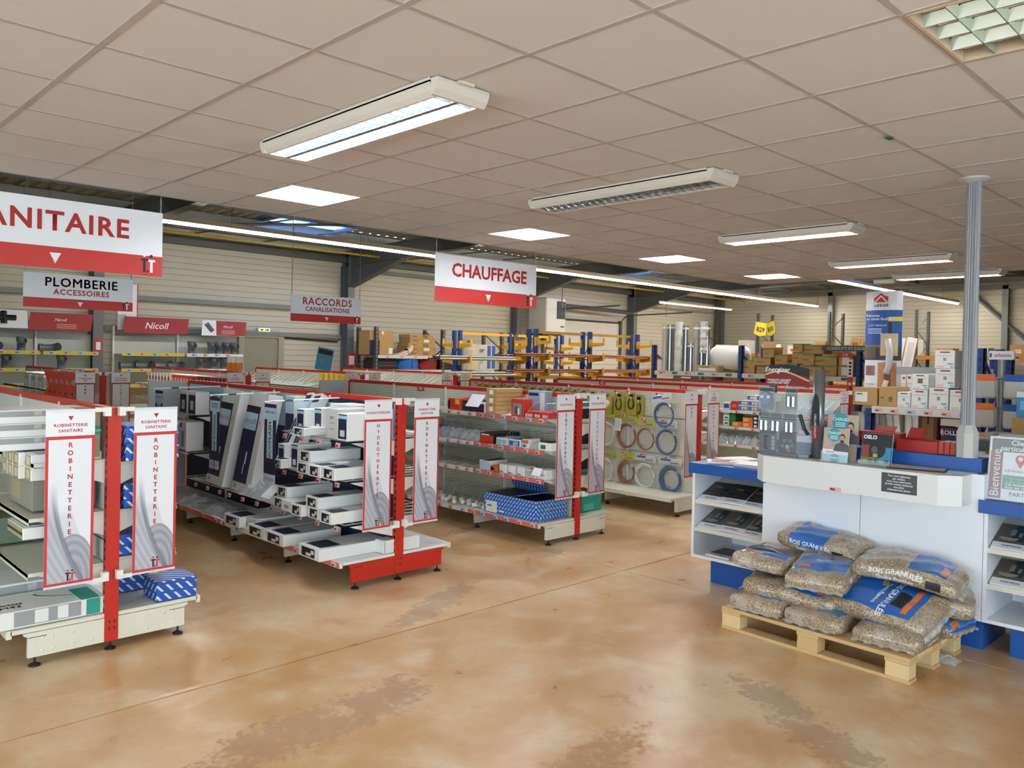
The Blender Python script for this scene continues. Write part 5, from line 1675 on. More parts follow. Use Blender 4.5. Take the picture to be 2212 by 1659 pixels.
hose(1.62, 0.80, 0.14, WHITEH, 0.011, 2.2, LIME, "white hose coil behind the CIRCULATEURS banner, upper row", None)
hose(0.36, 1.10, 0.135, BLUEH, 0.011, 2.4, WCARDP, "big blue hose bag hanging askew over the upper row", tilt=math.radians(-12), x=7.72)
k = thing("price_card", "white printed ticket hung over a lime hose card", "ticket", (7.76, 5.12 + 1.08, 0.93), rot=(0, math.radians(6), R90))
MB().box(-0.05, 0, -0.07, 0.05, 0.001, 0.08).build("card", WCARD, k)
for i in range(5):
    MB().box(-0.035, -0.0006, 0.05 - i * 0.022, 0.03, 0, 0.056 - i * 0.022).build("print_line", GBAND, k)


def blister(x, y, z, w, h, card, label, group, kind, rz=R90):
    t = thing("blister_pack", label, "pack", (x, y, z), rz, group)
    MB().box(-w / 2, 0, -h, w / 2, 0.0015, 0).build("backing_card", card, t)
    if kind == "coil":
        MB().tube([(math.cos(a) * w * 0.26, -0.014, -h * 0.5 + math.sin(a) * h * 0.24) for a in [i * math.pi / 7 for i in range(14)]], 0.008, 6, closed=True).build("black_coil", BLACKH, t)
        MB().tube([(0, -0.014, -h * 0.2), (0, -0.014, -h * 0.32)], 0.01, 6).build("coupling", CHROME, t)
    elif kind == "knob":
        MB().lathe([(0.055, 0), (0.055, 0.03), (0.04, 0.05)], 14).build("regulator", M("ivory_plastic", "d8cfb0", 0.4), t, loc=(0, 0, -h * 0.55), rot=(math.pi / 2, 0, 0))
        MB().lathe([(0.022, 0.05), (0.022, 0.065)], 10).build("dial", M("dark_brass", "5a4636", 0.4), t, loc=(0, 0, -h * 0.55), rot=(math.pi / 2, 0, 0))
    else:
        MB().rbox(-w * 0.35, -0.03, -h * 0.85, w * 0.35, 0, -h * 0.35, 0.006).build("bubble", M("bubble_film", "e0d890", 0.15, alpha=0.5), t)
        MB().box(-w * 0.25, -0.02, -h * 0.75, w * 0.25, -0.002, -h * 0.45).build("part", M("brass_part", "a48a4a", 0.3, 0.6) if kind == "brass" else REDB, t)
    MB().box(-w * 0.18, -0.0008, -h * 0.2, w * 0.18, 0, -h * 0.08).build("card_print", BLUEB if kind == "knob" else BLACKP, t)
    MB().tube([(0, -0.07, -0.008), (0, 0.06, -0.012)], 0.003, 5).build("hook", CHROME, t)
    inst("price_tag", tag_mesh(PINK), t, (0, -0.073, 0.016))
    return t


blister(7.80, 5.12 + 1.30, 1.315, 0.17, 0.26, OLIVE, "olive card with an ivory gas regulator", None, "knob")
blister(7.79, 5.12 + 1.09, 1.33, 0.16, 0.29, OLIVE, "olive card with a black gas hose beside the regulator card", None, "coil")
blister(7.79, 5.12 + 0.90, 1.335, 0.16, 0.27, OLIVE, "olive card with a black gas hose next to bare pegboard", None, "coil")
blister(7.83, 5.12 + 0.82, 1.31, 0.15, 0.31, OLIVE, "olive card with a black hose hanging behind its neighbour", None, "coil")
for i in range(15):
    blister(7.79, 5.12 + 1.52 + i * 0.155, 1.325 + 0.004 * (i % 3), 0.12, 0.13, OLIVE, "small yellow-olive blister pack in the row along the gas gondola's top", "small olive packs along the gas gondola", "brass" if i % 4 else "red")

# ---- G5: valves behind the counter
g5 = lambda s, v, z: (9.995 - v, 4.3 + s, z)
NV = [("f", 0.05, 0.1, 0.95, 0.9, M("navy_white_print", "4a6f9a", 0.5), "front_print"), ("f", 0.4, 0.25, 0.9, 0.75, WCARD, "white_panel"), ("f", 0.55, 0.3, 0.75, 0.6, ORNG, "orange_mark")]
KV = "on the valve gondola's upper shelf"
for r_ in range(2):
    for i in range(3):
        carton(0.13, 0.2, 0.068, g5(1.28 - i * 0.15, 0.36, 1.083 + r_ * 0.07), WCARD, "small navy and white valve box stacked " + KV, NV, "navy and white valve boxes")
for i in range(3):
    carton(0.12, 0.2, 0.068, g5(1.2 - i * 0.14, 0.28, 1.224), WCARD, "small navy and white valve box on the back tier " + KV, NV, "back tier of valve boxes")
carton(0.1, 0.15, 0.12, g5(1.41, 0.35, 1.083), REDB, "red-orange valve box " + KV, [("f", 0.2, 0.3, 0.8, 0.7, ORNG, "print")])
carton(0.1, 0.15, 0.1, g5(1.53, 0.35, 1.083), WCARD, "white and blue valve box at the divider " + KV, [("f", 0.1, 0.2, 0.9, 0.8, BLUEB, "front_print")])
for r_ in range(3):
    carton(0.19, 0.2, 0.075, g5(1.49, 0.34, 0.863 + 0.0765 * r_), GREENP, "dark green and white valve box in the stack of three behind the counter", [("f", 0.02, 0.05, 0.5, 0.95, WCARD, "white_half"), ("f", 0.15, 0.3, 0.4, 0.6, GREENP, "mark")], "green and white valve boxes")
for i, (s, n_) in enumerate(((1.36, 1), (1.2, 2))):
    for r_ in range(n_):
        carton(0.15, 0.2, 0.065, g5(s, 0.36, 0.863 + 0.0665 * r_), ORNG, "orange valve box on the valve gondola's middle shelf", [("f", 0.1, 0.2, 0.6, 0.8, M("pale_orange", "eab878", 0.5), "front_print")], "orange valve boxes")
for r_ in range(3):
    carton(0.14, 0.2, 0.05, g5(1.05, 0.36, 0.863 + 0.0515 * r_), NAVY, "navy and white striped valve box on the middle shelf", [("f", 0.1, 0.2, 0.4, 0.8, WCARD, "white_mark"), ("f", 0.5, 0.3, 0.9, 0.6, M("pale_orange", "eab878", 0.5), "orange_mark")], "navy striped valve boxes")
for i in range(6):
    pouch(g5(1.6 - i * 0.12, 0.36, 0.623), 0.13, 0.2, 0.13 - 0.02 * (i % 2), "clear pouch of white pipe elbows on the valve gondola's lower shelf", "white", "pouches of white elbows", 70 + i)
# tilted wire baskets at the near end of G5
BASK = M("basket_film", "c4d2d0", 0.2, alpha=0.6)
for (s, z) in ((0.25, 1.17), (0.25, 0.9)):
    t = thing("tilted_bin", "clear tilted bin with white dividers hooked to the valve gondola, %s row" % ("upper" if z > 1 else "lower"), "bin", g5(s, 0.06, z), R90)
    MB().prism([(0.0, 0.1), (-0.3, -0.02), (-0.3, -0.06), (0.0, -0.06)], -0.22, 0.22, "x").build("tray", BASK, t)
    for i in range(5):
        MB().tube([(-0.22 + i * 0.11, -0.01, 0.1), (-0.22 + i * 0.11, -0.3, -0.01)], 0.005, 5).build("divider", WHITE, t)
    MB().box(-0.22, -0.312, -0.06, 0.22, -0.302, -0.01).build("label_strip", BLUETAG, t)


# ---- back-row goods
def hooks_row(X, Y0, Y1, z, n, mat, w, h, label, group, part="pack"):
    for i in range(n):
        y = Y0 + (Y1 - Y0) * (i + 0.5) / n
        t = thing("hanging_pack", label, "pack", (X - 0.16, y, z), R90, group)
        MB().tube([(0, -0.1, 0.02), (0, 0.14, 0.02)], 0.004, 4).build("hook", CHROME, t)
        k = MB()
        if part == "pack":
            k.rbox(-w / 2, -0.02, -h, w / 2, 0.02, 0.01, 0.004)
        else:
            k.rbox(-w / 2, -0.04, -h, w / 2, 0.04, 0.0, 0.01)
        k.build("card", mat, t)
        MB().box(-w * 0.3, -0.021 if part == "pack" else -0.041, -h * 0.8, w * 0.3, -0.02 if part == "pack" else -0.04, -h * 0.3).build("label", WCARD if mat is not WCARD else REDB, t)


ORP = M("orange_pack", "d9441f", 0.5)
for i in range(5):
    t = thing("grab_rail_pack", "orange grab-rail pack with a die-cut hole hanging behind the tap gondola", "pack", (3.36, 12.15 + i * 0.26, 1.38), rot=(0, math.radians(5), math.radians(-38)), group="orange grab-rail packs")
    MB().prism([(-0.14, 0), (0.14, 0), (0.12, -0.2), (0.14, -0.42), (0.1, -0.44), (-0.1, -0.44), (-0.14, -0.42), (-0.05, -0.2)], -0.02, 0.0, "y").build("pack_card", ORP, t)
    MB().prism([(0.05 * math.cos(a * 0.785), -0.13 + 0.045 * math.sin(a * 0.785)) for a in range(8)], -0.022, -0.02, "y").build("cut_out", M("cut_out_grey", "b0a49a", 0.5), t)
    MB().tube([(0.08, -0.03, -0.05), (0.06, -0.05, -0.2), (0.08, -0.03, -0.36)], 0.014, 7).build("rail", WHITE, t)
    MB().tube([(0, -0.08, 0.02), (0, 0.25, 0.02)], 0.006, 5).build("hook", CHROME, t)
for i in range(3):
    t = thing("bagged_seat", "clear-bagged white shower seat hanging beyond the orange packs", "pack", (3.42, 14.0 + i * 0.4, 1.3), R90, "bagged shower seats")
    MB().rbox(-0.16, -0.05, -0.4, 0.16, 0.0, 0.0, 0.03).build("film_bag", M("frosted_film", "c6cccc", 0.25), t)
    MB().tube([(0, -0.06, 0.02), (0, 0.25, 0.02)], 0.006, 5).build("hook", CHROME, t)
    MB().box(-0.1, -0.052, -0.2, 0.06, -0.05, -0.1).build("label", WCARD, t)
hooks_row(5.77, 12.2, 13.6, 1.28, 10, M("maroon_white_pack", "9a2a3a", 0.5), 0.09, 0.16, "small maroon-topped pack hanging on the COLLIERS gondola", "maroon-topped packs")
hooks_row(5.77, 13.7, 14.6, 1.28, 7, M("vivid_red_pack", "e0402c", 0.5), 0.1, 0.13, "small bright red pack hanging on the COLLIERS gondola", "bright red packs", "round")
hooks_row(5.77, 14.7, 15.9, 1.28, 8, WCARD, 0.11, 0.14, "small white boxed pack at the far end of the COLLIERS gondola", "white boxed packs")
hooks_row(7.87, 12.1, 13.2, 1.34, 6, M("yellow_pack", "e8d21e", 0.5), 0.12, 0.26, "bright yellow blister pack hanging beside the RACCORDS banner", "bright yellow packs")
for g, X, ys in ((ROW2[2], 7.87, [13.4 + i * 0.2 for i in range(13)]), (ROW2[3], 9.97, [12.4 + i * 0.19 for i in range(18)])):
    for y in ys:
        MB().tube([(-0.02, y - 12.0, 1.30), (-0.36, y - 12.0, 1.14)], 0.009, 5).build("sloping_arm", WHITE, g)
    MB().prism([(-0.03, 1.16), (-0.36, 1.10), (-0.36, 1.08), (-0.03, 1.08)], ys[0] - 12.1, ys[-1] - 11.9, "y").build("sloping_tray", M("tray_pale", "c2cec6", 0.4), g)
for i in range(3):
    t = thing("spray_bottle", "white-capped bottle of orange fluid standing on the COLLIERS gondola's top", "bottle", (5.78, 12.35 + i * 0.17, 1.402), group="orange fluid bottles")
    MB().lathe([(0.05, 0), (0.05, 0.12), (0.045, 0.14)], 12).build("bottle", M("orange_fluid", "e08a1e", 0.3), t)
    MB().lathe([(0.047, 0.14), (0.047, 0.24)], 12).build("cap", WHITE, t)
t = thing("display_card", "tilted pale blue display card standing on a back-row gondola", "card", (7.9, 13.4, 1.402), rot=(0, math.radians(10), 0))
MB().box(-0.17, 0, 0, 0.17, 0.01, 0.42).build("card", M("aqua_card", "3f9cc0", 0.5), t)
MB().box(-0.15, -0.002, 0.3, 0.15, 0, 0.39).build("photo", BLACKP, t)
MB().lathe([(0.05, -0.002), (0.05, 0.0)], 12).build("valve_picture", GREY, t, loc=(-0.05, -0.001, 0.18), rot=(math.pi / 2, 0, 0))
# ================================================================ things on the counter
# battery display
t = thing("battery_display", "grey wire battery display with a curved black and red header on the ledge", "display stand", (5.36, 2.76, 1.086), R90)
GRP = M("gunmetal_plastic", "6f757c", 0.35, 0.3)
SMOKE = M("smoked_film", "9aa4ac", 0.15, alpha=0.3)
MB().prism([(-0.19, 0.0), (-0.19, -0.05), (-0.15, -0.085), (0.15, -0.085), (0.2, -0.04), (0.2, 0.1), (-0.19, 0.1)], 0.0, 0.02, "z").build("tray", GRP, t)
MB().tube([(0.235, 0.02, 0.0), (0.235, 0.02, 0.615)], 0.04, 14).build("post", M("silver_post", "8c9096", 0.3, 0.7), t, smooth=True)
pts = [(0.235 + 0.03 * math.cos(a), 0.28 + 0.17 * math.sin(a)) for a in [i * math.pi / 10 for i in range(20)]]
MB().prism(pts, -0.0245, -0.0215, "y").build("oval_badge", BLACKP, t)
MB().prism([p for p in pts if p[1] < 0.28], -0.0255, -0.0246, "y").build("badge_red", M("maroon_print", "7a2228", 0.5), t)
text("LASTING BATTERY", 0.02, WPRINT, t, 0.242, 0.14, -0.026, align="LEFT", rot=math.pi / 2)
hd = []
hb = []
n = 10
for i in range(n + 1):
    u = -1 + 2 * i / n
    x = 0.02 + 0.165 * u
    hd.append((x, 0.625 + 0.02 * (1 - u * u) - 0.008 * u))
    hb.append((x, 0.495 + 0.014 * (1 - u * u) - 0.012 * u))
mid = [(a[0], a[1] * 0.55 + b[1] * 0.45) for a, b in zip(hd, hb)]
MB().prism(hd + list(reversed(mid)), -0.03, -0.026, "y").build("header_top", BLACKP, t)
MB().prism(mid + list(reversed(hb)), -0.03, -0.026, "y").build("header_foot", MATS["maroon_print"], t)
fl = [(a[0], a[1] * 0.55 + b[1] * 0.45 + 0.018 * math.sin(i * 0.45)) for i, (a, b) in enumerate(zip(hd, hb))]
MB().prism(fl + [(x, z - 0.012) for x, z in reversed(fl)], -0.0315, -0.03, "y").build("header_sweep", M("peach_print", "e0a070", 0.5), t)
text("Energizer", 0.05, WPRINT, t, -0.055, 0.592, -0.033, off=0.0006, shear=0.2)
text("WORLD'S LONGEST\nLASTING BATTERY", 0.02, WPRINT, t, -0.128, 0.526, -0.033, align="LEFT", off=0.0004, line=0.9)
MB().box(-0.12, -0.02, 0.44, -0.07, 0.0, 0.5).build("header_clip", DGREY, t)
for z in (0.455, 0.26):
    MB().tube([(-0.19, -0.03, z), (-0.15, -0.07, z), (0.1, -0.07, z), (0.2, 0.0, z)], 0.003, 5).build("wire_rail", DGREY, t)
SILV = M("silver_cell", "b9bec4", 0.25, 0.8)
MB().prism([(-0.19, -0.03), (-0.15, -0.072), (0.12, -0.072), (0.2, 0.0), (0.2, 0.002), (0.12, -0.07), (-0.15, -0.07), (-0.19, -0.028)], 0.02, 0.44, "z").build("smoked_front", SMOKE, t)
packs = [(-0.12, 0.43, "lamp"), (0.07, 0.43, "cell"), (-0.135, 0.25, "cell"), (-0.045, 0.25, "cell"), (0.06, 0.25, "cell"), (-0.1, 0.125, "torch"), (0.05, 0.125, "head")]
for (x, z, kd) in packs:
    big = kd in ("torch", "head")
    w, h = (0.13, 0.155) if big else (0.09, 0.15) if kd != "lamp" else (0.12, 0.16)
    b = MB().box(x - w / 2, -0.056, z - h + 0.05, x + w / 2, -0.054, z + 0.05).build("battery_pack", M("pack_grey", "a9b4bc", 0.4) if not big else BLACKP if kd == "head" else M("pack_brown", "6a6260", 0.5), t)
    MB().box(x - w / 2 + 0.005, -0.058, z + 0.02, x + w / 2 - 0.005, -0.056, z + 0.045).build("pack_title", DGREY if not big else BLACKP, b)
    if kd == "cell":
        for dx in (-0.018, 0.018):
            MB().tube([(x + dx, -0.064, z - 0.08), (x + dx, -0.064, z - 0.01)], 0.015, 10).build("cell", SILV, b)
    elif kd == "lamp":
        MB().lathe([(0.05, 0), (0.045, 0.02)], 16).build("lamp_body", M("lamp_blue", "8a98b4", 0.3), b, loc=(x, -0.056, z - 0.03), rot=(math.pi / 2, 0, 0))
        for dx in (-0.025, 0.025):
            MB().lathe([(0.012, 0), (0.01, 0.01)], 10).build("lamp_lens", WHITE, b, loc=(x + dx, -0.076, z - 0.02), rot=(math.pi / 2, 0, 0))
    elif kd == "torch":
        MB().rbox(x - 0.03, -0.075, z - 0.09, x + 0.01, -0.056, z + 0.01, 0.01).build("torch", DGREY, b)
        for q in range(4):
            MB().box(x + 0.03, -0.064, z - 0.09 + q * 0.025, x + 0.055, -0.056, z - 0.07 + q * 0.025).build("cell", WCARD, b)
    else:
        for (dx, dz, m_) in ((-0.02, -0.02, GREY), (0.02, -0.02, GREY), (-0.035, -0.055, ORNG), (0.0, -0.06, WCARD), (0.035, -0.05, GREY), (0.01, -0.085, ORNG)):
            MB().lathe([(0.016, 0), (0.013, 0.008)], 10).build("headlamp_picture", m_, b, loc=(x + dx, -0.056, z + dz), rot=(math.pi / 2, 0, 0))
MB().tube([(0.14, -0.06, 0.3), (0.17, -0.05, 0.2), (0.19, -0.03, 0.16)], 0.012, 8).build("cable_loop", BLACK, t)

# posters in acrylic stands
SKIN = M("skin_print", "c89a80", 0.6)
HAIR = M("dark_hair_print", "33292a", 0.6)
SHIRT = M("grey_shirt_print", "5a5a66", 0.6)
BEIGEP = M("interior_print", "b8a496", 0.6, var=0.2, vscale=12)
TEALC = M("teal_circle_print", "2a9aa4", 0.5)
AQUA = M("aqua_foot_print", "8fd0d8", 0.5)
ACR = M("acrylic", "e6eef2", 0.05, alpha=0.18)


def man(t, x, z, s, y):
    """printed half-length picture of a bearded man"""
    MB().prism([(x - 0.5 * s, z - 0.75 * s), (x - 0.42 * s, z - 0.35 * s), (x - 0.14 * s, z - 0.2 * s), (x + 0.14 * s, z - 0.2 * s), (x + 0.42 * s, z - 0.35 * s), (x + 0.5 * s, z - 0.75 * s)], y - 0.0004, y, "y").build("jumper_print", SHIRT, t)
    el = lambda cx, cz, rx, rz: [(cx + rx * math.cos(i * 0.5236), cz + rz * math.sin(i * 0.5236)) for i in range(12)]
    MB().prism(el(x, z + 0.1 * s, 0.185 * s, 0.25 * s), y - 0.0006, y - 0.0004, "y").build("hair_print", HAIR, t)
    MB().prism(el(x, z + 0.03 * s, 0.155 * s, 0.21 * s), y - 0.0008, y - 0.0006, "y").build("face_print", SKIN, t)
    MB().prism(el(x, z - 0.12 * s, 0.12 * s, 0.08 * s), y - 0.001, y - 0.0008, "y").build("beard_print", HAIR, t)
    MB().box(x - 0.09 * s, y - 0.001, z + 0.06 * s, x - 0.03 * s, y - 0.0008, z + 0.08 * s).box(x + 0.03 * s, y - 0.001, z + 0.06 * s, x + 0.09 * s, y - 0.0008, z + 0.08 * s).build("brow_print", HAIR, t)


for (x, y, z, w, h, lab, front) in ((5.37, 2.36, 1.086, 0.22, 0.315, "tall poster of a bearded man behind a smaller copy", False), (5.27, 2.355, 1.086, 0.175, 0.225, "small poster of a bearded man in a clear leaflet stand", True)):
    t = thing("counter_poster", lab, "poster", (x, y, z), rot=(math.radians(-8), 0, R90))
    MB().box(-w / 2, 0, 0, w / 2, 0.004, h).build("card", WPRINT if front else M("dark_card", "2c2c30", 0.5), t)
    MB().box(-w / 2 + 0.001, -0.0006, h * 0.36 if front else 0.0, w / 2 - 0.001, 0, h - 0.001).build("photo_print", BEIGEP, t)
    r = w * 0.26
    cx, cz = -w * 0.08, h * (0.80 if front else 0.84)
    man(t, w * 0.24, h * (0.68 if front else 0.7), w * 0.62, -0.0008)
    MB().prism([(cx + r * math.cos(i * 0.393), cz + r * math.sin(i * 0.393)) for i in range(16)], -0.0024, -0.002, "y").build("circle_print", TEALC, t)
    text("CHAUD", r * 0.55, WPRINT, t, cx, cz + r * 0.1, -0.003, off=0.0004)
    for i in range(3):
        MB().box(cx - r * 0.6, -0.003, cz - r * (0.2 + i * 0.22), cx + r * 0.6, -0.0026, cz - r * (0.12 + i * 0.22)).build("print_line", WPRINT, t)
    if front:
        MB().box(-w / 2 + 0.001, -0.0008, 0.004, w / 2 - 0.001, 0, h * 0.22).build("aqua_foot", AQUA, t)
        text("BOSCH", 0.016, REDB, t, -w * 0.2, h * 0.26, -0.002, off=0.0006)
        MB().prism([(0.0 + 0.035 * math.cos(i * 0.393), 0.025 + 0.028 * math.sin(i * 0.393)) for i in range(16)], -0.0014, -0.001, "y").build("circle_print", TEALC, t)
        text("CHAUD", 0.02, WPRINT, t, 0.0, 0.02, -0.002, off=0.0004)
        MB().box(-w / 2 - 0.004, -0.014, 0, w / 2 + 0.004, -0.012, h * 0.3).box(-w / 2 - 0.004, -0.014, -0.0, w / 2 + 0.004, 0.06, 0.003).build("acrylic_stand", ACR, t)
t = thing("product_leaflet", "dark leaflet with a black round fitting in a clear stand on the ledge", "leaflet", (5.31, 2.10, 1.088), rot=(math.radians(-9), 0, R90))
w, h = 0.19, 0.205
MB().box(-w / 2, 0, 0, w / 2, 0.004, h).build("card", BLACKP, t)
MB().box(-w / 2 + 0.002, -0.0006, 0, w / 2 - 0.002, 0, 0.05).build("green_foot", M("moss_print", "5f7a3a", 0.6, var=0.3, vscale=30), t)
MB().box(0.0, -0.0008, 0.02, w / 2 - 0.002, 0, 0.12).build("blue_panel", M("cyan_print", "2a86b0", 0.5), t)
MB().box(-w / 2 + 0.002, -0.0008, 0.05, -w / 2 + 0.05, 0, 0.13).build("brick_picture", M("brick_print", "84402c", 0.6), t)
MB().prism([(0.005 + 0.055 * math.cos(i * 0.393), 0.1 + 0.055 * math.sin(i * 0.393)) for i in range(16)], -0.0014, -0.0008, "y").build("disc_picture", BLACK, t)
MB().lathe([(0.022, 0), (0.022, 0.004)], 14).build("knob_picture", DGREY, t, loc=(-0.01, -0.0014, 0.1), rot=(math.pi / 2, 0, 0))
MB().box(-0.02, -0.002, 0.052, 0.01, -0.0014, 0.075).build("brass_picture", M("brass_print", "b09048", 0.5), t)
for i, c in enumerate(("8a7a66", "3c3a36", "22303c", "8c8a6c", "1c1c20")):
    MB().prism([(-0.07 + i * 0.035 + 0.013 * math.cos(k * 0.628), 0.026 + 0.013 * math.sin(k * 0.628)) for k in range(10)], -0.0016, -0.001, "y").build("colour_dot", M("dot_" + c, c, 0.5), t)
text("OSLO", 0.034, WPRINT, t, -0.045, h - 0.035, -0.001, off=0.0012)
MB().box(-w / 2 - 0.006, -0.03, 0, w / 2 + 0.006, -0.028, 0.03).box(-w / 2 - 0.006, 0.005, 0, w / 2 + 0.006, 0.008, h + 0.004).box(-w / 2 - 0.006, -0.03, -0.003, w / 2 + 0.006, 0.05, 0).build("acrylic_stand", ACR, t)
# magazine lying on the ledge, papers
t = thing("magazine", "thin magazine with a sandy cover lying on the white ledge", "magazine", (5.36, 1.86, 1.086), math.radians(-78))
MB().rbox(-0.17, -0.06, 0, 0.17, 0.1, 0.008, 0.002).build("pages", BLACKP, t)
MB().box(-0.165, -0.055, 0.008, 0.165, 0.098, 0.0086).build("cover_print", M("sand_cover", "c9b48a", 0.4, var=0.3, vscale=12), t)
for i, (x, y, a, lab) in enumerate(((5.62, 3.38, -60, "folded white newspaper with red print on the blue counter top"), (5.75, 3.15, -80, "loose white price list beside the newspaper"), (5.6, 3.1, -95, "stack of white catalogues against the ledge end"), (5.85, 3.42, -30, "single white sheet at the back of the blue counter top"))):
    t = thing("paper_stack", lab, "papers", (x, y, 0.9355), math.radians(a))
    for k in range(3 if i == 2 else 2):
        MB().rbox(-0.15, -0.105, k * 0.009, 0.15, 0.105, k * 0.009 + 0.008, 0.002).build("sheet", BRW, t, rz=math.radians(k * 7))
    if i < 2:
        MB().box(-0.12, -0.08, 0.018, 0.1, -0.05, 0.019).box(-0.12, -0.02, 0.018, 0.02, 0.06, 0.019).build("red_print", REDB if i == 0 else GBAND, t)
# red card trays on the upper top
t = thing("red_tray", "red card box with a folded lid and white papers on the blue upper top", "box", (5.60, 1.945, 1.171), R90)
CRED = M("crimson_card", "ac2420", 0.5)
for (a, b, c, d) in ((-0.13, 0, 0.13, 0.004), (-0.13, 0.176, 0.13, 0.18)):
    MB().box(a, b, 0, c, d, 0.075).build("wall", CRED, t)
for xx in (-0.13, 0.126):
    MB().box(xx, 0.004, 0, xx + 0.004, 0.176, 0.075).build("wall", CRED, t)
MB().box(-0.126, 0.004, 0, 0.126, 0.176, 0.05).build("paper_stack", WCARD, t)
MB().box(-0.13, 0, 0, -0.02, 0.1, 0.003).build("lid_flap", CRED, t, loc=(0, 0.18, 0.075), rot=(math.radians(40), 0, 0))
for i in range(3):
    k = thing("red_binder", "narrow red binder standing against the red card box's end", "binder", (5.605, 1.797 - i * 0.036, 1.171), R90, "red binders by the column")
    MB().rbox(-0.016, 0, 0, 0.016, 0.17, 0.078, 0.002).build("cover", M("binder_red", "b8402e", 0.5), k)
    MB().box(-0.012, 0.004, 0.0782, 0.012, 0.166, 0.0788).build("pages", WCARD, k)
t = thing("red_folder_box", "long red folder box over a black base behind the leaflet", "box", (5.72, 2.24, 1.171), R90)
MB().rbox(-0.14, 0, 0.0, 0.14, 0.12, 0.04, 0.002).build("black_base", BLACK, t)
MB().rbox(-0.14, 0, 0.04, 0.14, 0.12, 0.10, 0.002).build("red_lid", CRED, t)
MB().box(-0.08, 0, 0, 0.06, 0.06, 0.003).build("lid_flap", CRED, t, loc=(0, 0.12, 0.1), rot=(math.radians(35), 0, 0))
t = thing("pen", "red marker pen lying behind the service column", "pen", (5.83, 1.53, 1.182))
MB().tube([(-0.02, 0.06, 0), (0.05, -0.09, 0)], 0.011, 8).build("barrel", REDB, t)
MB().tube([(0.05, -0.09, 0), (0.06, -0.11, 0)], 0.006, 8).build("tip", BLACK, t)
for i, (x, y, lab) in enumerate(((5.72, 1.56, "white order pad beside the service column"), (5.9, 1.62, "loose delivery slips at the back of the blue top"))):
    t = thing("order_pad", lab, "papers", (x, y, 1.171), math.radians(20 + 50 * i))
    MB().rbox(-0.06, -0.05, 0, 0.06, 0.05, 0.012 - 0.006 * i, 0.001).build("sheets", BRW, t)
    MB().box(-0.05, -0.03, 0.0125 - 0.006 * i, 0.02, -0.02, 0.013 - 0.006 * i).build("print_line", GBAND, t)
# welcome sign
t = thing("welcome_sign", "acrylic-held welcome sign with a brick-red spine reading Bienvenue", "sign", (5.50, 1.345, 0.937), rot=(math.radians(-9), 0, R90))
w, h = 0.15, 0.385
MB().box(-w, 0, 0, w, 0.004, h).build("sheet", WPRINT, t)
MB().box(-w + 0.012, -0.0006, h - 0.09, w, 0, h - 0.01).build("dark_header", M("charcoal_print", "3c3a3a", 0.5), t)
MB().box(-w + 0.008, -0.0008, 0.01, -w + 0.075, 0, h - 0.09).build("spine_panel", M("brick_red_print", "8e3c30", 0.5), t)
MB().box(-w + 0.08, -0.0006, 0.07, w, 0, 0.155).build("green_panel", M("sea_green_print", "4a9484", 0.5), t)
text("Bienvenue", 0.07, WPRINT, t, -w + 0.062, 0.02, -0.0015, align="LEFT", rot=math.pi / 2)
text("Clients", 0.042, WPRINT, t, -w + 0.115, h - 0.046, -0.0015, align="LEFT", off=0.001)
text("particuliers", 0.042, WPRINT, t, -w + 0.06, h - 0.082, -0.0015, align="LEFT", off=0.001)
text("adressez-vous ici", 0.026, DGREY, t, -w + 0.088, 0.175, -0.0015, align="LEFT")
text("• un conseil\n• une demande", 0.024, M("mint_letter", "a8d4c8", 0.5), t, -w + 0.1, 0.13, -0.0015, align="LEFT", line=0.85)
text("Cet accueil\nvous est réservé", 0.024, WPRINT, t, -w + 0.095, 0.093, -0.0016, align="LEFT", off=0.0005, line=0.75)
text("PARTEDIS", 0.035, BLACKP, t, -w + 0.12, 0.03, -0.0015, align="LEFT")
pin = [(-w + 0.17 + 0.028 * math.cos(a), 0.255 + 0.028 * math.sin(a)) for a in [-0.6 + i * (math.pi + 1.2) / 10 for i in range(11)]] + [(-w + 0.17, 0.2)]
MB().prism(pin, -0.0014, -0.0008, "y").build("map_pin", REDB, t)
MB().lathe([(0.014, 0), (0.014, 0.0008)], 14).build("map_pin_eye", WPRINT, t, loc=(-w + 0.17, -0.0014, 0.258), rot=(math.pi / 2, 0, 0))
MB().box(-w - 0.003, -0.006, 0, w, -0.004, h + 0.003).box(-w - 0.003, -0.06, -0.002, w, 0.06, 0.001).build("acrylic_holder", ACR, t)
# ================================================================ racks and stock in the hall
GPOST = M("galvanised_post", "6d7372", 0.45, 0.4)
HOLE = M("post_hole", "2a2c2e", 0.7)


def post(par, x, y, h, mat, name="upright", w=0.09):
    q = MB().box(x - w / 2, y - w / 2, 0, x - w / 2 + 0.012, y + w / 2, h).box(x + w / 2 - 0.012, y - w / 2, 0, x + w / 2, y + w / 2, h).box(x - w / 2, y - w / 2, 0, x + w / 2, y - w / 2 + 0.012, h)
    o = q.build(name, mat, par)
    hq = MB()
    z = 0.9
    while z < h - 0.05:
        hq.box(x - 0.015, y - w / 2 - 0.002, z, x + 0.015, y - w / 2, z + 0.04).box(x - w / 2 - 0.002, y - 0.012, z, x - w / 2, y + 0.012, z + 0.04)
        z += 0.1
    hq.build("post_holes", HOLE, o)["kind"] = "stuff"
    return o


def frame(par, p, q, h, mat, zs=(0.9, 1.4, 1.9, 2.4, 2.9, 3.4)):
    """upright frame of two posts with zig-zag bracing"""
    post(par, p[0], p[1], h, mat)
    post(par, q[0], q[1], h, mat)
    zs = [0.1, 0.5] + [z for z in zs if z < h]
    for i in range(len(zs) - 1):
        a, b = (p, q) if i % 2 == 0 else (q, p)
        MB().tube([(a[0], a[1], zs[i]), (b[0], b[1], zs[i + 1])], 0.018, 5).build("brace", mat, par)


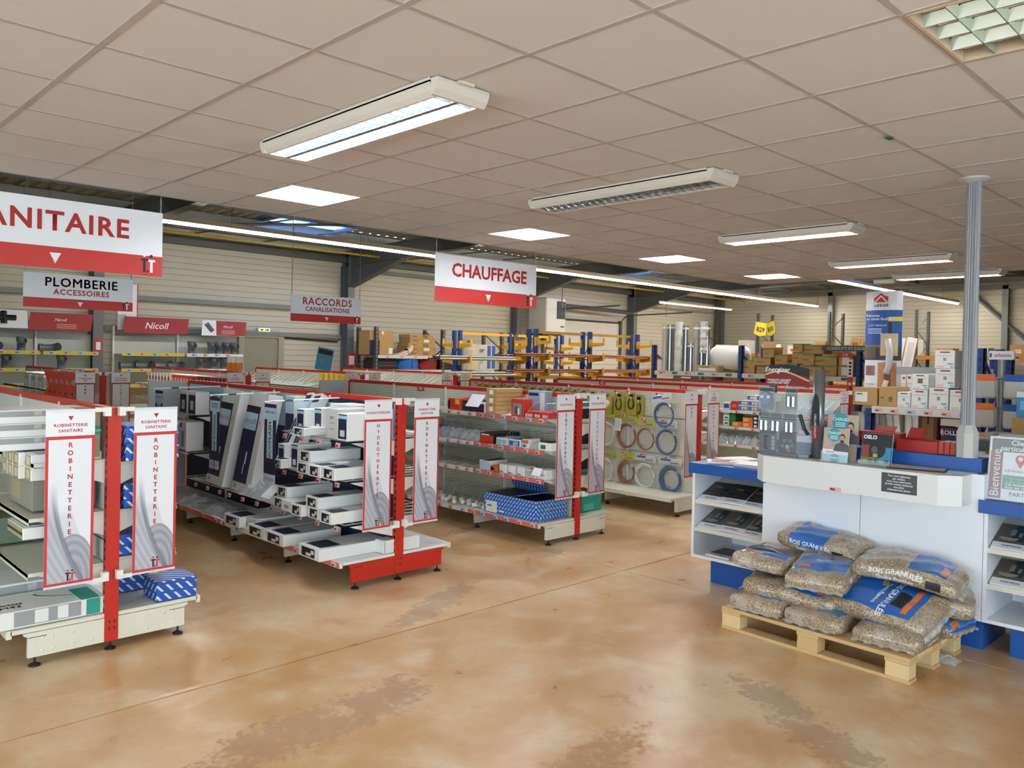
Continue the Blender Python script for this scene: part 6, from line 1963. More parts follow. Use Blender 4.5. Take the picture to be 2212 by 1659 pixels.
# ---- grey rack against the far wall
t = thing("storage_rack", "grey slotted-angle rack against the far wall with cartons and coiled pipes", "rack", (0, 0, 0))
for x in (11.62, 13.78, 15.98):
    frame(t, (x, 17.15), (x, 17.95), 2.42, GPOST)
for z, xs in ((1.70, ((11.66, 13.74),)), (1.33, ((11.66, 13.74), (13.82, 15.94)))):
    for (a, b) in xs:
        MB().box(a, 17.1, z - 0.08, b, 17.14, z).build("beam", M("beam_white", "cfd2d0", 0.45), t)
        MB().box(a, 17.14, z - 0.03, b, 17.95, z).build("shelf_panel", CARTOND, t)
        for k in range(4):
            xx = a + 0.2 + k * (b - a - 0.3) / 4
            inst("price_tag", tag_mesh(PINK), t, (xx + 0.1, 17.098, z - 0.04), scale=(1.6, 1, 1.2))
carton(0.72, 0.5, 0.62, (11.82, 17.2, 1.702), CARTON, "tall brown carton with a navy end on the grey rack's upper shelf", [("f", 0.0, 0.0, 0.42, 0.6, NAVY, "navy_panel"), ("f", 0.5, 0.85, 0.6, 0.97, WCARD, "label"), ("f", 0.82, 0.05, 0.98, 0.3, WCARD, "label")], rz=0)
for i in range(5):
    carton(0.95 - 0.04 * i, 0.5, 0.11, (13.05 + 0.03 * (i % 2) + 0.06, 17.2, 1.702 + i * 0.112), CARTON, "flat brown carton, number %s from the bottom of the five-high pile on the grey rack" % ("one", "two", "three", "four", "five")[i], [("f", 0.55, 0.2, 0.75, 0.85, WCARD if i % 2 else CARTOND, "label"), ("f", 0.1, 0.4, 0.3, 0.7, REDB if i == 1 else CARTOND, "print")], rz=0)


def coil(loc, R, r, n, mat, label, rot=(0, 0, 0), layers=4):
    t = thing("pipe_coil", label, "pipe coil", loc, rot=rot)
    for k in range(layers):
        pts = [(R * math.cos(a) * (1 + 0.02 * (k % 2)), R * math.sin(a), r + k * r * 1.8) for a in [i * 2 * math.pi / n for i in range(n)]]
        MB().tube(pts, r, 6, closed=True).build("pipe_turn", mat, t, smooth=True)
        MB().tube([(p[0] * 0.82, p[1] * 0.82, p[2]) for p in pts], r, 6, closed=True).build("pipe_turn", mat, t, smooth=True)
    for a in (0.5, 2.6, 4.7):
        MB().box(R * 0.75, -0.02, 0, R * 1.06, 0.02, layers * r * 1.8 + r).build("tie_band", BLACK, t, rz=a)
    return t


coil((12.62, 17.5, 1.78), 0.36, 0.035, 22, M("cream_pipe", "dcd6c4", 0.45), "cream pipe coil leaning on the flat cartons", rot=(math.radians(8), math.radians(-32), 0), layers=2)
coil((12.75, 17.5, 1.332), 0.36, 0.03, 22, M("bright_blue_pipe", "2a7ad0", 0.4), "bright blue pipe coil on the grey rack's lower shelf", layers=5)
coil((13.42, 17.5, 1.332), 0.34, 0.03, 22, M("dark_red_pipe", "a02c2c", 0.4), "dark red pipe coil on the grey rack's lower shelf", layers=5)
carton(0.7, 0.5, 0.3, (12.0, 17.25, 1.332), BLACKP, "black crate at the end of the grey rack's lower shelf", [("f", 0.05, 0.3, 0.95, 0.36, DGREY, "rib"), ("f", 0.05, 0.6, 0.95, 0.66, DGREY, "rib")], rz=0, name="plastic_crate", cat="crate")
for k in range(2):
    carton(0.7, 0.4, 0.2, (14.25, 17.2, 1.332 + k * 0.202), BLACKP, "black drainage box, %s of the pair beside the big grey carton" % ("lower", "upper")[k], [("f", 0.05, 0.3, 0.95, 0.4, DGREY, "rib"), ("f", 0.05, 0.7, 0.95, 0.8, DGREY, "rib")], rz=0)
t = carton(1.1, 0.35, 0.72, (15.25, 17.2, 1.332), GCARD, "big grey carton with blue squares and navy lettering on the grey rack", [("f", 0.70, 0.55, 0.82, 0.97, BLUEB, "blue_square"), ("f", 0.86, 0.55, 0.98, 0.97, BLUEB, "blue_square"), ("f", 0.70, 0.05, 0.82, 0.5, BLUEB, "blue_square"), ("f", 0.86, 0.05, 0.98, 0.5, BLUEB, "blue_square")], rz=0)
text("uponor", 0.2, NAVY, t, -0.2, 0.5, -0.003, off=0.003)
for rr in (0.3, 0.26, 0.22):
    MB().tube([(-0.1 - rr * math.cos(a) + 0.2, -0.002, rr * math.sin(a)) for a in [0.2 + i * 0.15 for i in range(9)]], 0.006, 4).build("arc_print", DGREY, t)
t = thing("plastic_tank", "cream plastic drum half hidden behind the steel pipes", "drum", (14.6, 17.0, 1.74))
MB().lathe([(0.05, 0.36), (0.24, 0.32), (0.3, 0.15), (0.3, -0.4)], 16).build("drum", M("cream_drum", "c9c2ae", 0.5), t)
MB().lathe([(0.06, 0.36), (0.06, 0.4)], 10).build("lid", DGREY, t)


# ---- cantilever pipe racks
def cantilever(Y, xs, h, levels, arm, label, beams=True, d=0.11, back=True):
    t = thing("cantilever_rack", label, "rack", (0, 0, 0))
    for x in xs:
        for s in (-1, 1):
            o = MB().box(x - 0.04, Y + s * d - 0.045, 0, x + 0.04, Y + s * d + 0.045, h).build("column", BLUE, t)
        zs = [0.3 + 0.35 * i for i in range(6)]
        for i in range(5):
            MB().tube([(x, Y - d, zs[i]), (x, Y + d, zs[i])], 0.014, 5).build("rung", BLUE, t)
            MB().tube([(x, Y - d if i % 2 else Y + d, zs[i]), (x, Y + d if i % 2 else Y - d, zs[i + 1])], 0.014, 5).build("brace", BLUE, t)
        MB().box(x - 0.05, Y - 0.5, 0, x + 0.05, Y + 0.5, 0.1).build("foot", BLUE, t)
        for z in levels:
            for s in (-1, 1):
                y0, y1 = Y + s * d, Y + s * (d + arm)
                MB().prism([(y0, z - 0.1), (y0, z), (y1, z), (y1, z + 0.12), (y1 + s * 0.015, z + 0.12), (y1 + s * 0.015, z - 0.06)], x - 0.03, x + 0.03, "x").build("arm", YELLOW, t)
                MB().box(x - 0.045, min(y0, y0 + s * 0.05), z - 0.12, x + 0.045, max(y0, y0 + s * 0.05), z + 0.08).build("arm_bracket", YELLOW, t)
    if beams:
        for z in (h - 0.06, 1.27):
            MB().box(xs[0], Y + d - 0.03, z - 0.03, xs[-1], Y + d + 0.03, z + 0.03).build("tie_beam", YELLOW, t)
    return t


CR1 = [12.67, 14.5, 16.35]
cantilever(12.6, CR1, 2.36, (2.10, 1.74, 1.40, 1.05), 0.42, "blue cantilever rack with yellow arms holding copper pipes")
cantilever(15.3, [12.75, 14.65, 16.45], 2.35, (2.02, 1.62, 1.22), 0.42, "second blue cantilever rack nearer the wall with steel conduit")
COPPER = M("copper", "c08462", 0.25, 0.9)
ZINC = M("steel_pipe", "a4a8a8", 0.3, 0.8)
PVCG = M("grey_pvc", "5d656c", 0.4)


def pipes(y0, z, x0, x1, n, r, mat, label, group):
    for i in range(n):
        t = thing("pipe", label, "pipe", ((x0 + x1) / 2, y0 + (i % 6) * r * 2.05, z + r + (i // 6) * r * 1.8), group=group)
        L = (x1 - x0) / 2 - random.uniform(0, 0.15)
        MB().tube([(-L, 0, 0), (L, 0, 0)], r, 8, cap=False).build("tube", mat, t, smooth=True)
        MB().lathe([(r * 0.98, 0), (r * 0.7, 0.002)], 8).build("tube_end", HOLE, t, loc=(-L, 0, 0), rot=(0, -math.pi / 2, 0))


for z, nm in ((1.74, "upper arms"), (1.40, "middle arms")):
    pipes(12.12, z, 11.6, 16.9, 7, 0.022, COPPER, "copper pipe lying along the cantilever rack's %s" % nm, "copper pipes on the %s" % nm)
    pipes(12.74, z, 11.8, 16.8, 5, 0.02, COPPER, "copper pipe on the wall side of the rack's %s" % nm, "wall-side copper pipes on the %s" % nm)
pipes(12.12, 1.05, 11.0, 15.2, 5, 0.025, ZINC, "steel pipe on the cantilever rack's lowest arms", "steel pipes on the lowest arms")
pipes(14.82, 1.62, 11.7, 15.2, 9, 0.03, ZINC, "steel conduit on the second rack's middle arms", "steel conduits on the middle arms")
pipes(14.82, 1.22, 11.9, 16.0, 9, 0.035, ZINC, "thick steel tube on the second rack's lower arms", "thick steel tubes on the lower arms")

# ---- far-left wall shelving of drain fittings
t = thing("fitting_shelving", "white wire-backed wall shelving of grey drain fittings under red header boards", "shelving", (0, 0, 0))
for (xa, xb) in ((1.5, 3.2), (3.2, 4.3), (4.3, 5.35), (5.75, 7.1), (7.1, 8.45)):
    MB().box(xa, 18.3, 0, xa + 0.04, 18.34, 2.2).build("upright", WHITE, t)
    MB().box(xa + 0.05, 18.36, 0.3, xb - 0.01, 18.38, 2.0).build("back_panel", M("mesh_panel", "bfc4bc", 0.5), t)
    for z in (1.62, 1.28, 0.95):
        MB().box(xa + 0.04, 17.85, z - 0.02, xb, 18.34, z).build("shelf", WHITE, t)
        MB().box(xa + 0.04, 17.835, z - 0.045, xb - 0.02, 17.85, z + 0.03).build("price_strip", M("yellow_strip", "cfc63a", 0.5) if xa < 7 else STRIPW, t)
        for k in range(4):
            inst("price_tag", tag_mesh(PINK if k % 2 else BLUETAG), t, (xa + 0.2 + k * 0.26, 17.833, z), scale=(1.8, 1, 1.4))
for (xa, xb, z0, kd, lab) in ((2.0, 3.3, 2.06, 0, "slanted red header board with white script nearest the side wall"), (4.1, 5.25, 2.06, 0, "slanted red header board left of the steel column with a fitting picture"), (5.85, 7.2, 2.06, 1, "slanted red header board with a large white script name"), (7.5, 8.55, 2.06, 2, "slanted header board with a tee-fitting picture and red end")):
    k = thing("header_board", lab.replace("left of the", "beside the"), "sign", ((xa + xb) / 2, 17.95, z0), rot=(math.radians(-14), 0, 0))
    w = (xb - xa) / 2
    MB().prism([(-w + 0.06, 0.36), (w + 0.05, 0.36), (w - 0.03, 0.0), (-w, 0.0)], 0, 0.01, "y").build("board", M("dark_red_board", "a01f1c", 0.5) if kd < 2 else WPRINT, k)
    if kd == 1:
        text("Nicoll", 0.2, WPRINT, k, 0, 0.11, -0.002, off=0.002, shear=0.35)
    else:
        if kd == 2:
            MB().prism([(-w * 0.3, 0.355), (w + 0.045, 0.355), (w - 0.03, 0.005), (-w * 0.35, 0.005)], -0.002, 0, "y").build("red_panel", MATS["dark_red_board"], k)
            MB().tube([(-w * 0.75, -0.01, 0.28), (-w * 0.5, -0.01, 0.1)], 0.05, 8).build("fitting_picture", PVCG, k)
        text("Nicoll", 0.09, WPRINT, k, 0.1 if kd == 2 else 0, 0.19, -0.004, shear=0.35)
        for i in range(3):
            MB().box(-w * 0.3 + 0.1, -0.004, 0.05 + i * 0.035, w * 0.5, -0.0025, 0.062 + i * 0.035).build("print_line", PINK, k)
k = thing("fitting_sign", "white board picturing a black pipe cross between red header boards", "sign", (3.7, 17.95, 2.08), rot=(math.radians(-14), 0, 0))
MB().box(-0.4, 0, 0, 0.4, 0.01, 0.36).build("board", WPRINT, k)
MB().tube([(-0.2, -0.02, 0.2), (0.2, -0.02, 0.2)], 0.055, 8).tube([(0, -0.02, 0.08), (0, -0.02, 0.32)], 0.055, 8).build("cross_picture", BLACK, k)
PVC = M("grey_drain_pipe", "6a7178", 0.4)
for i, (x, z, up) in enumerate(((2.1, 1.622, 0), (2.35, 1.622, 1), (2.62, 1.622, 0), (3.0, 1.622, 1), (3.5, 1.622, 0), (3.75, 1.282, 1), (4.0, 1.622, 1), (4.5, 1.622, 0), (2.3, 1.282, 0), (2.8, 1.282, 1), (3.3, 1.282, 0), (4.7, 1.282, 1), (6.0, 1.282, 0), (6.3, 1.282, 0), (6.7, 1.282, 0), (6.95, 1.282, 0), (7.3, 1.622, 1), (7.5, 1.282, 1), (7.75, 1.622, 1), (7.92, 1.622, 1), (8.1, 1.622, 1), (8.28, 1.622, 1), (7.8, 1.282, 1), (8.05, 1.282, 1), (8.3, 1.282, 1))):
    t = thing("drain_fitting", ("upright grey drain socket " if up else "grey drain elbow lying on its side ") + ("on the yellow-striped shelf by the side wall" if x < 5 else "on the wall shelf beside the grey door"), "fitting", (x, 18.0, z), group=("drain sockets " if up else "drain elbows ") + ("by the side wall" if x < 5 else "beside the door"))
    if up:
        MB().lathe([(0.075, 0), (0.075, 0.2), (0.088, 0.2), (0.088, 0.3), (0.076, 0.3), (0.07, 0.1)], 14, cap=False).build("socket", PVC, t)
        MB().tube([(0, 0, 0.1), (0.0, -0.14, 0.22)], 0.07, 12, cap=False).build("branch", PVC, t)
    else:
        MB().tube([(-0.15, 0, 0.08), (0.0, 0, 0.08), (0.08, -0.03, 0.1), (0.12, -0.1, 0.12)], [0.075, 0.075, 0.075, 0.08], 12, cap=False).build("elbow", PVC, t)
        MB().lathe([(0.086, -0.05), (0.086, 0.02)], 12, cap=False).build("collar", PVC, t, loc=(-0.15, 0, 0.08), rot=(0, math.pi / 2, 0))
k = thing("fire_extinguisher_sign", "small red and white extinguisher plate on the steel column", "sign", (5.42, 18.13, 1.66))
MB().box(-0.07, 0, 0, 0.07, 0.005, 0.26).build("plate", REDP, k)
MB().box(-0.045, -0.002, 0.03, 0.045, 0, 0.19).build("pictogram", WPRINT, k)
k = thing("fire_alarm_point", "red framed fire notice beside the grey rack", "sign", (11.52, 18.1, 1.38))
MB().box(-0.12, 0, 0, 0.12, 0.02, 0.34).build("frame", REDP, k)
MB().box(-0.08, -0.003, 0.05, 0.08, 0, 0.28).build("notice", WPRINT, k)
k = thing("column_banner", "vertical swirl-print banner hung beside the steel column", "banner", (5.98, 18.1, 2.1))
MB().box(-0.2, 0, 0, 0.2, 0.01, 1.0).build("board", WPRINT, k)
MB().box(-0.2, -0.002, 0.02, 0.19, 0, 0.35).build("swirl_panel", SWIRL, k)
MB().box(0.18, -0.003, 0, 0.2, 0, 1.0).box(-0.2, -0.003, 0, 0.18, 0, 0.02).build("red_border", REDP, k)
text("V\nA\nG\nE", 0.08, REDT, k, 0, 0.8, -0.003, line=1.1)

# ---- wall heater
t = thing("unit_heater", "cream warm-air unit heater with a black louvred grille on the far wall", "heater", (18.35, 17.3, 2.5))
MB().rbox(-0.35, 0.0, 0.0, 0.55, 0.8, 1.1, 0.03).build("casing", M("heater_cream", "d6d6cc", 0.45), t)
MB().box(0.12, -0.01, 0.45, 0.5, 0.0, 1.0).build("grille", BLACK, t)
for i in range(6):
    MB().box(0.14, -0.02, 0.5 + i * 0.08, 0.48, -0.01, 0.53 + i * 0.08).build("louvre_slat", DGREY, t)
MB().box(-0.45, 0.05, -0.08, 0.4, 0.8, -0.02).build("bracket", BLACK, t)
MB().box(0.3, -0.012, 0.18, 0.45, 0, 0.23).build("maker_plate", DGREY, t)
MB().tube([(-0.2, 0.9, 0.9), (-0.2, 1.1, 0.9)], 0.06, 8).build("flue", DGREY, t)
MB().tube([(0.55, 0.4, 0.95), (4.5, 0.4, 0.85)], 0.05, 8).build("gas_duct", DGREY, t)

# ---- blue pallet racking behind the valve gondolas
t = thing("blue_rack", "blue racking with white beams carrying flue tubes, a boiler and brown cartons", "rack", (0, 0, 0))
for y in (10.6, 8.45, 6.06):
    frame(t, (14.5, y), (15.4, y), 2.06, BLUE)
WB = M("rack_beam_white", "d2d6d2", 0.45)
for (ya, yb) in ((6.1, 8.4), (8.5, 10.55)):
    for z in (1.5, 0.6):
        MB().box(14.45, ya, z - 0.09, 14.5, yb, z).build("beam", WB, t)
        MB().box(15.4, ya, z - 0.09, 15.45, yb, z).build("beam", WB, t)
        MB().box(14.5, ya, z - 0.025, 15.4, yb, z).build("shelf_panel", M("chipboard", "a88c5e", 0.8), t)
        for k in range(6):
            inst("price_tag", tag_mesh(PINK if k % 2 else M("green_tag", "3c8a68", 0.5)), t, (14.448, ya + 0.2 + k * (yb - ya - 0.4) / 5, z - 0.04), R90, scale=(2.2, 1, 1.4))
    k = thing("aisle_plate", "dark grey name plate on the blue rack's beam, %s bay" % ("boiler" if ya > 8 else "carton"), "sign", (14.44, (ya + yb) / 2 + 0.2, 1.37), R90)
    MB().box(-0.32, 0, -0.04, 0.32, 0.005, 0.04).build("plate", M("plate_grey", "55595c", 0.5), k)
    MB().box(-0.12, -0.002, -0.015, 0.12, 0, 0.015).build("lettering", WPRINT, k)
k = thing("aisle_plate", "dark grey plate reading CONDUITS ET COUDES above the blue rack's end", "sign", (14.45, 6.25, 2.02), R90)
MB().box(-0.5, 0, -0.05, 0.5, 0.005, 0.05).build("plate", MATS["plate_grey"], k)
text("CONDUITS ET COUDES", 0.075, WPRINT, k, 0, -0.027, -0.002)
k = thing("aisle_plate", "small red number plate under the CONDUITS ET COUDES plate", "sign", (14.45, 6.3, 1.9), R90)
MB().box(-0.13, 0, -0.045, 0.13, 0.005, 0.045).build("plate", REDP, k)
text("578", 0.07, WPRINT, k, 0, -0.025, -0.002)
k = thing("post_strip", "white and red vertical lettered strip on the blue rack's post", "sign", (14.44, 6.2, 1.2), R90)
MB().box(-0.05, 0, 0.3, 0.05, 0.004, 0.62).build("white_half", WPRINT, k)
MB().box(-0.05, 0, -0.2, 0.05, 0.004, 0.3).build("red_half", REDP, k)
for i in range(4):
    MB().box(-0.025, -0.002, 0.34 + i * 0.065, 0.02, 0, 0.38 + i * 0.065).build("letter", BLACKP, k)
    MB().box(-0.025, -0.002, -0.15 + i * 0.1, 0.02, 0, -0.1 + i * 0.1).build("letter", WPRINT, k)
# clear flue tubes standing up
FT = M("clear_flue_tube", "c2c6c8", 0.08, alpha=0.45)
STF = M("stainless_flue", "a6a8a8", 0.22, 0.85)
for i in range(9):
    y = 10.42 - i * 0.135
    hgt = 1.0 if i < 4 else (0.98 if i in (7,) else 0.6 if i % 2 else 0.98)
    t = thing("flue_tube", ("tall stainless flue tube standing on the blue rack" if hgt > 0.9 else "short stainless flue tube standing on the blue rack"), "tube", (14.62, y, 1.502), group="tall flue tubes" if hgt > 0.9 else "short flue tubes")
    MB().lathe([(0.062, 0), (0.062, hgt - 0.06), (0.066, hgt - 0.05), (0.066, hgt)], 14).build("tube", STF if i % 3 else FT, t, smooth=False)
    MB().lathe([(0.067, hgt - 0.08), (0.067, hgt - 0.04)], 14, cap=False).build("cap_band", WHITE, t)
for i, (y, z0, hh) in enumerate(((9.98, 1.502, 1.06), (9.36, 1.9, 0.66))):
    t = thing("wrapped_flue", "flue tube in crumpled white wrapping, %s" % ("standing on the rack shelf" if i == 0 else "set above the short tubes"), "tube", (14.52, y, z0))
    MB().lathe([(0.075 + 0.008 * math.sin(k * 2.3), hh * k / 12) for k in range(13)], 12).build("wrapping", M("white_wrap", "e0e4e6", 0.35, bump=0.6, bscale=20), t)
    MB().box(-0.03, -0.09, hh * 0.55, 0.03, -0.086, hh * 0.7).build("label", GBAND, t)
t = thing("water_heater", "white cylindrical water heater lying on the blue rack", "water heater", (14.95, 8.95, 1.50), R90)
prof = [(0.0, 0), (0.12, 0.01), (0.24, 0.05), (0.28, 0.12), (0.28, 0.7), (0.26, 0.78), (0.1, 0.82)]
MB().lathe([(r, z) for r, z in prof], 24).build("tank", M("white_tank", "eef0f0", 0.3), t, loc=(-0.45, 0, 0.29), rot=(0, math.pi / 2, 0), smooth=True)
MB().tube([(-0.52, -0.1, 0.18), (-0.44, -0.1, 0.18)], 0.025, 8).build("pipe_stub", CHROME, t)
MB().box(-0.3, -0.2, 0, 0.2, 0.2, 0.03).build("cradle", CARTON, t)
carton(0.5, 0.25, 0.14, (14.5, 9.25, 1.502), M("printed_card", "c0a88a", 0.7), "low printed brown tray before the white water heater", [("f", 0.1, 0.2, 0.9, 0.6, WCARD, "print"), ("f", 0.2, 0.65, 0.6, 0.8, GREENP, "green_print")])
# brown cartons on the rack
GSTR = [("f", 0.06, 0.86, 0.94, 0.97, M("green_stripe", "5a9a4a", 0.6), "green_stripe"), ("f", 0.1, 0.4, 0.55, 0.5, CARTOND, "print"), ("r", 0.1, 0.3, 0.6, 0.5, CARTOND, "side_print")]
KB = "on the blue rack's cartoned bay"
rows = [(8.3, 0.0, 0.3, 0.27), (8.02, 0.0, 0.2, 0.16), (7.82, 0.0, 0.2, 0.17), (7.62, 0.0, 0.18, 0.18), (7.4, 0.0, 0.26, 0.22), (7.12, 0.0, 0.2, 0.2), (6.88, 0.0, 0.24, 0.18), (6.62, 0.0, 0.26, 0.19), (6.34, 0.0, 0.26, 0.19),
        (7.98, 0.165, 0.34, 0.16), (7.6, 0.19, 0.26, 0.2), (7.28, 0.225, 0.2, 0.22), (7.04, 0.205, 0.24, 0.2), (6.74, 0.195, 0.5, 0.18), (6.33, 0.195, 0.26, 0.18),
        (7.86, 0.33, 0.24, 0.16), (7.26, 0.45, 0.2, 0.15), (6.98, 0.41, 0.46, 0.17)]
for i, (y, dz, w, h) in enumerate(rows):
    tier = "bottom" if dz == 0 else "middle" if dz < 0.3 else "top"
    wl = i in (8, 14)
    carton(w, 0.35, h, (14.5 + 0.02 * (i % 3), y, 1.503 + dz), CARTON, "%s on the %s tier %s" % ("brown carton with a white label" if wl else "brown carton with a green stripe", tier, KB), GSTR if not wl else [("f", 0.25, 0.1, 0.75, 0.9, WCARD, "white_label")], "%s cartons on the %s tier" % ("white-labelled" if wl else "green-striped", tier))
t = carton(0.3, 0.3, 0.03, (14.6, 7.9, 2.0), CARTON, "open brown carton with raised flaps topping the carton heap", flap=60)
for i, (y, w, h, lab) in enumerate(((6.9, 0.5, 0.5, "large white appliance box seen behind the green-striped cartons"), (6.5, 0.5, 0.42, "large white duct box beside the appliance box"))):
    carton(w, 0.5, h, (15.0, y, 1.503), WCARD, lab, [("f", 0.1, 0.1, 0.9, 0.8, GCARD, "recess"), ("f", 0, 0.85, 1, 1, CARTON, "card_edge")])
for i, (y, w, h, m_, lab) in enumerate(((9.9, 0.5, 0.5, CARTON, "brown carton under the flue tubes, lower shelf"), (9.2, 0.7, 0.6, CARTOND, "large dark carton on the blue rack's lower shelf"), (7.9, 0.5, 0.45, CARTON, "brown carton on the lower shelf beneath the green-striped cartons"), (7.3, 0.5, 0.5, ORNG, "orange-brown carton on the blue rack's lower shelf"), (6.5, 0.45, 0.6, WCARD, "white carton with red and blue print on the blue rack's lower shelf"))):
    carton(w, 0.5, h, (14.55, y, 0.602), m_, lab, [("f", 0.15, 0.55, 0.85, 0.8, REDB if m_ is WCARD else CARTOND, "print"), ("f", 0.2, 0.3, 0.7, 0.45, BLUEB if m_ is WCARD else CARTON, "print_line")])

# ---- tall racks along the right-hand wall of the hall
t = thing("pallet_racking", "tall grey pallet racking with orange beams along the hall's end wall", "rack", (0, 0, 0))
for y in (15.5, 12.7, 9.75, 17.9):
    frame(t, (27.75, y), (28.85, y), 3.56 if y < 17 else 3.3, GPOST)
OB = M("rack_beam_orange", "d07a2a", 0.5)
for (ya, yb) in ((15.5, 17.9), (12.7, 15.5), (9.75, 12.7), (6.8, 9.75), (3.5, 6.8)):
    for z in (2.05, 1.3):
        MB().box(27.68, ya + 0.05, z - 0.12, 27.74, yb - 0.05, z).build("beam", OB, t)
        MB().box(27.74, ya + 0.05, z - 0.03, 28.85, yb - 0.05, z).build("deck", M("chipboard", "a88c5e", 0.8), t)
for i, (s, y) in enumerate((("B29", 15.35), ("B30", 14.85))):
    k = thing("bay_marker", "yellow hanging marker reading %s on the tall grey racking" % s, "sign", (27.6, y, 2.72 + 0.02 * i), rot=(0, math.radians(10 - 25 * i), R90 + math.radians(25 - 45 * i)))
    MB().prism([(-0.22, 0.5), (0.22, 0.5), (0.22, 0.05), (0.0, -0.03), (-0.22, 0.05)], 0, 0.006, "y").build("plate", M("marker_yellow", "ead640", 0.5), k)
    text(s, 0.24, BLACKP, k, 0, 0.15, -0.002, off=0.006, sx=0.8)
rnd = random.Random(5)
for i in range(26):
    y = 4.2 + i * 0.52
    w, h = rnd.uniform(0.3, 0.5), rnd.uniform(0.25, 0.55)
    m_ = rnd.choice((CARTON, CARTON, CARTOND, WCARD, GCARD))
    z = 2.052 if i % 2 else 1.302
    carton(w, 0.6, h, (27.8, y, z), m_, "%s carton on the tall racking's %s deck" % ({"brown_cardboard": "brown", "dark_cardboard": "dark brown", "white_cardboard": "white", "grey_cardboard": "pale grey"}[m_.name], "upper" if i % 2 else "lower"), [("f", 0.3, 0.3, 0.7, 0.6, WCARD if m_ not in (WCARD, GCARD) else REDB, "label"), ("f", 0.0, 0.46, 1.0, 0.5, TAPE, "tape")], "%s cartons on the tall racking, %s deck" % (m_.name.replace("_cardboard", ""), "upper" if i % 2 else "lower"))
# leaning white profiles in the far racking
for i in range(6):
    carton(0.28, 0.08, 1.35, (24.4, 8.9 + i * 0.33, 1.2), (WCARD, WCARD, GCARD, WCARD, CARTON, CARTON)[i], "tall slim %s carton leaning in a row beneath the orange beam" % ("white", "white", "grey", "white", "brown", "brown")[i], [("f", 0.2, 0.1, 0.8, 0.9, GCARD if i < 4 else CARTOND, "front_panel")], "slim %s leaning cartons" % ("white", "white", "grey", "white", "brown", "brown")[i], rot=(0, math.radians(10), R90))
t = thing("leaning_rack_base", "low timber stand under the leaning slim cartons", "stand", (24.6, 9.7, 0))
MB().box(-0.4, -1.2, 1.1, 0.5, 1.2, 1.2).build("deck", PINE, t)
for s in (-1, 1):
    MB().box(-0.3, s * 1.1 - 0.05, 0, 0.4, s * 1.1 + 0.05, 1.1).build("trestle", PINE, t)

# ---- white shelving with boxed chimney fittings behind the counter
XS = 9.92
t = thing("white_shelving", "white shelf on blue posts holding white boxed fittings behind the counter", "shelving", (0, 0, 0))
frame(t, (XS + 0.05, 4.02), (XS + 0.75, 4.02), 1.2, BLUE)
frame(t, (XS + 0.05, 2.80), (XS + 0.75, 2.80), 1.95, BLUE)
MB().box(XS, 2.85, 1.15, XS + 0.04, 3.98, 1.235).build("beam", WB, t)
MB().box(XS + 0.04, 2.85, 1.2, XS + 0.8, 3.98, 1.235).build("shelf_panel", WB, t)
MB().box(XS + 0.75, 2.85, 1.62, XS + 0.8, 3.98, 1.72).build("rear_beam", M("rear_beam_grey", "a4aaa8", 0.5), t)
for k in range(6):
    inst("price_tag", tag_mesh(PINK if k % 3 else BLUETAG), t, (XS - 0.002, 2.95 + k * 0.19, 1.19), R90, scale=(1.5, 1, 1.2))
CE = [("f", 0.25, 0.86, 0.75, 0.94, M("rust_letter", "a2503e", 0.6), "brand"), ("f", 0.42, 0.42, 0.58, 0.6, GBAND, "round_mark"), ("f", 0.08, 0.05, 0.45, 0.15, M("pale_pink_print", "e6c6be", 0.6), "pink_print"), ("f", 0.78, 0.04, 0.96, 0.16, M("pale_blue_mark", "9ec4dc", 0.6), "blue_print"), ("f", 0.1, 0.7, 0.9, 0.72, GBAND, "print_line"), ("f", 0.65, 0.22, 0.92, 0.3, GBAND, "bar_print")]
bx = W


def shelfbox(pl, pr, pt, pb, label, body=WCARD, dec=CE, d=0.4, z=None, grp=None, x=XS + 0.06):
    """box whose front fills photo columns pl..pr and rows pt..pb at depth x"""
    a, b = W(pl, pb, X=x), W(pr, pb, X=x)
    tz = W((pl + pr) / 2, pt, X=x).z
    z0 = z if z is not None else (a.z + b.z) / 2
    return carton(a.y - b.y, d, tz - z0, (x, (a.y + b.y) / 2, z0), body, label, dec, grp)


ZS = 1.236
KS = "on the white shelf behind the counter"
BRL = [("f", 0.1, 0.2, 0.6, 0.75, WCARD, "address_label"), ("f", 0.15, 0.6, 0.4, 0.66, BLACKP, "label_text")]
shelfbox(1842, 1894, 837, 871, "brown carton with a large white address label " + KS, CARTON, BRL, z=ZS)
shelfbox(1898, 1937, 836, 873, "plain brown carton with dark printed marks " + KS, CARTON, [("f", 0.1, 0.4, 0.3, 0.5, CARTOND, "print"), ("f", 0.55, 0.25, 0.75, 0.5, CARTOND, "print")], z=ZS)
shelfbox(1938, 1966, 847, 874, "smallest white box " + KS, z=ZS)
shelfbox(1968, 2003, 842, 877, "white box under the box with an open hand hole", z=ZS)
b2 = shelfbox(2006, 2048, 838, 878, "white fitting box under the two-high white boxes", z=ZS)
shelfbox(2051, 2098, 843, 880, "white fitting box half behind the service column", z=ZS)
ztop = W(1985, 842, X=XS + 0.06).z + 0.004
shelfbox(1970, 2005, 808, 841, "white box with an open hand hole " + KS, z=ztop, dec=CE + [("f", 0.35, 0.4, 0.65, 0.7, CARTOND, "hand_hole")])
zt2 = W(2027, 838, X=XS + 0.06).z + 0.004
shelfbox(2020, 2062, 797, 838, "lower of two large white boxes stacked beside the column", z=zt2, x=XS + 0.1)
zt3 = W(2041, 797, X=XS + 0.1).z + 0.006
shelfbox(2019, 2062, 757, 797, "upper of two large white boxes stacked beside the column", z=zt3, x=XS + 0.1)
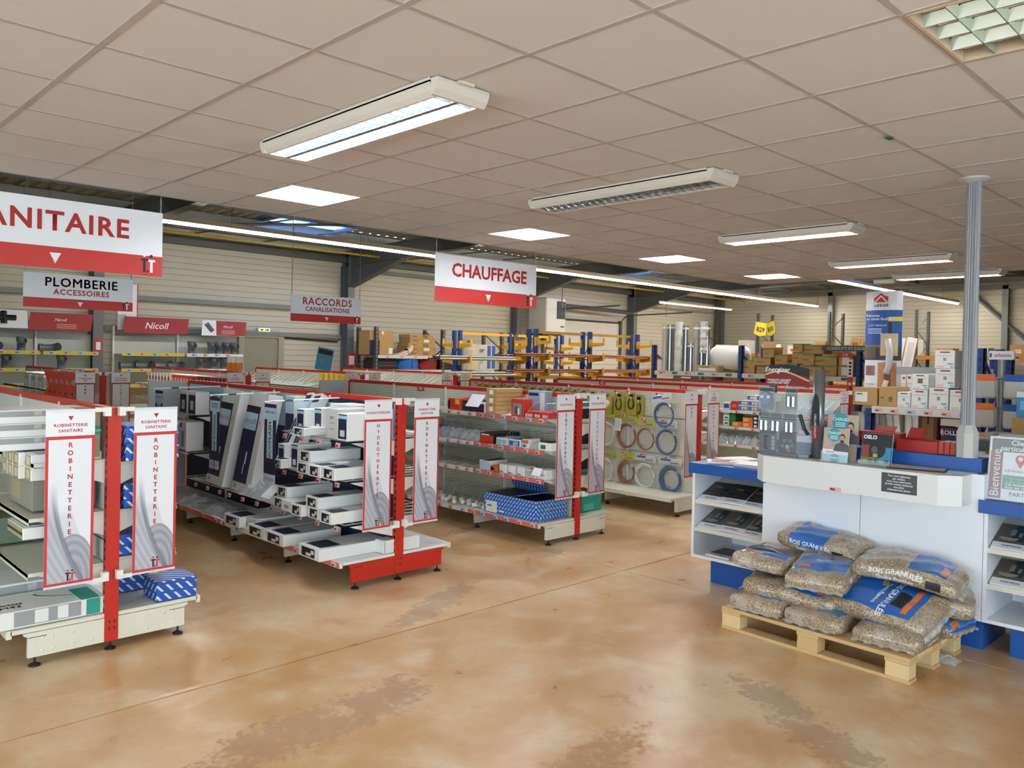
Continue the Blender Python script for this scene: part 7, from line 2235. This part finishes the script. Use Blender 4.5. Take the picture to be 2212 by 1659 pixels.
for i, (pl, pr, pt) in enumerate(((1946, 1956, 810), (1957, 1969, 809), (2006, 2018, 807))):
    shelfbox(pl, pr, pt, 872, "narrow white box standing behind the front row, %s" % ("beside the brown cartons", "beside the hand-hole box", "between the stacks")[i], z=ZS, x=XS + 0.5, d=0.2)
# panels and cartons under the shelf
for i in range(9):
    p = W(1856 + i * 15, 980, X=XS + 0.2)
    m_ = (M("grey_panel_card", "9d988c", 0.7), GCARD, MATS["grey_panel_card"], GCARD)[i % 4] if i < 6 else WCARD
    carton(0.075 if i else 0.1, 0.5, 0.62, (XS + 0.15, p.y - 0.01, 0.52), m_, "%s flat panel carton leaning in the row under the white shelf" % ("white" if i >= 6 else "grey"), [("f", 0.3, 0.3, 0.4, 0.4, BLACKP, "hand_hole")] if i == 0 else [("f", 0.1, 0.05, 0.2, 0.95, GBAND, "edge_line")], "%s leaning panel cartons" % ("white" if i >= 6 else "grey"), rot=(0, math.radians(-6 if i < 7 else 0), R90))
t = thing("plinth_crate", "low grey crate under the leaning panel cartons", "crate", (XS + 0.45, 3.1, 0))
MB().box(-0.35, -0.95, 0.45, 0.35, 0.95, 0.52).build("deck", CARTOND, t)
for s in (-1, 1):
    MB().box(-0.33, s * 0.9 - 0.04, 0, 0.33, s * 0.9 + 0.04, 0.45).build("leg_panel", CARTOND, t)
shelfbox(1989, 2022, 886, 990, "tall brown carton with a dark red edge under the white shelf", CARTOND, [("f", 0.78, 0, 1, 1, M("dark_red_edge", "6a2c20", 0.6), "red_edge"), ("f", 0.35, 0.7, 0.5, 0.9, BLACKP, "slot")], x=XS + 0.1)
shelfbox(2031, 2078, 905, 922, "flat white carton over the dark lettered carton", WCARD, [("f", 0, 0, 0.7, 0.12, REDB, "red_line")], x=XS + 0.1)
t = shelfbox(2031, 2078, 924, 990, "dark navy carton with white lettering and a pink corner", NAVY, [("f", 0.0, 0.7, 0.1, 0.97, M("magenta_print", "d03a6a", 0.5), "pink_corner")], x=XS + 0.1)
text("ROLLER", 0.07, WPRINT, t, 0.0, 0.27, -0.002, off=0.002)
# totem poster for flue kits
a, b = W(1872, 632, X=10.9), W(1951, 632, X=10.9)
zb = 1.24
t = thing("totem_poster", "tall curved totem poster with a blue sky panel and brick flue diagram", "poster", (10.9, (a.y + b.y) / 2, zb), R90)
w, h = (a.y - b.y) / 2, W(1910, 630, X=10.9).z - zb
n = 8


def curved(x0, x1, z0, z1, e, mat, name):
    q = MB()
    xs = [x0 + (x1 - x0) * i / n for i in range(n + 1)]
    f = lambda x: -0.09 * (1 - (x / w) ** 2) - e
    vs = [(x, f(x), z) for x in xs for z in (z0, z1)] + [(x, f(x) + 0.004, z) for x in xs for z in (z0, z1)]
    m = 2 * (n + 1)
    fs = [(2 * i, 2 * i + 2, 2 * i + 3, 2 * i + 1) for i in range(n)] + [(m + 2 * i, m + 2 * i + 1, m + 2 * i + 3, m + 2 * i + 2) for i in range(n)]
    q.add(vs, fs).build(name, mat, t)


curved(-w, w, 0, h, 0, WPRINT, "sheet")
MB().box(-0.04, 0.0, -zb + 0.03, 0.04, 0.03, h * 0.9).build("stand_pole", GREY, t)
MB().box(-w * 0.8, -0.15, -zb, w * 0.8, 0.2, -zb + 0.03).build("stand_base", GREY, t)
curved(-w, w, h * 0.46, h * 0.83, 0.002, M("sky_blue_print", "2a5cae", 0.5, var=0.15, vscale=4), "sky_panel")
curved(-w, w, h * 0.38, h * 0.5, 0.004, M("slate_print", "45444c", 0.6, var=0.2, vscale=20), "roof_panel")
curved(-w, w * 0.0, h * 0.495, h * 0.515, 0.006, M("ridge_tile_print", "b4603c", 0.6), "ridge_tiles")
curved(w * 0.0, w * 0.85, h * 0.42, h * 0.62, 0.007, M("chimney_print", "dcc49a", 0.6), "chimney_box")
curved(w * 0.38, w * 0.55, h * 0.62, h * 0.72, 0.007, BLACKP, "cowl_picture")
curved(-w, -w * 0.25, h * 0.395, h * 0.5, 0.008, M("product_panel", "6a5a50", 0.6), "product_picture")
curved(-w, -w * 0.25, h * 0.475, h * 0.5, 0.009, GREENP, "green_band")
curved(w * 0.38, w, h * 0.73, h * 0.77, 0.006, M("yellow_flash", "f0d83a", 0.5), "yellow_flash")


def brick_material():
    m = M("brick_diagram_print", "c8743c", 0.6)
    tt = NT(m)
    tc = tt.n("TexCoord")
    br = tt.n("TexBrick")
    br.inputs["Scale"].default_value = 14
    br.inputs["Color1"].default_value = lin("d07a3e")
    br.inputs["Color2"].default_value = lin("c06a34")
    br.inputs["Mortar"].default_value = lin("ecd0b0")
    mp = tt.n("Mapping")
    mp.inputs["Rotation"].default_value = (math.pi / 2, 0, 0)
    tt.l(tc.outputs["Object"], mp.inputs[0])
    tt.l(mp.outputs[0], br.inputs["Vector"])
    tt.l(br.outputs["Color"], tt.b.inputs["Base Color"])
    return m


BRK = brick_material()
curved(-w * 0.12, w * 0.22, 0, h * 0.36, 0.004, BRK, "brick_print")
curved(w * 0.55, w * 0.8, 0, h * 0.36, 0.004, BRK, "brick_print")
curved(w * 0.22, w * 0.55, 0, h * 0.36, 0.003, M("flue_brown_print", "9a5a3c", 0.6), "flue_print")
f = lambda x: -0.1 * (1 - (x / w) ** 2)
MB().tube([(w * 0.42, f(w * 0.42) - 0.03, h * 0.57), (w * 0.55, f(w * 0.55) - 0.04, h * 0.46), (w * 0.5, f(w * 0.5) - 0.04, h * 0.32), (w * 0.38, f(w * 0.38) - 0.03, h * 0.26)], 0.045, 10).build("flue_hose", M("flue_white", "d4d4d2", 0.4), t, smooth=True)
MB().tube([(w * 0.4, f(w * 0.4) - 0.03, h * 0.2), (w * 0.25, f(w * 0.25) - 0.03, h * 0.1), (-w * 0.2, f(0) - 0.03, h * 0.09)], 0.035, 10).build("flue_elbow", MATS["flue_white"], t, smooth=True)
q = MB()
for i in range(1):
    q.prism([(-0.09, 0), (0.09, 0), (0.09, 0.075), (0.06, 0.075), (0, 0.12), (-0.06, 0.075), (-0.09, 0.05)], -0.112, -0.108, "y")
lo = q.build("logo_block", REDP, t, loc=(0, 0, h * 0.9))
MB().prism([(-0.09, 0.0), (-0.07, 0.0), (0, 0.07), (0.07, 0.0), (0.09, 0.0), (0, 0.095)], -0.115, -0.112, "y").build("logo_roof", WPRINT, t, loc=(0, 0, h * 0.9))
text("ubbink", 0.06, BLACKP, t, 0, h * 0.86, -0.1, off=0.001, shear=0.2, spacing=1.15)
text("Rénovez\nen toute flexibilité !", 0.05, WPRINT, t, -w * 0.8, h * 0.77, -0.1, align="LEFT", off=0.0012, line=0.9)
text("LE KIT RENOLUX", 0.032, WPRINT, t, -w * 0.7, h * 0.685, -0.1, align="LEFT", off=0.0006)
for i in range(3):
    MB().box(-w * 0.7, -0.075 - 0.02, h * (0.62 + 0.018 * i), w * 0.05, -0.094, h * (0.628 + 0.018 * i)).build("print_line", WPRINT, t)
for z0, z1 in ((0.24, 0.33), (0.16, 0.165), (0.12, 0.125)):
    curved(-w * 0.9, -w * 0.3, h * z0, h * z1, 0.006, MATS["window_grey"] if z1 > 0.3 else GBAND, "diagram_print")
MB().box(-w * 0.72, -0.08, h * 0.26, -w * 0.48, -0.07, h * 0.32).build("terracotta_picture", M("terracotta_print", "b86a44", 0.6), t)

# ---- glass-topped desk and spare-part display beyond the counter
t = thing("glass_desk", "glass-topped service desk with a dark green-grey back behind the counter", "desk", (7.3, 1.4, 0))
MB().box(-0.05, -1.6, 0, 0.0, 0.72, 1.14).build("back_panel", M("desk_green_grey", "4a544e", 0.5), t)
MB().box(-0.05, -1.6, 1.16, 0.7, 0.74, 1.172).build("glass_top", M("green_glass", "b8ccc6", 0.05, alpha=0.5), t)
MB().box(0.0, -1.6, 0.7, 0.65, 0.72, 0.73).build("worktop", WHITE, t)
for y in (-1.55, 0.66):
    MB().box(0.0, y, 0, 0.65, y + 0.04, 1.16).build("side_panel", WHITE, t)
for i, (y, lab) in enumerate(((1.75, "white papers spread on the glass desk beside the column"), (1.3, "pile of white forms on the glass desk"))):
    k = thing("paper_stack", lab, "papers", (7.5, y, 1.173), 0.4 * i)
    for q in range(3):
        MB().box(-0.15, -0.2, q * 0.004, 0.15, 0.2, q * 0.004 + 0.003).build("sheet", BRW, k, rz=q * 0.12)
pouch((7.45, 1.05, 1.19), 0.3, 0.25, 0.12, "crumpled clear plastic bag on the glass desk", "white", seed=99)
t = thing("brand_display", "spare-part display on grey posts with a white lit-style name board", "display stand", (9.3, 2.42, 0), R90)
MB().tube([(0.0, 0, 0), (0.0, 0, 1.82)], 0.035, 10).build("post", GREY, t)
MB().tube([(0.62, 0, 0), (0.62, 0, 1.72)], 0.035, 10).build("post", GREY, t)
MB().rbox(-0.11, -0.04, 1.82, 0.12, 0.02, 1.91, 0.006).build("name_board", WPRINT, t)
text("atlantic", 0.055, M("plum_letter", "8a3a48", 0.5), t, 0.02, 1.85, -0.042, off=0.0004)
MB().prism([(-0.092 + 0.011 * math.cos(i * 0.5236), 1.865 + 0.026 * math.sin(i * 0.5236)) for i in range(12)], -0.043, -0.0405, "y").build("drop_logo", BLUEB, t)
for z in (1.5, 1.2, 0.9):
    MB().tube([(-0.26, -0.03, z + 0.13), (0.62, -0.03, z + 0.13)], 0.012, 5).build("hook_rail", GREY, t)
for i, z in enumerate((1.62, 1.32, 1.02)):
    for j, x in enumerate((0.16, 0.44, -0.12)):
        k = thing("spare_part_bag", "clear bag of brass spare parts hung on the spare-part display, %s row" % ("top", "middle", "bottom")[i], "bag", (9.22, 2.42 - x, z), R90, "spare part bags, %s row" % ("top", "middle", "bottom")[i])
        MB().rbox(-0.11, -0.05, -0.2, 0.11, 0.0, 0.02, 0.02).build("film_bag", M("spare_bag_film", "cfcfc8", 0.2, alpha=0.7), k)
        MB().box(-0.1, -0.054, -0.02, 0.1, -0.05, 0.05).build("header_card", BLUEB if j != 2 else ORNG, k)
        MB().tube([(0, -0.05, 0.03), (0, 0.06, 0.03)], 0.005, 5).build("hook", CHROME, k)
        MB().rbox(-0.05, -0.045, -0.16, 0.05, -0.01, -0.08, 0.01).build("brass_part", M("brass_part2", "a07a4a", 0.4, 0.4), k)
t = thing("storage_rack", "blue racking with an orange beam behind the spare-part display", "rack", (0, 0, 0))
for y in (3.1, 1.9, 0.4):
    frame(t, (11.6, y), (12.3, y), 1.95, BLUE)
for z in (1.6, 1.1):
    MB().box(11.55, 0.4, z - 0.1, 11.6, 3.1, z).build("beam", OB, t)
    MB().box(11.6, 0.4, z - 0.03, 12.3, 3.1, z).build("shelf_panel", MATS["chipboard"], t)
for i in range(7):
    carton(0.3, 0.4, 0.26 + 0.05 * (i % 3), (11.66, 0.6 + i * 0.36, 1.602 if i % 2 else 1.102), CARTON if i % 3 else WCARD, "%s carton on the orange-beamed blue racking, %s shelf" % ("brown" if i % 3 else "white", "upper" if i % 2 else "lower"), [("f", 0.2, 0.3, 0.8, 0.6, WCARD if i % 3 else BLUEB, "label")], "%s cartons, %s shelf of the orange-beamed racking" % ("brown" if i % 3 else "white", "upper" if i % 2 else "lower"))
carton(0.3, 0.3, 0.24, (8.5, 1.93, 1.281), M("sky_carton", "3f8ec4", 0.5), "bright blue and white appliance carton beside the spare-part display", [("f", 0.0, 0.78, 1, 1, WCARD, "white_band"), ("f", 0.1, 0.3, 0.9, 0.65, M("sky_pale", "7ab8dc", 0.5), "print")])
carton(0.36, 0.34, 0.28, (8.48, 1.93, 1.0), CARTON, "brown carton with a white label under the blue appliance carton", [("f", 0.3, 0.5, 0.7, 0.85, WCARD, "label")])
t = thing("carton_stand", "low plywood stand carrying the blue appliance carton", "stand", (8.7, 1.93, 0))
MB().box(-0.25, -0.3, 0.94, 0.25, 0.3, 0.998).build("top_board", PINE, t)
for s in (-1, 1):
    MB().box(-0.22, s * 0.26 - 0.02, 0, 0.22, s * 0.26 + 0.02, 0.94).build("side_board", PINE, t)

# scrap of film on the floor by the pallet
q = W(2035, 1433, Z=0)
pouch((q.x, q.y, 0.0), 0.14, 0.12, 0.03, "crumpled scrap of clear film on the floor beside the pallet", "none", seed=123)
